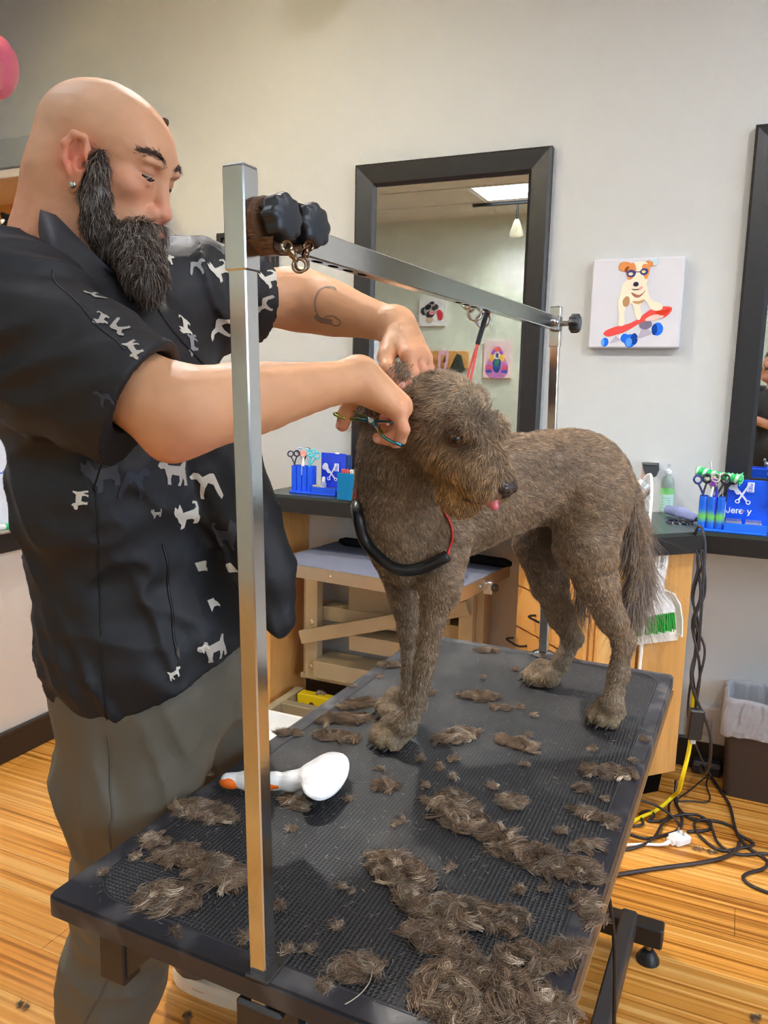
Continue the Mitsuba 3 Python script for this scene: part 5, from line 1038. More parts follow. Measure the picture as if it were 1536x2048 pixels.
# ---------------------------------------------------------------- the groomer
man = thing('person', 'bald bearded man in a black dog-print work shirt trimming the dog\'s ear with scissors', 'person')
SK = srgb(200, 147, 112)
HF = unit(V(0.917, 0.242, -0.318)); HL = unit(V(-0.255, 0.967, 0.0)); HU = unit(np.cross(HF, HL)); HL = np.cross(HU, HF)
HC = V(*(-0.8338, 0.8998, 1.617))
HS = 0.94
HM = np.c_[HF, HL, HU]
def hd(x, y, z): return HC + HM @ V(x, y, z) * HS
NECK = V(*(-0.8788, 0.8822, 1.503))
def head_mesh():
    f = Field(HC - 0.17, HC + 0.17, 0.0024, 0.02)
    E_ = lambda c, r, k=0.02, mode='add', rot=None: f.ell(hd(*c), V(*r) * HS, HM if rot is None else HM @ rot, k * 0.7, mode)
    C_ = lambda a, b, ra, rb, k=0.012, mode='add': f.cone(hd(*a), hd(*b), ra * HS, rb * HS, k, mode)
    U = 0.013
    E_((-0.012, 0, 0.030), (0.100, 0.078, 0.079)); E_((0.044, 0, 0.024), (0.048, 0.064, 0.054), 0.03); E_((0.042, 0, -0.045), (0.050, 0.057, 0.075), 0.03)
    for s in (-1, 1):
        C_((-0.005, s * 0.058, -0.045), (0.070, s * 0.016, -0.105), 0.020, 0.018, 0.025); E_((0.060, s * 0.043, -0.022), (0.024, 0.018, 0.015), 0.03)
        E_((-0.045, s * 0.045, -0.03), (0.04, 0.03, 0.04), 0.03)
    C_((0.078, 0.034, 0.012 + U), (0.078, -0.034, 0.012 + U), 0.0125, 0.0125, 0.018)
    for s in (-1, 1):
        E_((0.098, s * 0.033, -0.010 + U), (0.014, 0.017, 0.010), 0.012, 'sub'); E_((0.080, s * 0.032, -0.009 + U), (0.0125, 0.0145, 0.0125), 0.004); f.chain([hd(0.083, s * 0.019, -0.0215 + U), hd(0.0865, s * 0.032, -0.0240 + U), hd(0.081, s * 0.045, -0.0205 + U)], [0.0035, 0.0042, 0.0035], 0.004); f.chain([hd(0.090, s * 0.017, 0.004 + U), hd(0.0945, s * 0.030, 0.0065 + U), hd(0.086, s * 0.046, 0.004 + U)], [0.004, 0.005, 0.004], 0.005)
    C_((0.086, 0, 0.006 + U), (0.106, 0, -0.054 + U), 0.0085, 0.0105, 0.012); E_((0.107, 0, -0.056 + U), (0.0125, 0.0125, 0.0105), 0.008)
    for s in (-1, 1):
        E_((0.097, s * 0.013, -0.059 + U), (0.011, 0.0075, 0.009), 0.006); E_((0.103, s * 0.007, -0.067 + U), (0.005, 0.003, 0.004), 0.003, 'sub')
    E_((0.078, 0, -0.084 + U), (0.030, 0.036, 0.030), 0.02); E_((0.104, 0, -0.085 + U), (0.010, 0.024, 0.005), 0.006); E_((0.101, 0, -0.097 + U), (0.010, 0.020, 0.0065), 0.006); E_((0.114, 0, -0.091 + U), (0.010, 0.026, 0.0014), 0.003, 'sub')
    E_((0.082, 0, -0.113 + U), (0.020, 0.022, 0.018), 0.02)
    for s in (-1, 1):  # ears: plate, rim, hollow, lobe
        rt = rotm((0, 0, 1), s * 22) @ rotm((0, 1, 0), -10)
        E_((0.008, s * 0.080, -0.018), (0.017, 0.0065, 0.032), 0.006, 'add', rt)
        rim = [(0.018, s * 0.079, 0.000), (0.010, s * 0.085, 0.014), (-0.002, s * 0.089, 0.013), (-0.010, s * 0.091, -0.002), (-0.008, s * 0.089, -0.022), (0.002, s * 0.083, -0.038)]
        f.chain([hd(*q) for q in rim], [0.0042, 0.0048, 0.005, 0.005, 0.0048, 0.004], 0.004)
        E_((0.008, s * 0.089, -0.006), (0.0095, 0.006, 0.014), 0.004, 'sub', rt); E_((0.015, s * 0.086, -0.020), (0.008, 0.007, 0.009), 0.004, 'sub', rt); E_((0.011, s * 0.078, -0.048), (0.009, 0.0055, 0.010), 0.006)
        E_((0.0235, s * 0.078, -0.020), (0.005, 0.005, 0.007), 0.004)
    f.cone(hd(-0.030, 0, -0.055), NECK + V(0, 0, 0.0), 0.058, 0.066, 0.035); f.cone(hd(-0.045, 0, -0.02), NECK - HF * 0.03, 0.05, 0.062, 0.04)
    f.warp(lambda p: -0.0007 * fbm3(p, 90, 2, 2) * 2)
    return f.mesh(3)
def head_color(v):
    q = (v - HC) @ HM / HS; x, y, z = q.T
    c = np.tile(SK, (len(v), 1))
    def blend(mask, col, a=1.0):
        nonlocal c
        m = np.clip(mask, 0, 1)[:, None] * a; c = c * (1 - m) + np.asarray(col) * m
    g = lambda cx, cy, cz, r: np.exp(-((x - cx) ** 2 + (np.abs(y) - cy) ** 2 + (z - cz) ** 2) / r ** 2)
    scalp = np.clip((z - 0.0) / 0.05, 0, 1) * np.clip((0.06 - x) / 0.04, 0, 1)
    blend(scalp * 0.8 + np.clip((-0.02 - x) / 0.03, 0, 1) * np.clip((z + 0.05) / 0.03, 0, 1) * 0.5, srgb(196, 160, 128), 0.6)
    blend(g(0.008, 0.086, -0.018, 0.032) * 1.1, srgb(216, 122, 96), 0.8); blend(g(0.106, 0, -0.045, 0.022), srgb(206, 124, 108), 0.6); blend(g(0.072, 0.045, -0.022, 0.028), srgb(208, 134, 108), 0.5)
    blend(g(0.092, 0.033, -0.001, 0.015), srgb(168, 112, 92), 0.6); blend(np.exp(-(((z + 0.078) / 0.010) ** 2 + (y / 0.026) ** 2)) * (x > 0.09), srgb(176, 104, 98), 0.8)
    blend(np.clip((-0.06 - z) / 0.05, 0, 1) * np.clip((0.03 - x) / 0.03, 0, 1), srgb(214, 146, 114), 0.5)
    n = fbm3(v, 60, 3, 4)[:, None]
    return np.clip(c * (1 + 0.16 * n), 0, 1)

# joints of the arms
R_SH, R_EL, R_WR = V(-0.822, 0.705, 1.405), V(*(-0.6086, 0.7591, 1.283)), V(*(-0.501, 1.026, 1.329))
L_SH, L_EL, L_WR = V(*(-0.8084, 1.038, 1.453)), V(*(-0.7262, 1.232, 1.467)), V(*(-0.5233, 1.208, 1.416))
def arm_mesh(sh, el, wr, mcps, fingers, thumb, side, fat=1.0):
    lo = np.min([sh, el, wr] + [q for fg in fingers for q in fg] + list(thumb), 0); hi = np.max([sh, el, wr] + [q for fg in fingers for q in fg] + list(thumb), 0)
    f = Field(lo, hi, 0.0028, 0.07)
    d = wr - el; n = unit(np.cross(d, (0, 0, 1)))
    ts = np.linspace(0, 1, 12); f.chain([el + d * t for t in ts], [np.interp(t, [0, .1, .25, .4, .6, .8, 1], [.044 * fat, .0475 * fat, .0490 * fat, .0455 * fat, .037 * fat, .0305, .0285]) for t in ts], 0.004)
    f.cone(sh, el, 0.056 * fat, 0.046 * fat, 0.035)
    f.cone(el + V(0, 0, -0.018) * side, el + V(0, 0, -0.030) * side - unit(d) * 0.008, 0.030, 0.022, 0.025)
    m = [np.asarray(q) for q in mcps]; ctr = np.mean(m, 0)
    for q in m: f.cone(wr, q, 0.0245, 0.0125, 0.014)
    f.cone(wr, ctr, 0.028, 0.020, 0.012)
    for i in range(len(m) - 1): f.cone(m[i], m[i + 1], 0.0125, 0.0125, 0.008)
    for fg, r in zip(fingers, (0.0082, 0.0090, 0.0094, 0.0092)):
        f.chain(fg, [r * 1.28, r * 1.10, r * 1.0, r * 0.90], 0.0028)
    f.chain(thumb, [0.020, 0.0135, 0.0115, 0.0100], 0.006)
    f.warp(lambda p: -0.0022 * fbm3(p, 34, 2, 5) - 0.0006 * fbm3(p, 160, 2, 6))
    return f.mesh(3)
P3 = lambda *q: [V(*p) for p in q]
RF = [P3((-0.4417, 1.036, 1.283), (-0.4309, 1.03, 1.26), (-0.4367, 1.034, 1.245), (-0.4464, 1.037, 1.239)), P3((-0.4471, 1.056, 1.289), (-0.4411, 1.045, 1.258), (-0.4577, 1.041, 1.245), (-0.475, 1.041, 1.246)),
      P3((-0.4575, 1.074, 1.294), (-0.4559, 1.076, 1.268), (-0.4694, 1.075, 1.256), (-0.4823, 1.074, 1.262)), P3((-0.4712, 1.089, 1.299), (-0.4738, 1.095, 1.274), (-0.4827, 1.097, 1.265), (-0.4907, 1.098, 1.272))]
RT = P3((-0.4965, 1.053, 1.317), (-0.5322, 1.074, 1.303), (-0.5443, 1.075, 1.279), (-0.5498, 1.075, 1.26))
LF = [P3((-0.469, 1.198, 1.365), (-0.4611, 1.199, 1.35), (-0.4623, 1.194, 1.339), (-0.4662, 1.189, 1.333)), P3((-0.4661, 1.177, 1.367), (-0.4557, 1.176, 1.347), (-0.4588, 1.17, 1.333), (-0.4647, 1.164, 1.327)),
      P3((-0.4657, 1.155, 1.368), (-0.4545, 1.15, 1.345), (-0.4577, 1.142, 1.33), (-0.4655, 1.136, 1.325)), P3((-0.4687, 1.133, 1.365), (-0.4574, 1.123, 1.342), (-0.4612, 1.115, 1.328), (-0.4684, 1.109, 1.321))]
LT = P3((-0.5106, 1.176, 1.392), (-0.506, 1.133, 1.365), (-0.4941, 1.112, 1.345), (-0.4807, 1.107, 1.331))
armR = arm_mesh(R_SH, R_EL, R_WR, [fg[0] for fg in RF], RF, RT, 1.0)
armL = arm_mesh(L_SH, L_EL, L_WR, [fg[0] for fg in LF], LF, LT, 0.4)
def arm_color(v, el, wr, fingers, thumb):
    c = np.tile(srgb(208, 154, 114), (len(v), 1))
    for p, r, col, a in [(el + V(0, 0, -0.04), 0.05, srgb(212, 132, 104), 0.6)] + [(fg[k], 0.016, srgb(206, 128, 106), 0.5) for fg in fingers for k in (0, 1)] + [(fg[3], 0.014, srgb(214, 136, 120), 0.7) for fg in fingers] + [(thumb[3], 0.016, srgb(210, 132, 112), 0.6)]:
        m = (np.exp(-np.sum((v - p) ** 2, 1) / r ** 2) * a)[:, None]; c = c * (1 - m) + col * m
    return np.clip(c * (1 + 0.14 * fbm3(v, 45, 3, 8)[:, None]), 0, 1)
hm = head_mesh()
torso_core = Field(V(-1.12, 0.72, 0.75), V(-0.66, 1.30, 1.55), 0.012, 0.02)
for c, r in (((-0.855, 0.905, 1.33), (0.11, 0.15, 0.13)), ((-0.855, 0.98, 1.10), (0.10, 0.14, 0.18)), ((-0.85, 1.01, 0.9), (0.09, 0.13, 0.14))): torso_core.ell(c, r, None, 0.05)
torso_core.cone(NECK - HU * 0.03, V(-0.865, 0.905, 1.40), 0.062, 0.08, 0.04)
tm = torso_core.mesh(1)
body = cat_([hm, armR, armL, tm])
bc = np.vstack([head_color(hm.vertices), arm_color(armR.vertices, R_EL, R_WR, RF, RT), arm_color(armL.vertices, L_EL, L_WR, LF, LT), np.tile(SK, (len(tm.vertices), 1))])
part(man, 'body', body, 'skin', bc, True)

def snap(mesh, pts, off=0.0006):
    """points moved onto the nearest place of a surface and lifted a little"""
    q, _, t = trimesh.proximity.closest_point(mesh, np.asarray(pts, float))
    return q + mesh.face_normals[t] * off, mesh.face_normals[t]
# eyes, brows, nostril shade, earring, tattoo, nails
for s in (-1, 1):
    e_ = uniq(man + '__eye')
    put(e_, ell(hd(0.0800, s * 0.032, -0.0015), (0.0112, 0.0118, 0.0105), HM, 3), 'gloss', srgb(150, 132, 120), True)
    part(e_, 'iris', ell(hd(0.0888, s * 0.032, -0.0055), (0.0026, 0.0056, 0.0050), HM @ rotm((0, 1, 0), 30), 2), 'gloss', srgb(50, 34, 26), True)
    lid = [hd(0.080 + 0.0135 * math.cos(a) * 0.98, s * 0.032 + 0.0150 * math.sin(a), -0.0025 - 0.002 * math.cos(a)) for a in np.linspace(-1.25, 1.25, 12)]
    part(e_, 'lashes', tube(snap(hm, lid, 0.0003)[0], 0.0011, 6), 'matte', srgb(46, 30, 24), True)

def hairs(roots, dirs, normals, length, width, cols, seed=1, lift=0.35, bend=0.5, jit=0.35, segs=2, sag=None):
    """thin tapering blades lying over a surface; returns (mesh, vertex colours)"""
    g = np.random.default_rng(seed); n = len(roots)
    L = np.broadcast_to(length, (n,)) * g.uniform(0.65, 1.25, n)
    w = np.broadcast_to(width, (n,))
    d = dirs + g.normal(0, jit, (n, 3)); d -= normals * np.sum(d * normals, 1, keepdims=True); d /= np.linalg.norm(d, axis=1, keepdims=True) + 1e-9
    a = d * (1 - lift) + normals * lift; a /= np.linalg.norm(a, axis=1, keepdims=True)
    b = d * (1 - lift * (1 - bend) * 0.3) + normals * lift * (1 - bend) * 0.5 + g.normal(0, 0.18, (n, 3))
    if sag is not None: b = b + sag
    b /= np.linalg.norm(b, axis=1, keepdims=True)
    s = np.cross(a, normals + g.normal(0, 0.6, (n, 3))); s /= np.linalg.norm(s, axis=1, keepdims=True) + 1e-9
    p0 = roots - normals * 0.0008; p1 = p0 + a * (L * 0.5)[:, None]; p2 = p1 + b * (L * 0.5)[:, None]
    h = (w / 2)[:, None]
    v = np.stack([p0 - s * h, p0 + s * h, p1 - s * h * 0.8, p1 + s * h * 0.8, p2], 1).reshape(-1, 3)
    o = np.arange(n)[:, None, None] * 5
    f = (o + np.array([[0, 1, 3], [0, 3, 2], [2, 3, 4]])).reshape(-1, 3)
    c = np.repeat(cols, 5, 0).reshape(n, 5, 3) * np.array([0.85, 0.85, 1.0, 1.0, 1.12])[None, :, None]
    return trimesh.Trimesh(v, f, process=False), np.clip(c.reshape(-1, 3), 0, 1)
def sample(mesh, n, seed=0, weight=None):
    g = np.random.default_rng(seed)
    a = mesh.area_faces * (1 if weight is None else weight)
    t = g.choice(len(a), n, p=a / a.sum()); u = g.random((n, 2)); x = u.sum(1) > 1; u[x] = 1 - u[x]
    tri = mesh.triangles[t]
    return tri[:, 0] + u[:, :1] * (tri[:, 1] - tri[:, 0]) + u[:, 1:] * (tri[:, 2] - tri[:, 0]), t

# beard: a soft core grown from the jaw and thousands of hairs
fbd = Field(HC + HM @ V(-0.02, 0, -0.23) - 0.16, HC + HM @ V(0.06, 0, 0) + 0.12, 0.003, 0.0)
B_ = lambda c, r, k=0.02: fbd.ell(hd(*c), r, HM, k)
for s in (-1, 1):
    fbd.chain([hd(0.030, s * 0.071, 0.002), hd(0.032, s * 0.070, -0.020), hd(0.036, s * 0.066, -0.052), hd(0.046, s * 0.057, -0.085), hd(0.066, s * 0.036, -0.114)], [0.006, 0.0095, 0.0135, 0.0165, 0.020], 0.012)
    fbd.chain([hd(0.101, s * 0.006, -0.0610), hd(0.093, s * 0.025, -0.073), hd(0.078, s * 0.035, -0.100)], [0.0062, 0.0075, 0.010], 0.006)
B_((0.076, 0, -0.120), (0.026, 0.036, 0.020)); fbd.chain([hd(0.072, 0, -0.128), V(*(-0.7757, 0.8855, 1.501)), V(*(-0.7473, 0.8666, 1.472)), V(*(-0.7269, 0.8519, 1.45)), V(*(-0.7172, 0.8467, 1.434))], [0.020, 0.023, 0.023, 0.018, 0.007], 0.02)
bdm = fbd.mesh(2)
BD = srgb(64, 50, 42)
bcol = lambda v, s: np.clip(BD * (1 + 0.5 * fbm3(v, 55, 2, s)[:, None]) + np.clip(fbm3(v, 90, 2, s + 3) - 0.08, 0, 1)[:, None] * 0.5, 0, 1)
part(man, 'beard', bdm, 'fur', bcol(bdm.vertices, 3) * 0.7, True)
rt, tf = sample(bdm, 24000, 5); nb = bdm.face_normals[tf]
keep = ((rt - HC) @ HM)[:, 0] > 0.008; rt, nb = rt[keep], nb[keep]
g_ = np.random.default_rng(3); gray = (g_.random(len(rt)) < 0.24 + 0.25 * (rt[:, 2] < HC[2] - 0.20))[:, None]
bm_, bcl = hairs(rt, np.tile(unit(V(0, 0, -1) * 0.85 + HF * 0.15 - HU * 0.2), (len(rt), 1)), nb, 0.020, 0.0008, np.where(gray, srgb(150, 138, 126), bcol(rt, 3)), 5, 0.40, 0.4, 0.30, sag=V(0, 0, -0.5))
part(man, 'beard_hair', bm_, 'fur', bcl, False, None, 'stuff')
for s in (-1, 1):
    pts = [hd(0.098 - 0.022 * abs(t) ** 2.2, s * (0.012 + 0.036 * t), 0.021 + 0.008 * math.sin(t * 2.6)) for t in np.linspace(0, 1, 14)]
    q, nq = snap(hm, pts, 0.0008); q = np.repeat(q, 26, 0) + np.random.default_rng(4).normal(0, 0.0022, (14 * 26, 3)); q, nq = snap(hm, q, 0.0)
    eb, ec = hairs(q, np.tile(HL * s + HU * 0.1 - HF * 0.3, (len(q), 1)), nq, 0.011, 0.0009, np.tile(srgb(58, 42, 34), (len(q), 1)), 8, 0.2, 0.5, 0.25)
    part(man, 'eyebrow', eb, 'fur', ec, False, None, 'stuff')
part(man, 'earring', ell(hd(0.011, -0.0845, -0.050), (0.0048, 0.0032, 0.0048), HM, 2), 'chrome', srgb(190, 200, 200), True, 'small silver ear stud')
tp = [(-0.6284, 1.191, 1.476), (-0.6397, 1.19, 1.479), (-0.6483, 1.185, 1.476), (-0.6528, 1.179, 1.467), (-0.6558, 1.177, 1.455), (-0.6549, 1.177, 1.442), (-0.6506, 1.18, 1.431), (-0.6437, 1.183, 1.423)]
def decal_line(mesh, pts, w, mat, col, name, n=50, lab=None):
    q, nq = snap(mesh, spline(pts, n), 0.0004); part(man, name, ribbon(q, w, nq, 0.0003), mat, col, True, lab)
decal_line(armL, tp, 0.0035, 'skin', srgb(150, 122, 100), 'tattoo', 50, 'grey scorpion tail tattoo on the forearm')
decal_line(armL, [(-0.6243, 1.19, 1.473), (-0.6328, 1.192, 1.479), (-0.6383, 1.188, 1.477)], 0.003, 'skin', srgb(132, 108, 90), 'tattoo', 16)
decal_line(armL, [(-0.655, 1.179, 1.433), (-0.6472, 1.182, 1.425), (-0.6361, 1.182, 1.423), (-0.6275, 1.184, 1.421)], 0.010, 'skin', srgb(140, 110, 90), 'tattoo', 30)
decal_line(armL, [(-0.6386, 1.18, 1.43), (-0.6257, 1.18, 1.431), (-0.6153, 1.181, 1.426), (-0.6118, 1.184, 1.421), (-0.6215, 1.187, 1.416), (-0.6283, 1.185, 1.419)], 0.0022, 'skin', srgb(134, 108, 90), 'tattoo', 30)
def nail(mesh, fg, n, w=0.0085):
    a, b = np.asarray(fg[2], float), np.asarray(fg[3], float); d = unit(b - a); p = b + n * 0.009
    q, nq = snap(mesh, [p], 0.0); t = ell(q[0], (0.0055, w / 2, 0.0010), np.c_[unit(d - nq[0] * (d @ nq[0])), np.cross(nq[0], unit(d - nq[0] * (d @ nq[0]))), nq[0]], 2)
    part(man, 'fingernail', t, 'gloss', srgb(226, 176, 160), True)
nail(armL, LF[3], -FWD); nail(armL, LF[2], -FWD); nail(armR, RF[1], unit(V(0.2, -1, -0.3))); nail(armR, RF[0], unit(V(0.7, -0.6, -0.3))); nail(armR, RT, unit(V(-0.4, -0.8, 0)))

# ---------------------------------------------------------------- shirt
fs = Field(V(-1.22, 0.56, 0.72), V(-0.42, 1.45, 1.62), 0.0055, 0.02)
for c, r, k in (((-0.86, 0.90, 1.345), (0.145, 0.200, 0.140), 0.05), ((-0.855, 0.96, 1.16), (0.140, 0.200, 0.20), 0.05), ((-0.848, 1.0, 0.97), (0.140, 0.200, 0.20), 0.05), ((-0.832, 1.0, 0.90), (0.150, 0.195, 0.16), 0.05)):
    fs.ell(V(*c), r, None, k)
fs.cone(R_SH + V(-0.01, 0.03, 0.0), NECK + V(0, 0, -0.075), 0.070, 0.055, 0.05); fs.cone(L_SH, NECK + V(0, 0, -0.075), 0.070, 0.055, 0.05)
rd, ld = R_EL - R_SH, L_EL - L_SH
fs.cone(R_SH, R_SH + rd * 0.95, 0.080, 0.068, 0.04); fs.cone(R_SH + V(-0.04, 0.0, -0.05), R_SH + rd * 0.84 + V(-0.022, 0, -0.036), 0.07, 0.052, 0.04)
fs.cone(L_SH, L_SH + ld * 0.70, 0.080, 0.083, 0.04)
FLAP = (V(*(-0.6202, 0.9899, 1.143)), V(*(-0.6027, 0.9826, 1.056)), V(*(-0.5837, 0.9772, 0.976)))
fs.chain([V(*(-0.7053, 0.9986, 1.219)), V(*(-0.6631, 0.9885, 1.117)), V(*(-0.6275, 0.9809, 1.046)), V(*(-0.6036, 0.9788, 0.9727))], [0.05, 0.035, 0.026, 0.022], 0.05)
def cut(f, c, n, R):
    s = f.sub(np.asarray(c) - R, np.asarray(c) + R); p = f.pts(s) - np.asarray(c, np.float32)
    d = (p @ np.asarray(n, np.float32)); m = np.linalg.norm(p, axis=-1) < R
    f.g[s] = np.where(m, np.maximum(f.g[s], d), f.g[s])
def ridge(p, m, seed, sharp=1.5):
    n = meshkit.noise(p @ np.asarray(m).T, seed); return (1 - np.abs(2 * n - 1)) ** sharp
AR = np.array
def folds(p):
    q = p - R_SH
    near = np.exp(-np.sum(q ** 2, 1) / 0.16 ** 2)
    fr = np.exp(-np.sum((p - L_SH - ld * 0.3) ** 2, 1) / 0.15 ** 2)
    tor = np.clip((1.30 - p[:, 2]) / 0.12, 0, 1)
    a = ridge(p, AR([[6, 0, 14], [0, 5, 3], [-9, 3, 24]]), 2) - 0.5
    b = ridge(p, AR([[22, 4, 8], [3, 20, 2], [5, 5, 2.5]]), 5) - 0.5
    c = ridge(p, AR([[9, 9, -12], [9, -4, 9], [3, 3, 16]]), 8) - 0.5
    e = ridge(p, AR([[28, 6, 10], [4, 7, 3], [6, 2, 7]]), 11) - 0.5
    back = np.clip((-0.93 - p[:, 0]) / 0.06, 0, 1)
    return -(0.024 * a * near + 0.018 * b * fr + tor * (0.017 * c * (0.5 + 0.9 * back) + 0.010 * e) + 0.002 * fbm3(p, 40, 3, 4))
fs.warp(folds)
cut(fs, R_SH + rd * 0.83, unit(rd), 0.16); fs.cone(R_SH + rd * 0.70, R_SH + rd * 0.96, 0.050, 0.062, 0.005, 'sub')
cut(fs, L_SH + ld * 0.57, unit(ld), 0.15); fs.cone(L_SH + ld * 0.42, L_SH + ld * 0.70, 0.060, 0.075, 0.006, 'sub')
# hem: cut by a tilted plane, rising to the front
hem_a, hem_b, hc_ = V(*(-0.9494, 0.869, 0.7792)), V(*(-0.5693, 0.9562, 0.9461)), V(*(-0.7758, 0.8105, 0.8275))
hem_n = unit(np.cross(hem_b - hem_a, hc_ - hem_a)); hem_n *= -np.sign(hem_n[2])
s_ = tuple(slice(0, len(a)) for a in fs.ax)
pp = fs.pts((s_[0], s_[1], slice(0, int(0.35 / fs.h)))); sub_ = fs.g[:, :, :int(0.35 / fs.h)]
fs.g[:, :, :int(0.35 / fs.h)] = np.maximum(sub_, pp @ hem_n.astype(np.float32) - float(hc_ @ hem_n))
del pp
shirt_m = fs.mesh(2)
SHC = srgb(25, 25, 28)
shirt = uniq(man + '__shirt'); put(shirt, shirt_m, 'fabric', SHC, True, 'black short sleeved work shirt printed with pale dog silhouettes')
# collar
cu = [(-0.9189, 0.8494, 1.544), (-0.8437, 0.8015, 1.523), (-0.8012, 0.7882, 1.496), (-0.7798, 0.7991, 1.473), (-0.7729, 0.8216, 1.457), (-0.7731, 0.8536, 1.45)]
clo = [(-0.8993, 0.8269, 1.492), (-0.8227, 0.7752, 1.477), (-0.78, 0.7576, 1.458), (-0.7638, 0.773, 1.441), (-0.7589, 0.8014, 1.432), (-0.763, 0.838, 1.43)]
U_, Lw = spline(cu, 30), spline(clo, 30)
def shell(rows, th, up=(0, 0, 1)):
    n = len(rows[0]); v = np.vstack(rows); i, j = np.meshgrid(np.arange(len(rows) - 1), np.arange(n - 1), indexing='ij')
    q = np.stack([i * n + j, i * n + j + 1, (i + 1) * n + j + 1, (i + 1) * n + j], -1).reshape(-1, 4); f = np.vstack([q[:, [0, 1, 2]], q[:, [0, 2, 3]]])
    t = trimesh.Trimesh(v, f, process=False); nn = t.vertex_normals; m = len(v)
    b = [k for k in range(n)] + [k * n + n - 1 for k in range(1, len(rows))] + [(len(rows) - 1) * n + k for k in range(n - 2, -1, -1)] + [k * n for k in range(len(rows) - 2, 0, -1)]
    e = []
    for k in range(len(b)):
        a_, c_ = b[k], b[(k + 1) % len(b)]; e += [[a_, a_ + m, c_ + m], [a_, c_ + m, c_]]
    return trimesh.Trimesh(np.vstack([v + nn * th / 2, v - nn * th / 2]), np.vstack([f, f[:, ::-1] + m, e]), process=False)
mid = (U_ + Lw) / 2 + unit(V(0.2, -1, 0.2)) * 0.006
part(shirt, 'collar', shell([U_ + V(0.006, 0.012, 0.004), U_ + V(0, -0.003, 0.006), U_ * 0.7 + Lw * 0.3 + V(0.02, -0.1, 0.02) * 0.06, mid, Lw], 0.003), 'fabric', SHC * 1.1, True)
cu2 = [(-0.7804, 0.8616, 1.452), (-0.7699, 0.8988, 1.447), (-0.7874, 0.9632, 1.48), (-0.8059, 1.004, 1.507)]; cl2_ = [(-0.7648, 0.8529, 1.425), (-0.754, 0.8893, 1.416), (-0.7655, 0.9579, 1.458), (-0.8003, 1.017, 1.503)]
part(shirt, 'collar', shell([spline(cu2, 14), (spline(cu2, 14) + spline(cl2_, 14)) / 2 + V(0.004, -0.004, 0.003), spline(cl2_, 14)], 0.003), 'fabric', SHC, True)
# zip of the pocket, seam lines, placket
def shirt_line(pts, r, name, col, mat='fabric', n=40, off=0.0004):
    q, nq = snap(shirt_m, spline(pts, n), off); part(shirt, name, tube(q, r, 6), mat, col, True)
shirt_line([(-0.7346, 0.8813, 1.09), (-0.7307, 0.8858, 1.038), (-0.7189, 0.8806, 0.9896), (-0.7099, 0.8758, 0.9403)], 0.0020, 'zip', srgb(52, 52, 56), 'satin')
zq, zn = snap(shirt_m, [(-0.7097, 0.8766, 0.9401)], 0.003); part(shirt, 'zip_pull', hull([zq[0] + q for q in (V(-.003, 0, .006), V(.003, 0, .006), V(-.004, 0, -.014), V(.004, 0, -.014), V(0, -.003, -.005))]), 'satin', srgb(120, 120, 124), False)
shirt_line([(-0.6751, 0.7045, 1.236), (-0.7688, 0.7933, 1.129), (-0.7905, 0.8155, 1.018), (-0.7843, 0.8096, 0.9267), (-0.7986, 0.83, 0.827)], 0.0013, 'seam', srgb(16, 16, 18))
shirt_line([(-0.6272, 0.6972, 1.353), (-0.6594, 0.6945, 1.377), (-0.6886, 0.6885, 1.407), (-0.7343, 0.7018, 1.442)], 0.0013, 'seam', srgb(44, 44, 50))
shirt_line([(-0.7687, 0.908, 1.458), (-0.7262, 0.8863, 1.402), (-0.7174, 0.9279, 1.364), (-0.7329, 1.001, 1.334)], 0.0022, 'placket', srgb(22, 22, 26))
# printed dogs
def dog_shape(kind):
    if kind == 0:   # schnauzer looking left
        P = [(0, 30), (3, 36), (10, 38), (12, 44), (17, 42), (20, 34), (44, 36), (50, 46), (53, 45), (52, 34), (54, 26), (58, 14), (60, 6), (55, 5), (54, 12), (50, 18), (49, 10), (47, 3), (42, 3), (45, 10), (43, 20), (28, 20), (26, 10), (28, 2), (21, 2), (20, 12), (16, 22), (14, 28), (6, 26)]
    elif kind == 1: # terrier with raised tail
        P = [(0, 40), (2, 52), (8, 46), (13, 55), (17, 46), (20, 36), (46, 38), (52, 42), (50, 50), (44, 50), (46, 54), (54, 52), (56, 42), (54, 30), (56, 22), (54, 8), (46, 8), (48, 16), (42, 20), (30, 20), (28, 10), (26, 2), (18, 0), (20, 10), (14, 16), (10, 26), (4, 32)]
    else:           # hound stretching
        P = [(0, 36), (6, 44), (14, 44), (22, 38), (34, 46), (40, 46), (46, 36), (52, 26), (60, 12), (58, 6), (54, 10), (48, 18), (42, 28), (32, 30), (28, 20), (26, 6), (28, 0), (22, 0), (20, 10), (20, 26), (12, 34), (4, 32)]
    return Polygon(P).buffer(0.8).buffer(-0.4).buffer(0)
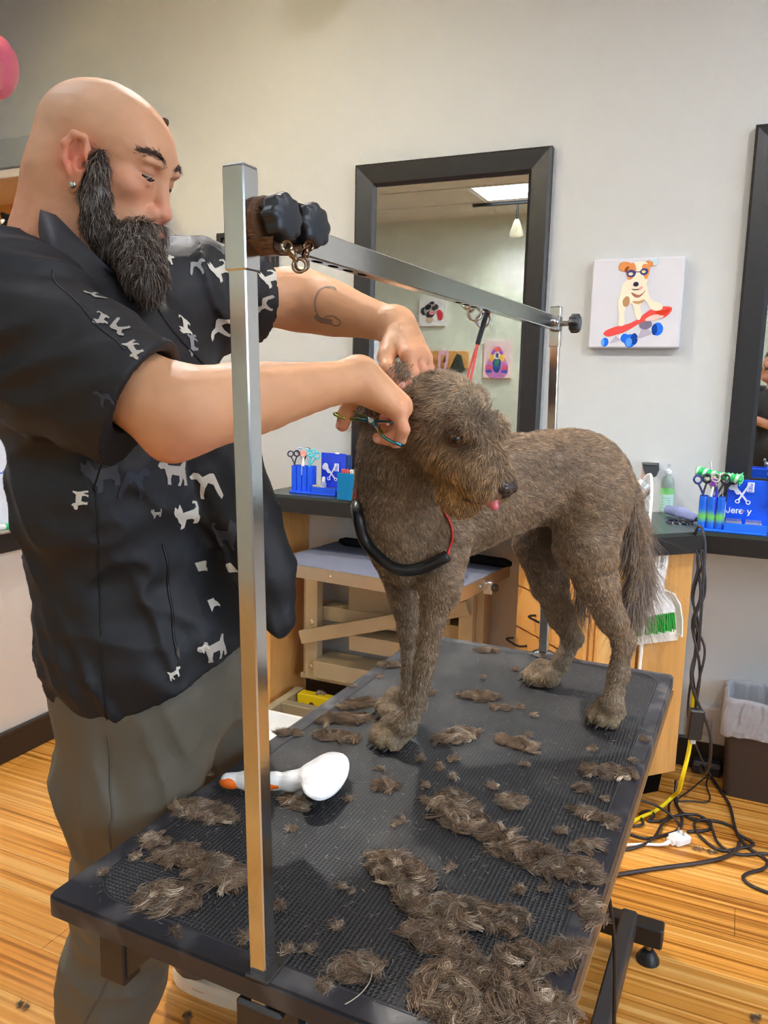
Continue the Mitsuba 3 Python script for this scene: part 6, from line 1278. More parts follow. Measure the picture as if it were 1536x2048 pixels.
def shirt_print(p, kind, size, col, tilt=0.0, flip=False):
    g = dog_shape(kind); g = affinity.translate(g, -30, -24)
    if flip: g = affinity.scale(g, -1, 1, origin=(0, 0))
    g = affinity.rotate(affinity.scale(g, size / 60, size / 60, origin=(0, 0)), tilt, origin=(0, 0))
    t = extrude(g, 0.0004).subdivide_to_size(0.006)
    p = np.asarray(p, float)
    q, nn = snap(shirt_m, [p]); c = q[0]
    near_ = np.linalg.norm(shirt_m.vertices - c, axis=1) < 0.03; w = unit(shirt_m.vertex_normals[near_].mean(0))
    y = unit(V(0, 0, 1) - w * w[2]); x = np.cross(y, w)
    o = c + w * 0.06
    P2 = o + t.vertices[:, :1] * x + t.vertices[:, 1:2] * y
    hit, idx, _ = RAY.intersects_location(P2, np.tile(-w, (len(P2), 1)), multiple_hits=False)
    if len(idx) < len(P2): return
    out = np.zeros_like(P2); out[idx] = hit
    v = out + w * (0.0009 + t.vertices[:, 2:3])
    k_ = np.ptp((out @ w)[t.faces], axis=1) < 0.018
    m_ = trimesh.Trimesh(v, t.faces[k_], process=False)
    if k_.mean() < 0.75: return
    if not k_.all(): m_ = max(m_.split(only_watertight=False), key=lambda q_: q_.area)
    part(shirt, 'print', m_, 'fabric', col, False)
RAY = trimesh.ray.ray_triangle.RayMeshIntersector(shirt_m)
try:
    from trimesh.ray.ray_pyembree import RayMeshIntersector as _RMI
    RAY = _RMI(shirt_m)
except BaseException:
    pass
IV, GR, BG, BW = srgb(206, 198, 184), srgb(92, 92, 98), srgb(60, 64, 82), srgb(170, 160, 148)
for p, kd, sz, col, tl_, fl in (((-0.7256, 0.895, 1.193), 0, 0.050, BW, -12, False), ((-0.6937, 0.9302, 1.172), 2, 0.050, IV, -6, False), ((-0.7166, 0.9129, 1.127), 1, 0.044, IV, 4, False), ((-0.7159, 0.9392, 1.046), 0, 0.056, srgb(186, 178, 164), -2, False), ((-0.6663, 0.9495, 1.04), 2, 0.050, IV, 8, False),
                              ((-0.6974, 0.946, 0.9911), 1, 0.042, IV, 0, False), ((-0.6837, 0.9285, 0.9286), 0, 0.052, BW, 4, False), ((-0.766, 0.8023, 1.192), 1, 0.050, srgb(60, 60, 66), 8, False), ((-0.7374, 0.8336, 1.181), 2, 0.052, srgb(40, 42, 54), 10, True),
                              ((-0.6329, 0.8682, 0.9211), 2, 0.018, IV, 20, False), ((-0.6637, 0.8514, 0.9032), 0, 0.022, IV, 30, True), ((-0.7314, 0.8653, 1.137), 1, 0.016, srgb(150, 146, 138), 0, False), ((-0.6652, 0.94, 1.098), 1, 0.05, srgb(56, 58, 66), 10, True), ((-0.7837, 0.7791, 1.163), 0, 0.028, IV, 80, False),
                              ((-0.7355, 1.031, 1.403), 2, 0.050, srgb(206, 200, 190), 70, False), ((-0.7258, 0.9306, 1.395), 1, 0.032, IV, 60, False), ((-0.7193, 0.9362, 1.371), 0, 0.035, srgb(130, 130, 132), 80, False), ((-0.6457, 0.7108, 1.378), 2, 0.028, srgb(150, 142, 132), 110, False), ((-0.6613, 0.7007, 1.386), 1, 0.018, srgb(160, 152, 142), 60, False), ((-0.6203, 0.7038, 1.353), 0, 0.022, BW, 100, False),
                              ((-0.6884, 0.7188, 1.415), 2, 0.024, srgb(140, 134, 126), 120, True), ((-0.7306, 1.019, 1.482), 1, 0.036, IV, 20, False), ((-0.7467, 0.9863, 1.485), 2, 0.03, srgb(150, 150, 148), 20, True), ((-0.7757, 0.9549, 1.492), 0, 0.025, IV, 20, True), ((-0.697, 1.102, 1.48), 1, 0.03, IV, 10, False), ((-0.6966, 1.094, 1.442), 2, 0.036, BW, 80, False), ((-0.6414, 0.6794, 1.298), 2, 0.02, srgb(50, 52, 60), 0, False)):
    shirt_print(p, kd, sz, col, tl_, fl)

# ---------------------------------------------------------------- trousers and shoes
ft = Field(V(-1.20, 0.70, 0.02), V(-0.66, 1.45, 1.0), 0.006, 0.02)
HIPS = V(-0.842, 1.02, 0.86)
rk, ra = V(-0.850, 0.93, 0.50), V(-0.965, 0.935, 0.10); lk, la = V(-0.885, 1.16, 0.48), V(-0.985, 1.285, 0.10)
ft.ell(HIPS + V(0, 0, 0.0), (0.140, 0.180, 0.15), None, 0.05)
ft.chain([HIPS + V(-0.01, -0.085, -0.03), (HIPS + V(-0.01, -0.085, 0)) * 0.5 + rk * 0.5, rk, rk * 0.5 + ra * 0.5, ra], [0.118, 0.104, 0.082, 0.076, 0.070], 0.05)
ft.chain([HIPS + V(-0.005, 0.085, -0.03), (HIPS + V(-0.005, 0.085, 0)) * 0.5 + lk * 0.5, lk, lk * 0.5 + la * 0.5, la], [0.116, 0.100, 0.080, 0.074, 0.068], 0.03)
def tfolds(p):
    kn = np.exp(-((p[:, 2] - 0.46) / 0.14) ** 2); lowz = np.exp(-((p[:, 2] - 0.08) / 0.10) ** 2); hi = np.exp(-((p[:, 2] - 0.72) / 0.12) ** 2)
    a = ridge(p, AR([[7, 6, 15], [6, -7, 9], [2, 2, 16]]), 21) - 0.5; b = ridge(p, AR([[22, 5, 3], [5, 20, 3], [2, 2, 4]]), 22) - 0.5
    return -(0.018 * a * kn + 0.016 * a * lowz + 0.010 * b * hi + 0.006 * b + 0.002 * fbm3(p, 30, 3, 9))
ft.warp(tfolds)
cut(ft, ra + V(0, 0, -0.06), V(0, 0, -1), 0.2); cut(ft, la + V(0, 0, -0.05), V(0, 0, -1), 0.2)
trm = ft.mesh(2)
trs = uniq(man + '__trousers'); put(trs, trm, 'fabric', srgb(92, 84, 70) * (1 + 0.12 * fbm3(trm.vertices, 12, 3, 2)[:, None]), True, 'olive khaki work trousers')
def trs_line(pts, r, name, col, n=40):
    q, nq = snap(trm, spline(pts, n), 0.0004); part(trs, name, tube(q, r, 6), 'fabric', col, True)
trs_line([(-0.7962, 0.8268, 0.8135), (-0.795, 0.8282, 0.7123), (-0.8018, 0.8318, 0.6288)], 0.0015, 'seam', srgb(84, 76, 64)); trs_line([(-0.7999, 0.848, 0.4869), (-0.8499, 0.8644, 0.371), (-0.8809, 0.8443, 0.2985)], 0.0015, 'seam', srgb(84, 76, 64))
def shoe(heel, toe, name='shoe'):
    h, t = np.asarray(heel), np.asarray(toe); d = unit(t - h); n = V(-d[1], d[0], 0); L = np.linalg.norm(t - h)
    k = uniq(man + '__' + name)
    us = np.linspace(0, 1, 40); wd = 0.043 + 0.010 * np.sin(np.pi * np.clip(us * 1.05 - 0.15, 0, 1)); ends = np.sqrt(np.clip(1 - ((us - 0.5) / 0.5) ** 6, 0, 1)); wd = wd * ends
    out = np.r_[[h + d * L * u + n * w for u, w in zip(us, wd)], [h + d * L * u - n * w for u, w in zip(us[::-1], wd[::-1])]]
    sole = Polygon(out[:, :2]).buffer(0)
    put(k, cat_([extrude(sole, 0.012), extrude(sole.buffer(0.004), 0.020, trimesh.transformations.translation_matrix((0, 0, 0.010))), extrude(sole.buffer(0.0005), 0.012, trimesh.transformations.translation_matrix((0, 0, 0.029)))]), 'plastic', srgb(232, 224, 204), 30, 'cream white sneaker')
    f_ = Field(np.minimum(h, t) - 0.06, np.maximum(h, t) + V(0.06, 0.06, 0.13), 0.004, 0.01)
    f_.ell(h + d * L * 0.20 + V(0, 0, 0.06), (0.050, 0.038, 0.045), frame((0, 0, 0), d)[:3, :3], 0.03); f_.ell(h + d * L * 0.6 + V(0, 0, 0.045), (0.10, 0.046, 0.036), frame((0, 0, 0), d)[:3, :3], 0.03); f_.ell(h + d * L * 0.8 + V(0, 0, 0.042), (0.055, 0.045, 0.027), frame((0, 0, 0), d)[:3, :3], 0.03)
    part(k, 'upper', f_.mesh(2), 'fabric', srgb(226, 216, 194), True)
    part(k, 'stripe', ribbon(spline([h - d * 0.006 + V(0, 0, 0.026), h + d * 0.05 - n * 0.044 + V(0, 0, 0.022), h + d * 0.14 - n * 0.052 + V(0, 0, 0.020), h + d * 0.22 - n * 0.050 + V(0, 0, 0.022)], 24), 0.003, V(0, -1, 0), 0.002), 'plastic', srgb(200, 188, 162), True)
shoe(V(-1.055, 1.285, 0), V(-0.775, 1.315, 0)); shoe(V(-1.03, 0.945, 0), V(-0.745, 0.93, 0))

# ---------------------------------------------------------------- the woman whose reflection shows at the edge of the right mirror
wo = thing('person', 'woman with glasses and a black shirt, reflected at the edge of the right mirror', 'person')
WO = V(0.175, -0.36, 0.0); WF = unit(V(-0.85, 0.5, -0.05)); WL_ = unit(np.cross((0, 0, 1), WF)); WU = np.cross(WF, WL_); WM = np.c_[WF, WL_, WU]
wc_ = WO + V(0, 0, 1.505)
def wh(x, y, z): return wc_ + WM @ V(x, y, z) * 0.9
fw = Field(WO + V(-0.32, -0.32, 0.80), WO + V(0.32, 0.32, 1.68), 0.006, 0.0)
for c, r in (((-0.01, 0, 0.03), (0.095, 0.075, 0.078)), ((0.04, 0, -0.045), (0.048, 0.052, 0.070)), ((0.075, 0, -0.08), (0.022, 0.026, 0.02)), ((0.088, 0, -0.07), (0.010, 0.022, 0.007)), ((0.055, 0.04, -0.03), (0.02, 0.02, 0.018)), ((0.055, -0.04, -0.03), (0.02, 0.02, 0.018))): fw.ell(wh(*c), V(*r) * 0.9, WM, 0.02)
fw.cone(wh(0.085, 0, 0.0), wh(0.106, 0, -0.036), 0.009, 0.012, 0.012); fw.cone(wh(-0.02, 0, -0.06), WO + V(0.02, -0.01, 1.34), 0.050, 0.055, 0.03)
for s in (-1, 1): fw.ell(wh(-0.01, s * 0.078, -0.02), (0.015, 0.006, 0.026), WM, 0.006); fw.ell(wh(0.09, s * 0.03, -0.005), (0.012, 0.014, 0.009), WM, 0.01, 'sub')
fw.ell(WO + V(0.02, -0.01, 1.20), (0.10, 0.15, 0.16), None, 0.04)
hands_ = (V(0.02, -0.12, 1.20), V(0.05, -0.22, 1.16))
for s, hp_ in zip((1, -1), hands_):
    sh = WO + V(0.02, -0.01, 1.32) + WL_ * s * 0.17; el = sh + V(0.02, 0.02, -0.25) + WL_ * s * 0.03; fw.cone(sh, el, 0.05, 0.042, 0.02); fw.cone(el, hp_, 0.040, 0.026, 0.015)
    d_ = unit(hp_ - el)
    for q in range(4):
        o_ = WL_ * (q - 1.5) * 0.017; fw.chain([hp_, hp_ + d_ * 0.07 + o_, hp_ + d_ * 0.105 + o_ - V(0, 0, 0.014), hp_ + d_ * 0.11 + o_ - V(0, 0, 0.040)], [0.020, 0.0105, 0.009, 0.008], 0.006)
    fw.chain([hp_, hp_ + d_ * 0.04 - WL_ * s * 0.035, hp_ + d_ * 0.075 - WL_ * s * 0.042], [0.018, 0.012, 0.009], 0.006)
wmesh = fw.mesh(2)
part(wo, 'body', wmesh, 'skin', srgb(196, 142, 112), True)
fh = Field(WO + V(-0.2, -0.2, 1.35), WO + V(0.2, 0.2, 1.70), 0.006, 0.0)
fh.ell(wh(-0.025, 0, 0.045), V(0.098, 0.083, 0.080) * 0.9, WM, 0.02); fh.ell(wh(0.085, 0, -0.02), V(0.055, 0.07, 0.10) * 0.9, WM, 0.02, 'sub'); fh.ell(wh(-0.085, 0, 0.085), (0.035, 0.035, 0.035), WM, 0.02)
part(wo, 'hair', fh.mesh(2), 'fur', srgb(40, 34, 32), True, 'dark hair tied in a bun')
part(wo, 'headband', tube([wh(0.028 + 0.0, 0.080 * math.cos(a), 0.045 + 0.082 * math.sin(a)) for a in np.linspace(0, np.pi, 24)], 0.007, 8), 'fabric', srgb(120, 132, 120), True)
for s in (-1, 1):
    part(wo, 'glasses_rim', torus(wh(0.105, s * 0.033, -0.005), 0.021, 0.0018, WF, 24, 6), 'plastic', DARK, True); part(wo, 'glasses_temple', tube([wh(0.104, s * 0.054, 0.0), wh(0.0, s * 0.080, -0.002)], 0.0018, 6), 'plastic', DARK, True); part(wo, 'eye', ell(wh(0.084, s * 0.031, -0.007), (0.009,) * 3, None, 2), 'gloss', srgb(60, 44, 36), True)
fk = Field(WO + V(-0.32, -0.32, 0.72), WO + V(0.32, 0.32, 1.42), 0.008, 0.0)
fk.ell(WO + V(0.02, -0.01, 1.18), (0.135, 0.185, 0.20), None, 0.05); fk.ell(WO + V(0.03, -0.02, 0.94), (0.14, 0.19, 0.22), None, 0.05)
for s in (-1, 1): sh = WO + V(0.02, -0.01, 1.32) + WL_ * s * 0.16; fk.cone(sh, sh + V(0.015, 0.015, -0.16) + WL_ * s * 0.03, 0.066, 0.070, 0.04)
fk.warp(lambda p: 0.008 * fbm3(p, 14, 3, 6))
part(wo, 'shirt', fk.mesh(2), 'fabric', srgb(26, 26, 28), True, 'black shirt')
fl_ = Field(WO + V(-0.25, -0.3, 0.0), WO + V(0.3, 0.3, 0.95), 0.01, 0.0)
for s in (-1, 1): fl_.chain([WO + V(0.03, -0.02, 0.85) + WL_ * s * 0.09, WO + V(0.03, -0.02, 0.48) + WL_ * s * 0.10, WO + V(0.04, -0.03, 0.06) + WL_ * s * 0.10], [0.105, 0.075, 0.06], 0.03)
part(wo, 'trousers', fl_.mesh(2), 'fabric', srgb(40, 42, 52), True)
for s in (-1, 1):
    q = WO + V(0.04, -0.03, 0.0) + WL_ * s * 0.10; part(wo, 'shoe', hull([q + WF * a + WL_ * b * 0.042 + V(0, 0, c) for a, c in ((-0.06, 0.0), (0.17, 0.0), (-0.05, 0.07), (0.06, 0.07), (0.16, 0.03)) for b in (-1, 1)]), 'plastic', DARK, False)

# ---------------------------------------------------------------- the dog
dog = thing('dog', 'freshly clipped brown curly dog standing on the black grooming table', 'dog')
D3 = lambda *q: [V(*p) for p in q]
REAR = unit(V(0.68, 0.73, 0.0)); SIDE = unit(V(0.73, -0.68, 0.0))   # SIDE: its left flank, towards the camera
GF = unit(V(0.76, -0.24, -0.60)); GS = unit(np.cross(V(0, 0, 1), GF)); GU = np.cross(GF, GS); GM = np.c_[GF, GS, GU]
GC = V(*(-0.4197, 1.156, 1.266))
def gd_(x, y, z): return GC + GM @ V(x, y, z)
fd = Field(V(-0.72, 0.98, 0.66), V(-0.02, 1.80, 1.42), 0.0042, 0.01)
bm4 = np.c_[REAR, SIDE, V(0, 0, 1)]
# trunk
for p, r in (((-0.5179, 1.258, 1.117), (0.085, 0.078, 0.115)), ((-0.475, 1.311, 1.123), (0.110, 0.088, 0.108)), ((-0.4167, 1.373, 1.14), (0.110, 0.086, 0.096)), ((-0.3494, 1.45, 1.155), (0.110, 0.076, 0.082)), ((-0.2887, 1.517, 1.159), (0.095, 0.082, 0.085)), ((-0.2546, 1.545, 1.136), (0.070, 0.080, 0.080))):
    fd.ell(V(*p), r, bm4, 0.05)
fd.ell(V(*(-0.492, 1.252, 1.05)), (0.070, 0.066, 0.075), bm4, 0.04)
# neck
fd.chain(D3((-0.5197, 1.261, 1.138), (-0.5103, 1.233, 1.21), (-0.473, 1.194, 1.271)), [0.080, 0.070, 0.060], 0.04)
# fore legs: left (near) and right
def leg(pts, radii, k=0.02):
    fd.chain(pts, radii, k)
FLn = D3((-0.4462, 1.25, 1.077), (-0.44, 1.228, 0.9996), (-0.4483, 1.223, 0.93), (-0.4626, 1.225, 0.8474), (-0.4741, 1.224, 0.7775), (-0.4902, 1.218, 0.7351))
leg(FLn, [0.052, 0.036, 0.0205, 0.0165, 0.0155, 0.0175], 0.010)
FLf = D3((-0.5464, 1.281, 1.035), (-0.5386, 1.298, 0.9537), (-0.529, 1.316, 0.8745), (-0.5282, 1.33, 0.7925), (-0.5329, 1.335, 0.7402))
leg(FLf, [0.046, 0.026, 0.0185, 0.0155, 0.0155], 0.010)
fd.ell(V(*(-0.425, 1.22, 0.9817)), (0.019, 0.017, 0.025), None, 0.015)
# hind legs: left (near) and right
HLn = D3((-0.2427, 1.485, 1.111), (-0.2407, 1.457, 1.04), (-0.2175, 1.47, 0.9646), (-0.1924, 1.495, 0.8995), (-0.1685, 1.519, 0.8493), (-0.174, 1.506, 0.7907), (-0.1784, 1.487, 0.7316))
leg(HLn, [0.074, 0.056, 0.036, 0.0255, 0.0185, 0.0165, 0.0185], 0.014)
HLf = D3((-0.3163, 1.576, 1.093), (-0.3451, 1.567, 1.015), (-0.3321, 1.588, 0.9293), (-0.3098, 1.621, 0.8529), (-0.2891, 1.653, 0.7988), (-0.3088, 1.646, 0.7433), (-0.328, 1.634, 0.7103))
leg(HLf, [0.068, 0.056, 0.037, 0.0265, 0.0195, 0.0170, 0.0180], 0.014)
# paws: a pad and four toes each
def paw(c, d, s=1.0):
    c = np.asarray(c, float); d = unit(V(d[0], d[1], 0)); n = V(-d[1], d[0], 0)
    fd.ell(c + V(0, 0, 0.024) * s, V(0.032, 0.029, 0.023) * s, np.c_[d, n, V(0, 0, 1)], 0.012)
    for i, (a, b) in enumerate(((-0.023, 0.016), (-0.009, 0.028), (0.009, 0.028), (0.023, 0.016))):
        t = c + d * b * s + n * a * s
        fd.ell(t + V(0, 0, 0.0165) * s, V(0.017, 0.0105, 0.0155) * s, np.c_[d, n, V(0, 0, 1)], 0.005)
        paw_claws.append((t + d * 0.014 * s + V(0, 0, 0.010), d))
paw_claws = []
p_fl, p_fr, p_hl, p_hr = V(*(-0.5195, 1.241, 0.685)), V(*(-0.563, 1.354, 0.685)), V(*(-0.1862, 1.51, 0.685)), V(*(-0.3519, 1.659, 0.685))
paw(p_fl, V(-0.50, -0.80, 0), 1.10); paw(p_fr, V(-0.66, -0.73, 0), 1.05); paw(p_hl, V(-0.45, -0.80, 0), 1.02); paw(p_hr, V(-0.80, -0.60, 0), 1.0)
fd.chain([FLn[-1], p_fl + V(0, 0, 0.035)], [0.0175, 0.024], 0.012); fd.chain([FLf[-1], p_fr + V(0, 0, 0.035)], [0.0155, 0.022], 0.012); fd.chain([HLn[-1], p_hl + V(0, 0, 0.035)], [0.0185, 0.023], 0.012); fd.chain([HLf[-1], p_hr + V(0, 0, 0.035)], [0.018, 0.022], 0.012)
# tail root and core
TAIL = D3((-0.2234, 1.603, 1.172), (-0.1938, 1.624, 1.117), (-0.1698, 1.623, 1.049), (-0.1607, 1.609, 0.9814), (-0.1682, 1.583, 0.9152))
fd.chain(TAIL, [0.030, 0.024, 0.022, 0.018, 0.012], 0.02)
# head
E_ = lambda c, r, k=0.02, mode='add': fd.ell(gd_(*c), r, GM, k, mode)
E_((-0.002, 0, 0.010), (0.070, 0.060, 0.058), 0.015); E_((-0.008, 0, 0.034), (0.054, 0.050, 0.036), 0.015); E_((0.02, 0, -0.02), (0.056, 0.052, 0.042))
fd.chain([gd_(0.045, 0, 0.000), gd_(0.090, 0, -0.002), gd_(0.128, 0, -0.004)], [0.040, 0.034, 0.030], 0.02)
for s in (-1, 1):
    fd.chain([gd_(0.075, s * 0.018, -0.018), gd_(0.125, s * 0.016, -0.016)], [0.028, 0.023], 0.012); E_((0.058, s * 0.033, 0.044), (0.026, 0.022, 0.015), 0.012); E_((0.057, s * 0.052, 0.022), (0.014, 0.010, 0.013), 0.008, 'sub')
fd.chain([gd_(0.035, 0, -0.042), gd_(0.080, 0, -0.054), gd_(0.114, 0, -0.056)], [0.032, 0.025, 0.019], 0.012)
E_((0.096, 0, -0.074), (0.032, 0.027, 0.022), 0.015)
fd.cone(gd_(0.108, 0, -0.042), gd_(0.060, 0, -0.045), 0.0055, 0.004, 0.004, 'sub')
for s in (-1, 1):
    fd.cone(gd_(0.112, s * 0.020, -0.040), gd_(0.070, s * 0.040, -0.044), 0.005, 0.004, 0.004, 'sub')
# ear held up on the near side; the far ear hangs down
EAR = D3((-0.45, 1.133, 1.308), (-0.4619, 1.125, 1.324), (-0.4706, 1.118, 1.335), (-0.4797, 1.121, 1.346)); fd.chain(EAR, [0.020, 0.016, 0.014, 0.010], 0.010)
EAR2 = D3((-0.499, 1.165, 1.298), (-0.5178, 1.144, 1.289), (-0.5317, 1.124, 1.275)); fd.chain(EAR2, [0.030, 0.024, 0.012], 0.02)
for q in (gd_(-0.01, 0.062, 0.02), gd_(-0.01, 0.076, -0.03)): fd.ell(q, (0.030, 0.016, 0.040), GM, 0.02)
fd.warp(lambda p: -(0.0050 * fbm3(p, 38, 3, 14) + 0.0045 * fbm3(p, 95, 2, 17)))
dog_m = fd.mesh(1)
# keep the paws on the mat
dog_m.vertices[:, 2] = np.maximum(dog_m.vertices[:, 2], TT + 0.0005)
C_BODY, C_HEAD, C_GOLD = srgb(130, 108, 86), srgb(116, 96, 74), srgb(160, 120, 66)
def dog_color(v, seed=0):
    n1, n2 = fbm3(v, 16, 3, 31)[:, None], fbm3(v, 60, 2, 33 + seed)[:, None]
    c = C_BODY * (1 + 0.6 * n1 + 0.4 * n2)
    def blend(m, col, a):
        nonlocal c
        m = (np.clip(m, 0, 1) * a)[:, None]; c = c * (1 - m) + col * (1 + 0.5 * n2) * m
    g = lambda p, r: np.exp(-np.sum((v - p) ** 2, 1) / r ** 2)
    blend(np.clip((0.86 - v[:, 2]) / 0.12, 0, 1), srgb(122, 106, 88), 0.7)                     # lower legs are lighter
    blend(np.clip((0.75 - v[:, 2]) / 0.05, 0, 1), srgb(150, 128, 98), 0.7)
    inner = g(V(*(-0.3365, 1.527, 1.023)), 0.06); blend(inner, srgb(66, 52, 46), 0.7)              # darker inner thigh
    blend(g(GC, 0.12), C_HEAD, 0.5)
    blend(g(gd_(0.088, -0.02, -0.045), 0.055), C_GOLD, 0.9); blend(g(gd_(0.01, 0, 0.06), 0.06), srgb(146, 128, 104), 0.6)
    blend(g(gd_(0.062, -0.05, 0.026), 0.022), srgb(60, 46, 38), 0.8)
    return np.clip(c, 0.01, 1)
part(dog, 'body', dog_m, 'fur', dog_color(dog_m.vertices) * 0.72, True)
# coat: short blades of hair laid backwards and down
def dog_dirs(p, nrm):
    n = len(p)
    w = np.clip((p[:, 2] - 0.93) / 0.10, 0, 1)[:, None]
    d = REAR * 0.75 * w + V(0, 0, -1) * (0.55 + 0.4 * (1 - w))
    hw = np.exp(-np.sum((p - gd_(0.03, 0, -0.01)) ** 2, 1) / 0.11 ** 2)[:, None]
    hdir = -GF * 0.5 + V(0, 0, -0.55) + (p - GC) * 4.0
    mz = np.exp(-np.sum((p - gd_(0.09, 0, -0.03)) ** 2, 1) / 0.06 ** 2)[:, None]
    hdir = hdir * (1 - mz) + (V(0, 0, -0.9) + GF * 0.1) * mz
    d = d * (1 - np.clip(hw * 1.8, 0, 1)) + hdir * np.clip(hw * 1.8, 0, 1)
    sw = np.stack([fbm3(p, 22, 2, 41), fbm3(p, 22, 2, 42), fbm3(p, 22, 2, 43)], 1)
    return d / (np.linalg.norm(d, axis=1, keepdims=True) + 1e-9) + sw * 1.6
vis = (dog_m.face_normals @ -FWD > -0.45).astype(float) + 0.12
rt, tf = sample(dog_m, 150000, 51, vis); nr = dog_m.face_normals[tf]
hd_w = np.exp(-np.sum((rt - gd_(0.03, 0, 0.0)) ** 2, 1) / 0.11 ** 2)
Ld = (0.0095 + 0.0065 * np.clip(hd_w * 1.5, 0, 1)) * np.clip(0.55 + (rt[:, 2] - 0.70) / 0.15, 0.55, 1)
eye_far = np.linalg.norm(rt - gd_(0.060, -0.050, 0.022), axis=1) > 0.021
nose_far = np.linalg.norm(rt - gd_(0.150, 0, 0.002), axis=1) > 0.020
k_ = eye_far & nose_far & (rt[:, 2] > TT + 0.004)
rt, nr, Ld = rt[k_], nr[k_], Ld[k_]
g_ = np.random.default_rng(5)
lk = fbm3(rt * V(0.8, 0.8, 1.3), 120, 2, 71)[:, None]; cl = dog_color(rt, 3) * 1.14 * np.clip(1 + 1.5 * lk, 0.4, 1.9) * g_.uniform(0.6, 1.5, (len(rt), 1)) * 1.1
hm_, hc2 = hairs(rt, dog_dirs(rt, nr), nr, Ld, 0.00085, cl, 52, 0.32, 0.5, 0.34)
hm_.vertices[:, 2] = np.maximum(hm_.vertices[:, 2], TT + 0.0008)
part(dog, 'coat', hm_, 'fur', hc2, False, None, 'stuff')
# long tail feathers
def strands(roots, dirs, length, width, cols, seed, segs=6, curl=0.25, droop=0.6):
    g = np.random.default_rng(seed); n = len(roots); L = length * g.uniform(0.6, 1.2, n)
    d = dirs + g.normal(0, 0.20, (n, 3)); d /= np.linalg.norm(d, axis=1, keepdims=True)
    P = [roots]; ph = g.uniform(0, 6.28, (n, 1)); cv = g.normal(0, curl, (n, 3))
    for s in range(segs):
        d = d + V(0, 0, -droop) / segs + cv / segs + 0.10 * np.sin(ph + s * 1.3) * g.normal(0, 1, (n, 3)) / segs
        d /= np.linalg.norm(d, axis=1, keepdims=True); P.append(P[-1] + d * (L / segs)[:, None])
    sd = np.cross(d, FWD + g.normal(0, 0.5, (n, 3))); sd /= np.linalg.norm(sd, axis=1, keepdims=True) + 1e-9
    rows = []
    for s, p in enumerate(P):
        w = width * (1 - 0.85 * s / segs); rows += [p - sd * w / 2, p + sd * w / 2]
    v = np.stack(rows, 1).reshape(-1, 3); m = 2 * (segs + 1); o = np.arange(n)[:, None, None] * m
    f = np.concatenate([np.array([[2 * s, 2 * s + 1, 2 * s + 3], [2 * s, 2 * s + 3, 2 * s + 2]]) for s in range(segs)])
    c = np.repeat(cols, m, 0).reshape(n, m, 3) * np.linspace(0.8, 1.15, m)[None, :, None]
    return trimesh.Trimesh(v, (o + f).reshape(-1, 3), process=False), np.clip(c.reshape(-1, 3), 0, 1)
tp_ = spline(TAIL, 60); g_ = np.random.default_rng(9); n_ = 3600
i_ = g_.integers(4, 60, n_); off = g_.normal(0, 1, (n_, 3)); off /= np.linalg.norm(off, axis=1, keepdims=True)
ro = tp_[i_] + off * (0.020 - 0.010 * i_[:, None] / 60)
dr_ = off * 0.28 + V(0, 0, -0.85) + REAR * 0.06
ts_, tc_ = strands(ro, dr_, np.full(n_, 0.085) + 0.03 * (i_ / 60), 0.0010, srgb(128, 110, 96) * g_.uniform(0.6, 1.35, (n_, 1)), 10)
part(dog, 'tail_hair', ts_, 'fur', tc_, False, 'long wispy tail hair', 'stuff')
# feathers between the hind legs
n_ = 420; a_, b_ = V(*(-0.2423, 1.557, 0.9826)), V(*(-0.2651, 1.58, 0.8876)); t_ = g_.random((n_, 1)); ro = a_ * (1 - t_) + b_ * t_ + g_.normal(0, 0.010, (n_, 3))
ts_, tc_ = strands(ro, np.tile(V(-0.15, 0.0, -1), (n_, 1)), np.full(n_, 0.075), 0.0010, srgb(124, 104, 88) * g_.uniform(0.6, 1.3, (n_, 1)), 12)
part(dog, 'feathering', ts_, 'fur', tc_, False, 'wispy hair between the hind legs', 'stuff')
# the ear tuft under the scissors and the locks held in the hand
for (a_, b_, n_, L_) in (((-0.5044, 1.139, 1.289), (-0.5322, 1.113, 1.273), 420, 0.030), ((-0.4678, 1.112, 1.326), (-0.4796, 1.111, 1.351), 320, 0.022), ((-0.3322, 1.13, 1.276), (-0.3473, 1.092, 1.288), 260, 0.020)):
    a_, b_ = V(*a_), V(*b_); t_ = g_.random((n_, 1)); ro = a_ * (1 - t_) + b_ * t_ + g_.normal(0, 0.008, (n_, 3))
    ts_, tc_ = strands(ro, np.tile(unit(V(-0.3, -0.3, -0.6)), (n_, 1)), np.full(n_, L_), 0.0011, srgb(104, 88, 72) * g_.uniform(0.5, 1.4, (n_, 1)), 13, 4, 0.5)
    part(dog, 'tuft', ts_, 'fur', tc_, False, None, 'stuff')
# face parts
for s in (-1, 1):
    e_ = uniq(dog + '__eye')
    put(e_, ell(gd_(0.060, s * 0.0475, 0.022), (0.0125, 0.0125, 0.0125), GM, 3), 'gloss', srgb(74, 44, 22), True)
    pe = gd_(0.060, s * 0.0475, 0.022); to = unit(unit(EYE - pe) * 0.5 + unit(GF * 0.6 + GS * s * 0.8) * 0.5)
    part(e_, 'pupil', ell(pe + to * 0.0108, (0.0022, 0.0052, 0.0052), frame((0, 0, 0), to)[:3, :3], 2), 'gloss', (0.004, 0.004, 0.004), True)
    fr_ = frame((0, 0, 0), to)[:3, :3]
    part(e_, 'eyelid', tube([pe + to * 0.0055 + fr_[:, 1] * 0.0118 * math.cos(a) + fr_[:, 2] * 0.0098 * math.sin(a) for a in np.linspace(0, 2 * np.pi, 22)[:-1]], 0.0026, 6, closed=True), 'fur', srgb(66, 48, 40), True)
fn = Field(gd_(0.15, 0, 0) - 0.035, gd_(0.15, 0, 0) + 0.035, 0.0016, 0.0)
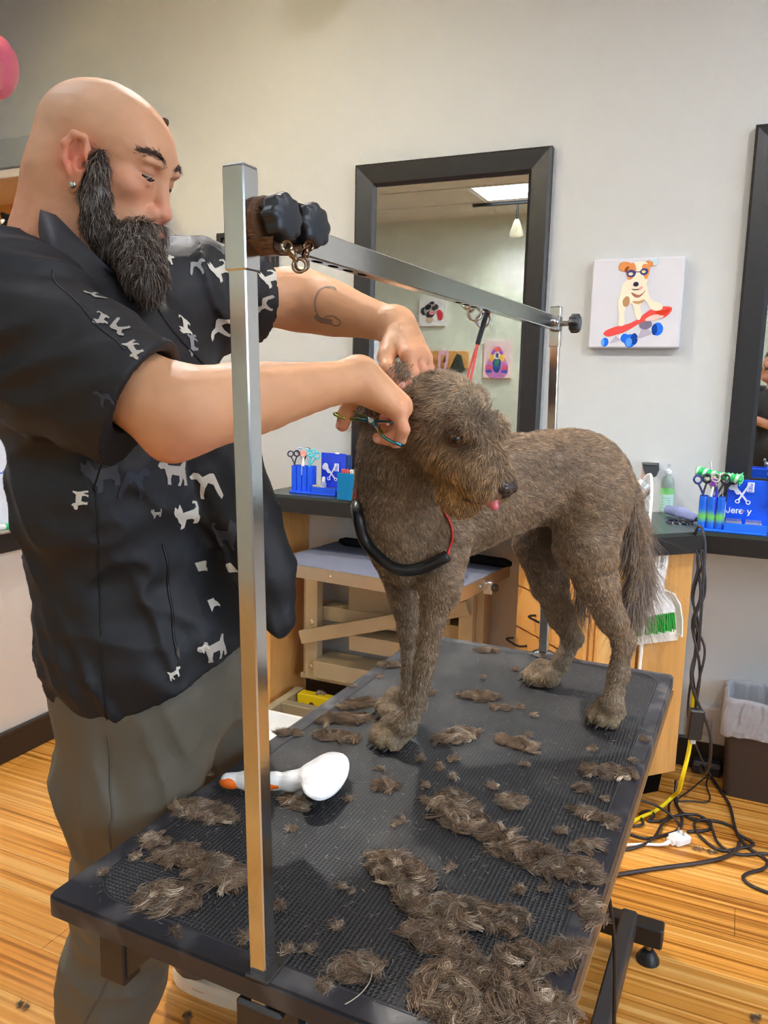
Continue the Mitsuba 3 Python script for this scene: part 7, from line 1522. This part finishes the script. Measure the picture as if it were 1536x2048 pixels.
for s in (-1, 1): fn.ell(gd_(0.150, s * 0.009, 0.004), (0.012, 0.0115, 0.0105), GM, 0.008)
fn.ell(gd_(0.150, 0, -0.006), (0.010, 0.008, 0.011), GM, 0.008)
for s in (-1, 1): fn.ell(gd_(0.161, s * 0.009, 0.002), (0.004, 0.0032, 0.0030), GM, 0.002, 'sub')
part(dog, 'nose', fn.mesh(1), 'gloss', srgb(58, 46, 44), True)
tg = Field(gd_(0.13, 0, -0.03) - 0.06, gd_(0.13, 0, -0.03) + 0.06, 0.002, 0.0)
tg.chain([gd_(0.085, -0.004, -0.044), gd_(0.125, -0.006, -0.034), gd_(0.146, -0.008, -0.024), gd_(0.157, -0.008, -0.028)], [0.011, 0.011, 0.009, 0.006], 0.006)
part(dog, 'tongue', tg.mesh(1), 'gloss', srgb(222, 110, 120), True, 'pink tongue tip sticking out')
mo = V(*(-0.3548, 1.124, 1.155)); md = unit(V(*(-0.3053, 1.056, 1.165)) - V(*(-0.3614, 1.049, 1.169))); mn = -FWD
part(dog, 'mouth', ell(mo - mn * 0.002, (0.029, 0.006, 0.0052), frame((0, 0, 0), md, np.cross(md, np.cross((0, 0, 1), md)))[:3, :3], 3), 'gloss', srgb(58, 24, 24), True, 'dark red open mouth line')
for q, d_ in paw_claws:
    part(dog, 'claw', cyl(q, q + d_ * 0.009 + V(0, 0, -0.006), 0.0032, 8, 0.0012), 'plastic', srgb(40, 34, 30))

# ---------------------------------------------------------------- noose: red cord, black padded tube, dark sleeve, snap hook
lp = thing('grooming_loop', 'red cord grooming loop with a black foam tube across the dog\'s chest', 'grooming loop')
pad = [(-0.5705, 1.184, 1.121), (-0.5673, 1.186, 1.092), (-0.5538, 1.186, 1.064), (-0.5319, 1.184, 1.043), (-0.5048, 1.181, 1.029), (-0.4822, 1.185, 1.024), (-0.4589, 1.193, 1.028), (-0.4364, 1.196, 1.039), (-0.4217, 1.202, 1.05)]
def off_dog(pts, o):
    q, _, t = trimesh.proximity.closest_point(dog_m, np.asarray(pts, float)); s = dog_m.face_normals[t]; out = []
    for a, b in zip(q, s): out.append(a + unit(b * 0.6 - FWD * 0.4) * o)
    return np.array(out)
pp_ = off_dog(pad, 0.012); pp_[0] = (-0.5803, 1.187, 1.121); pp_[1] = (-0.5629, 1.167, 1.093)
part(lp, 'foam_tube', tube(spline(pp_, 60), 0.0098, 16), 'plastic', srgb(24, 24, 26), True, 'black foam tube')
RC = srgb(196, 44, 34)
c1 = off_dog([(-0.4199, 1.204, 1.054), (-0.4151, 1.21, 1.074), (-0.4102, 1.203, 1.099), (-0.4111, 1.191, 1.125), (-0.4197, 1.181, 1.155)], 0.003); part(lp, 'cord', tube(spline(np.vstack([pp_[-1], c1]), 30), 0.0019, 8), 'plastic', RC, True)
c2 = np.array([(-0.5805, 1.187, 1.123), (-0.5806, 1.19, 1.142), (-0.5773, 1.196, 1.167), (-0.5677, 1.2, 1.197), (-0.5559, 1.203, 1.218)]); part(lp, 'cord', tube(spline(c2, 30), 0.0021, 8), 'plastic', RC, True)
ringp = V(*(-0.437, 1.4, 1.44)); hkp = ba + bx_ * 0.575 + V(0, 0, -0.016)
kh = snap_hook(lp, V(*(-0.4619, 1.372, 1.47)), V(*(-0.443, 1.392, 1.442)), 1.35, srgb(196, 192, 184))
part(lp, 'ring', torus(ringp, 0.0125, 0.0018, unit(V(0.2, -1, 0.2)), 28, 8), 'chrome', STEEL, True)
sl0, sl1 = V(*(-0.4303, 1.4, 1.454)), V(*(-0.4378, 1.376, 1.397))
part(lp, 'cord', tube([V(*(-0.4306, 1.399, 1.449)), V(*(-0.4308, 1.404, 1.46)), V(*(-0.4275, 1.408, 1.462)), V(*(-0.4275, 1.404, 1.449))], 0.0022, 8), 'plastic', RC)
part(lp, 'slider', tube([sl0, sl0 * 0.5 + sl1 * 0.5, sl1], [0.0042, 0.0045, 0.0040], 10), 'matte', srgb(58, 58, 62), True, 'dark rubber slider')
for dx in (-3, 3):
    e = V(*(-0.4384, 1.33, 1.327)) + V(0.0012 * dx, 0, 0); part(lp, 'cord', tube(spline([sl1, sl1 * 0.5 + e * 0.5 + V(0.0003 * dx, 0, 0), e, V(*(-0.4376, 1.293, 1.274)) + V(0.0012 * dx, 0, 0)], 20), 0.0021, 8), 'plastic', RC, True)

# ---------------------------------------------------------------- rainbow scissors in the near hand
sc_ = thing('scissors', 'rainbow metal grooming scissors held in the near hand beside the ear', 'scissors')
RBW = lambda v, a, b: (lambda t: np.stack([np.interp(t, [0, .3, .6, 1], col) for col in ((0.55, 0.45, 0.10, 0.06), (0.52, 0.60, 0.42, 0.30), (0.10, 0.16, 0.40, 0.50))], 1))(np.clip((v - a) @ unit(b - a) / np.linalg.norm(b - a), 0, 1))
piv = V(*(-0.4962, 1.062, 1.269))
def rb_part(name, m, a, b): part(sc_, name, m, 'chrome', RBW(m.vertices, a, b), True)
r1c = V(*(-0.5503, 1.074, 1.274)); r1b = V(*(-0.5388, 1.073, 1.271))
rb_part('thumb_ring', torus(r1c, 0.0128, 0.0021, unit(V(*RT[3]) - V(*RT[2])), 30, 8), r1c - 0.02, r1c + 0.05)
s1 = tube(spline([r1b, V(*(-0.5219, 1.069, 1.27)), piv, V(*(-0.4703, 1.054, 1.269)), V(*(-0.4433, 1.046, 1.268)) + FWD * 0.012], 24), np.linspace(0.0028, 0.0012, 24), 8); rb_part('blade', s1, r1b, piv)
r2 = [V(*(-0.4748, 1.042, 1.261)), V(*(-0.4617, 1.022, 1.253)), V(*(-0.4483, 1.02, 1.245)), V(*(-0.4341, 1.021, 1.24))]
s2 = tube(spline([V(*(-0.5312, 1.071, 1.283)) + FWD * 0.0, V(*(-0.515, 1.067, 1.277)), piv - FWD * 0.004, V(*(-0.4825, 1.05, 1.262)), r2[0]], 24), np.linspace(0.0012, 0.0030, 24), 8); rb_part('blade', s2, V(*(-0.537, 1.074, 1.285)), r2[0])
rb_part('finger_ring', tube(spline([r2[0], r2[1], r2[2], r2[3], V(*(-0.4521, 1.059, 1.24)), V(*(-0.468, 1.054, 1.248))], 40, True), 0.0021, 8, closed=True), r2[0], r2[3])
part(sc_, 'pivot_screw', lathe([(0.0005, -0.004), (0.0055, -0.004), (0.0055, 0.002), (0.004, 0.0035), (0.0005, 0.0038)], piv - FWD * 0.006, -FWD, 18), 'chrome', srgb(190, 190, 190))

# ---------------------------------------------------------------- cut hair on the table
def clump_mesh(c, L, W, ang, seed, hgt=0.02, n=None):
    """a tuft of cut hair lying on the mat: many curled locks, each a bundle of fine blades"""
    g = np.random.default_rng(seed); a = math.radians(ang); d = V(math.cos(a), math.sin(a), 0); s = V(-d[1], d[0], 0)
    K = max(3, int(L * W / 4.2e-5)) if n is None else max(3, n // 16)
    H = 26 if n is None else 16; S = 7; ll = 0.020 + 0.020 * min(1, L / 0.08)
    if n is not None: ll = 0.012
    u, r = g.uniform(0, 2 * np.pi, K), np.sqrt(g.random(K))
    P0 = c + d * (r * np.cos(u) * L * 0.5)[:, None] + s * (r * np.sin(u) * W * 0.5)[:, None]
    lump = np.clip(0.55 + 1.4 * fbm3(P0, 45, 2, seed), 0.15, 1.2); top = 1.15 * hgt * lump * np.clip(1.15 - r, 0.12, 1) * g.uniform(0.15, 1, K)
    hd0 = g.uniform(0, 2 * np.pi, K); turn = g.normal(0, 1.0, K) * 0.95
    pts = np.zeros((K, S + 1, 3)); pts[:, 0] = P0
    for k in range(S):
        h_ = hd0 + turn * k * 1.3
        pts[:, k + 1] = pts[:, k] + np.stack([np.cos(h_), np.sin(h_), np.zeros(K)], 1) * (ll / S * g.uniform(0.7, 1.3, K))[:, None]
    pts -= (pts.mean(1, keepdims=True) - P0[:, None]) * 1.0
    t = np.linspace(0, 1, S + 1)
    pts[:, :, 2] = c[2] + 0.0015 + top[:, None] * (0.55 + 0.45 * np.sin(np.pi * t))[None]
    col = np.where(g.random((K, 1)) < 0.16, srgb(196, 176, 150), srgb(138, 114, 92)) * g.uniform(0.45, 1.3, (K, 1))
    Q = np.repeat(pts, H, 0); N = len(Q)
    o = g.normal(0, 1, (N, 3)) * V(0.0022, 0.0022, 0.0016); fl = g.normal(0, 1, (N, 3)) * 0.0030
    Q = Q + o[:, None] + fl[:, None] * (t ** 2)[None, :, None] + g.normal(0, 0.0005, Q.shape)
    wd = 0.00075 * (1 - 0.75 * t)
    tg = np.gradient(Q, axis=1); sd = np.cross(tg, (FWD + g.normal(0, 0.5, (N, 3)))[:, None]); sd /= np.linalg.norm(sd, axis=2, keepdims=True) + 1e-12
    v = np.stack([Q - sd * wd[None, :, None] / 2, Q + sd * wd[None, :, None] / 2], 2).reshape(-1, 3)
    m = 2 * (S + 1); f = np.concatenate([np.array([[2 * k, 2 * k + 1, 2 * k + 3], [2 * k, 2 * k + 3, 2 * k + 2]]) for k in range(S)])
    f = (np.arange(N)[:, None, None] * m + f).reshape(-1, 3)
    cc = np.repeat(np.repeat(col, H, 0) * g.uniform(0.75, 1.2, (N, 1)), m, 0)
    v[:, 2] = np.maximum(v[:, 2], c[2] + 0.0006)
    return trimesh.Trimesh(v, f, process=False), np.clip(cc, 0, 1)
def clump(label, p, L, W, ang, hgt=0.02, group=None):
    k = thing('hair_clump', label, 'hair clump', group)
    m, c = clump_mesh(V(*p), L, W, ang, 1000 + len(CL) * 7, hgt); CL.append(k)
    put(k, m, 'fur', c, False)
CL = []
big = [
    ('large heap of cut brown hair at the bottom right of the table', (-0.1853, 0.7241, 0.685), 0.16, 0.085, 15, 0.045),
    ('long drift of cut hair beside the chrome post at the left', (-0.6845, 0.8979, 0.685), 0.115, 0.035, 5, 0.02),
    ('bushy tuft of cut hair at the near left corner of the mat', (-0.5984, 0.7128, 0.685), 0.075, 0.05, 20, 0.030),
    ('loose cut hair just right of the bushy corner tuft', (-0.5824, 0.7833, 0.685), 0.10, 0.045, -10, 0.024),
    ('curly cut hair above the bushy corner tuft', (-0.6468, 0.7928, 0.685), 0.055, 0.035, 30, 0.020),
    ('small fluffy tuft on the left rim of the mat', (-0.6976, 0.8077, 0.685), 0.035, 0.022, 20, 0.014),
    ('wide pile of cut hair in the middle of the table', (-0.3418, 1.068, 0.685), 0.115, 0.065, -55, 0.030),
    ('fluffy cut hair right of the middle pile', (-0.2744, 1.134, 0.685), 0.045, 0.032, 20, 0.018),
    ('dark band of cut hair trailing right from the middle pile', (-0.2533, 1.016, 0.685), 0.085, 0.05, -35, 0.028),
    ('thick dark tuft near the right rim of the table', (-0.1959, 0.9978, 0.685), 0.080, 0.05, -20, 0.028),
    ('spiky tuft at the right rim beside the dark tuft', (-0.1454, 0.9976, 0.685), 0.065, 0.042, -15, 0.024),
    ('tangled cut hair against the right edge strip', (-0.1468, 1.062, 0.685), 0.040, 0.022, 40, 0.014),
    ('rounded pile of cut hair left of centre at the front', (-0.3614, 0.8917, 0.685), 0.095, 0.055, -25, 0.026),
    ('tail of loose hair below the rounded front pile', (-0.3325, 0.848, 0.685), 0.05, 0.03, -50, 0.018),
    ('bristly row of cut hair at the front right', (-0.2621, 0.8451, 0.685), 0.12, 0.045, 10, 0.026),
    ('short thick tuft right of the bristly row', (-0.2032, 0.8585, 0.685), 0.050, 0.035, 10, 0.022),
    ('pale spread of cut hair at the front middle', (-0.2725, 0.7863, 0.685), 0.080, 0.035, -5, 0.018),
    ('reddish tuft at the front middle', (-0.2309, 0.7706, 0.685), 0.050, 0.032, -10, 0.018),
    ('loose tuft left of the bottom heap', (-0.2458, 0.7381, 0.685), 0.048, 0.035, 20, 0.020),
    ('cut hair joining the bottom heap at its upper right', (-0.1726, 0.7988, 0.685), 0.060, 0.05, 40, 0.026),
    ('straight lock of hair on the right rim near the front', (-0.1209, 0.9243, 0.685), 0.062, 0.022, -60, 0.012),
    ('brush-like tuft on the right rim at the front', (-0.1314, 0.8301, 0.685), 0.060, 0.028, 50, 0.022),
    ('spread of cut hair behind the front paw', (-0.6456, 1.29, 0.685), 0.105, 0.035, 35, 0.014),
    ('curly cut hair along the left edge behind the paw', (-0.6587, 1.365, 0.685), 0.075, 0.026, 55, 0.016),
    ('cut hair near the far left rim of the table', (-0.623, 1.216, 0.685), 0.085, 0.030, 10, 0.014),
    ('fuzzy tuft on the left rim behind the brush', (-0.7058, 1.19, 0.685), 0.050, 0.018, 25, 0.014),
    ('wispy tuft under the head of the white brush', (-0.5759, 0.9841, 0.685), 0.050, 0.030, -10, 0.018),
    ('dark curl of hair in front of the near paw on the right', (-0.4267, 1.316, 0.685), 0.085, 0.040, 55, 0.020),
    ('oblong tuft right of the dark curl', (-0.3194, 1.335, 0.685), 0.082, 0.028, -15, 0.018),
    ('cut hair between the front and hind legs', (-0.447, 1.518, 0.685), 0.075, 0.035, 15, 0.018),
    ('round tuft beside the hair between the legs', (-0.3937, 1.482, 0.685), 0.036, 0.018, 0, 0.016),
    ('light tuft right behind the near front leg', (-0.5542, 1.493, 0.685), 0.032, 0.022, 70, 0.014),
    ('fluffy tuft near the hind paw on the right', (-0.171, 1.295, 0.685), 0.055, 0.035, 20, 0.022),
    ('feathery tuft on the right edge below the hind paw', (-0.1321, 1.308, 0.685), 0.050, 0.030, -20, 0.020),
    ('thin curled strands near the right edge', (-0.1514, 1.152, 0.685), 0.060, 0.014, -5, 0.010),
    ('small flat tuft left of the feathery tuft', (-0.1876, 1.226, 0.685), 0.032, 0.015, 0, 0.010),
    ('wispy tuft in front of the brush at the middle left', (-0.4695, 1.089, 0.685), 0.045, 0.022, 25, 0.016),
    ('thin wispy strands on the near rim right of the post', (-0.3366, 0.7068, 0.685), 0.050, 0.035, 30, 0.014),
    ('cut hair at the far left behind the front legs', (-0.6907, 1.602, 0.685), 0.050, 0.022, 30, 0.014),
    ('tuft on the far rim beside the front legs', (-0.5181, 1.807, 0.685), 0.050, 0.020, 25, 0.012),
]
for a in big: clump(*a)
small_px = [(-0.5422, 0.9127, 0.685), (-0.3879, 0.7638, 0.685), (-0.408, 0.8301, 0.685), (-0.4661, 0.7614, 0.685), (-0.6327, 0.9005, 0.685), (-0.355, 0.6718, 0.685), (-0.3013, 0.9297, 0.685), (-0.1792, 0.9396, 0.685), (-0.207, 0.9204, 0.685), (-0.1899, 1.083, 0.685), (-0.4152, 1.121, 0.685), (-0.3993, 1.08, 0.685), (-0.3848, 1.168, 0.685), (-0.3159, 1.166, 0.685), (-0.4557, 1.202, 0.685), (-0.3134, 1.385, 0.685), (-0.3233, 1.476, 0.685), (-0.3588, 1.505, 0.685), (-0.4709, 1.624, 0.685), (-0.4242, 1.712, 0.685), (-0.6151, 1.462, 0.685), (-0.6789, 1.526, 0.685), (-0.6446, 1.401, 0.685), (-0.7152, 1.451, 0.685), (-0.6218, 1.591, 0.685), (-0.287, 1.262, 0.685), (-0.4054, 1.227, 0.685), (-0.4117, 1.01, 0.685), (-0.413, 0.9943, 0.685), (-0.5037, 1.028, 0.685), (-0.748, 1.378, 0.685), (-0.1452, 1.207, 0.685), (-0.1933, 1.377, 0.685), (-0.1182, 1.361, 0.685), (-0.1126, 1.463, 0.685), (-0.1259, 1.129, 0.685), (-0.4173, 0.698, 0.685), (-0.4719, 0.6943, 0.685), (-0.5494, 0.6661, 0.685), (-0.3964, 0.7126, 0.685), (-0.7104, 0.7205, 0.685), (-0.7519, 0.9746, 0.685), (-0.7456, 0.9926, 0.685), (-0.6956, 0.765, 0.685), (-0.5756, 1.063, 0.685), (-0.4078, 1.836, 0.685), (-0.4153, 1.192, 0.685), (-0.5024, 1.138, 0.685)]
SHORT = ['the bottom right heap', 'the drift beside the post', 'the bushy corner tuft', 'the loose hair near the left corner', 'the curly hair above the corner tuft', 'the fluffy tuft on the left rim', 'the wide middle pile', 'the fluffy hair right of the middle pile', 'the dark band right of the middle pile', 'the thick dark tuft by the right rim', 'the spiky tuft at the right rim', 'the tangled hair at the right edge strip', 'the rounded front pile', 'the tail of the rounded front pile', 'the bristly front right row', 'the short thick front tuft',
         'the pale spread at the front', 'the reddish front tuft', 'the loose tuft by the bottom heap', 'the hair joining the bottom heap', 'the straight lock on the right rim', 'the brush-like tuft on the right rim', 'the spread behind the front paw', 'the curly hair along the left edge', 'the hair near the far left rim', 'the fuzzy tuft behind the brush', 'the wispy tuft under the brush', 'the dark curl by the near paw', 'the oblong tuft', 'the hair between the legs', 'the round tuft between the legs', 'the light tuft behind the front leg', 'the fluffy tuft near the hind paw',
         'the feathery tuft on the right edge', 'the thin curled strands at the right', 'the small flat tuft', 'the wispy tuft before the brush', 'the wispy strands right of the post', 'the hair behind the front legs', 'the tuft on the far rim']
BC = np.array([a[1] for a in big]); said = set()
vr = np.cross(FWD, UP)
for i, p in enumerate(small_px):
    d_ = V(*p) - BC
    for o in np.argsort(np.linalg.norm(d_, axis=1)):
        x_, y_ = d_[o] @ vr, d_[o] @ UP * 2.2
        way = ('just right of', 'just above', 'just left of', 'just below')[int(np.round(math.atan2(y_, x_) / (math.pi / 2))) % 4]
        l = f'small wisp of cut hair {way} {SHORT[o]}'
        if l not in said: break
    said.add(l)
    k = thing('small_hair_tuft', l, 'hair clump', 'small wisps of cut hair on the table')
    rr = random.Random(i); m, c = clump_mesh(V(*p), rr.uniform(0.010, 0.026), rr.uniform(0.008, 0.014), rr.uniform(0, 180), 5000 + i * 3, 0.010, rr.randint(70, 190)); put(k, m, 'fur', c, False)
# loose single hairs scattered over the mat
g_ = np.random.default_rng(77); n_ = 1500
ro = np.c_[g_.uniform(0.02, 0.60, n_), g_.uniform(0.02, 1.19, n_)]; ro = np.array([tl(x, y, 0.001) for x, y in ro])
t_, c_ = strands(ro, np.c_[g_.normal(0, 1, (n_, 2)), np.zeros(n_)], np.full(n_, 0.008), 0.0007, srgb(150, 136, 118) * g_.uniform(0.5, 1.2, (n_, 1)), 78, 3, 1.0, 0.0)
t_.vertices[:, 2] = np.clip(t_.vertices[:, 2], TT + 0.0004, TT + 0.0035)
put(thing('hair_dust', 'fine single hairs scattered over the whole black mat', 'hair'), t_, 'fur', c_, False, kind='stuff')
# a curled pale strand on the near rim and hair on the floor
k = thing('curled_strand', 'long pale hair strand curling over the near rim of the table', 'hair'); put(k, tube(spline([V(*(-0.3243, 0.7169, 0.685)) + V(0, 0, .006), V(*(-0.3144, 0.701, 0.685)) + V(0, 0, .003), V(*(-0.3149, 0.6809, 0.685)) + V(0, 0, .001), V(*(-0.3238, 0.6575, 0.685)) + V(0, 0, .001)], 24), 0.0007, 5), 'fur', srgb(170, 156, 132), True)
for i, (p, l) in enumerate((((-0.007, 2.339, -0), 'reddish wisp of hair on the wood floor in front of the white plug'), ((0.0295, 2.343, 0), 'dark wisp of hair on the wood floor under the looping cables'), ((0.1367, 1.713, 0), 'dark wisp of hair on the wood floor at the lower right corner'), ((-0.9558, 1.193, 0), 'brown hair on the floor beside the sneaker heel'), ((-1.286, 1.065, 0), 'faint wisp of hair on the floor at the lower left'))):
    k = thing('floor_hair', l, 'hair clump'); m, c = clump_mesh(V(*p), 0.035, 0.018, 40 * i, 9000 + i, 0.008, 160); put(k, m, 'fur', c * 0.7, False)
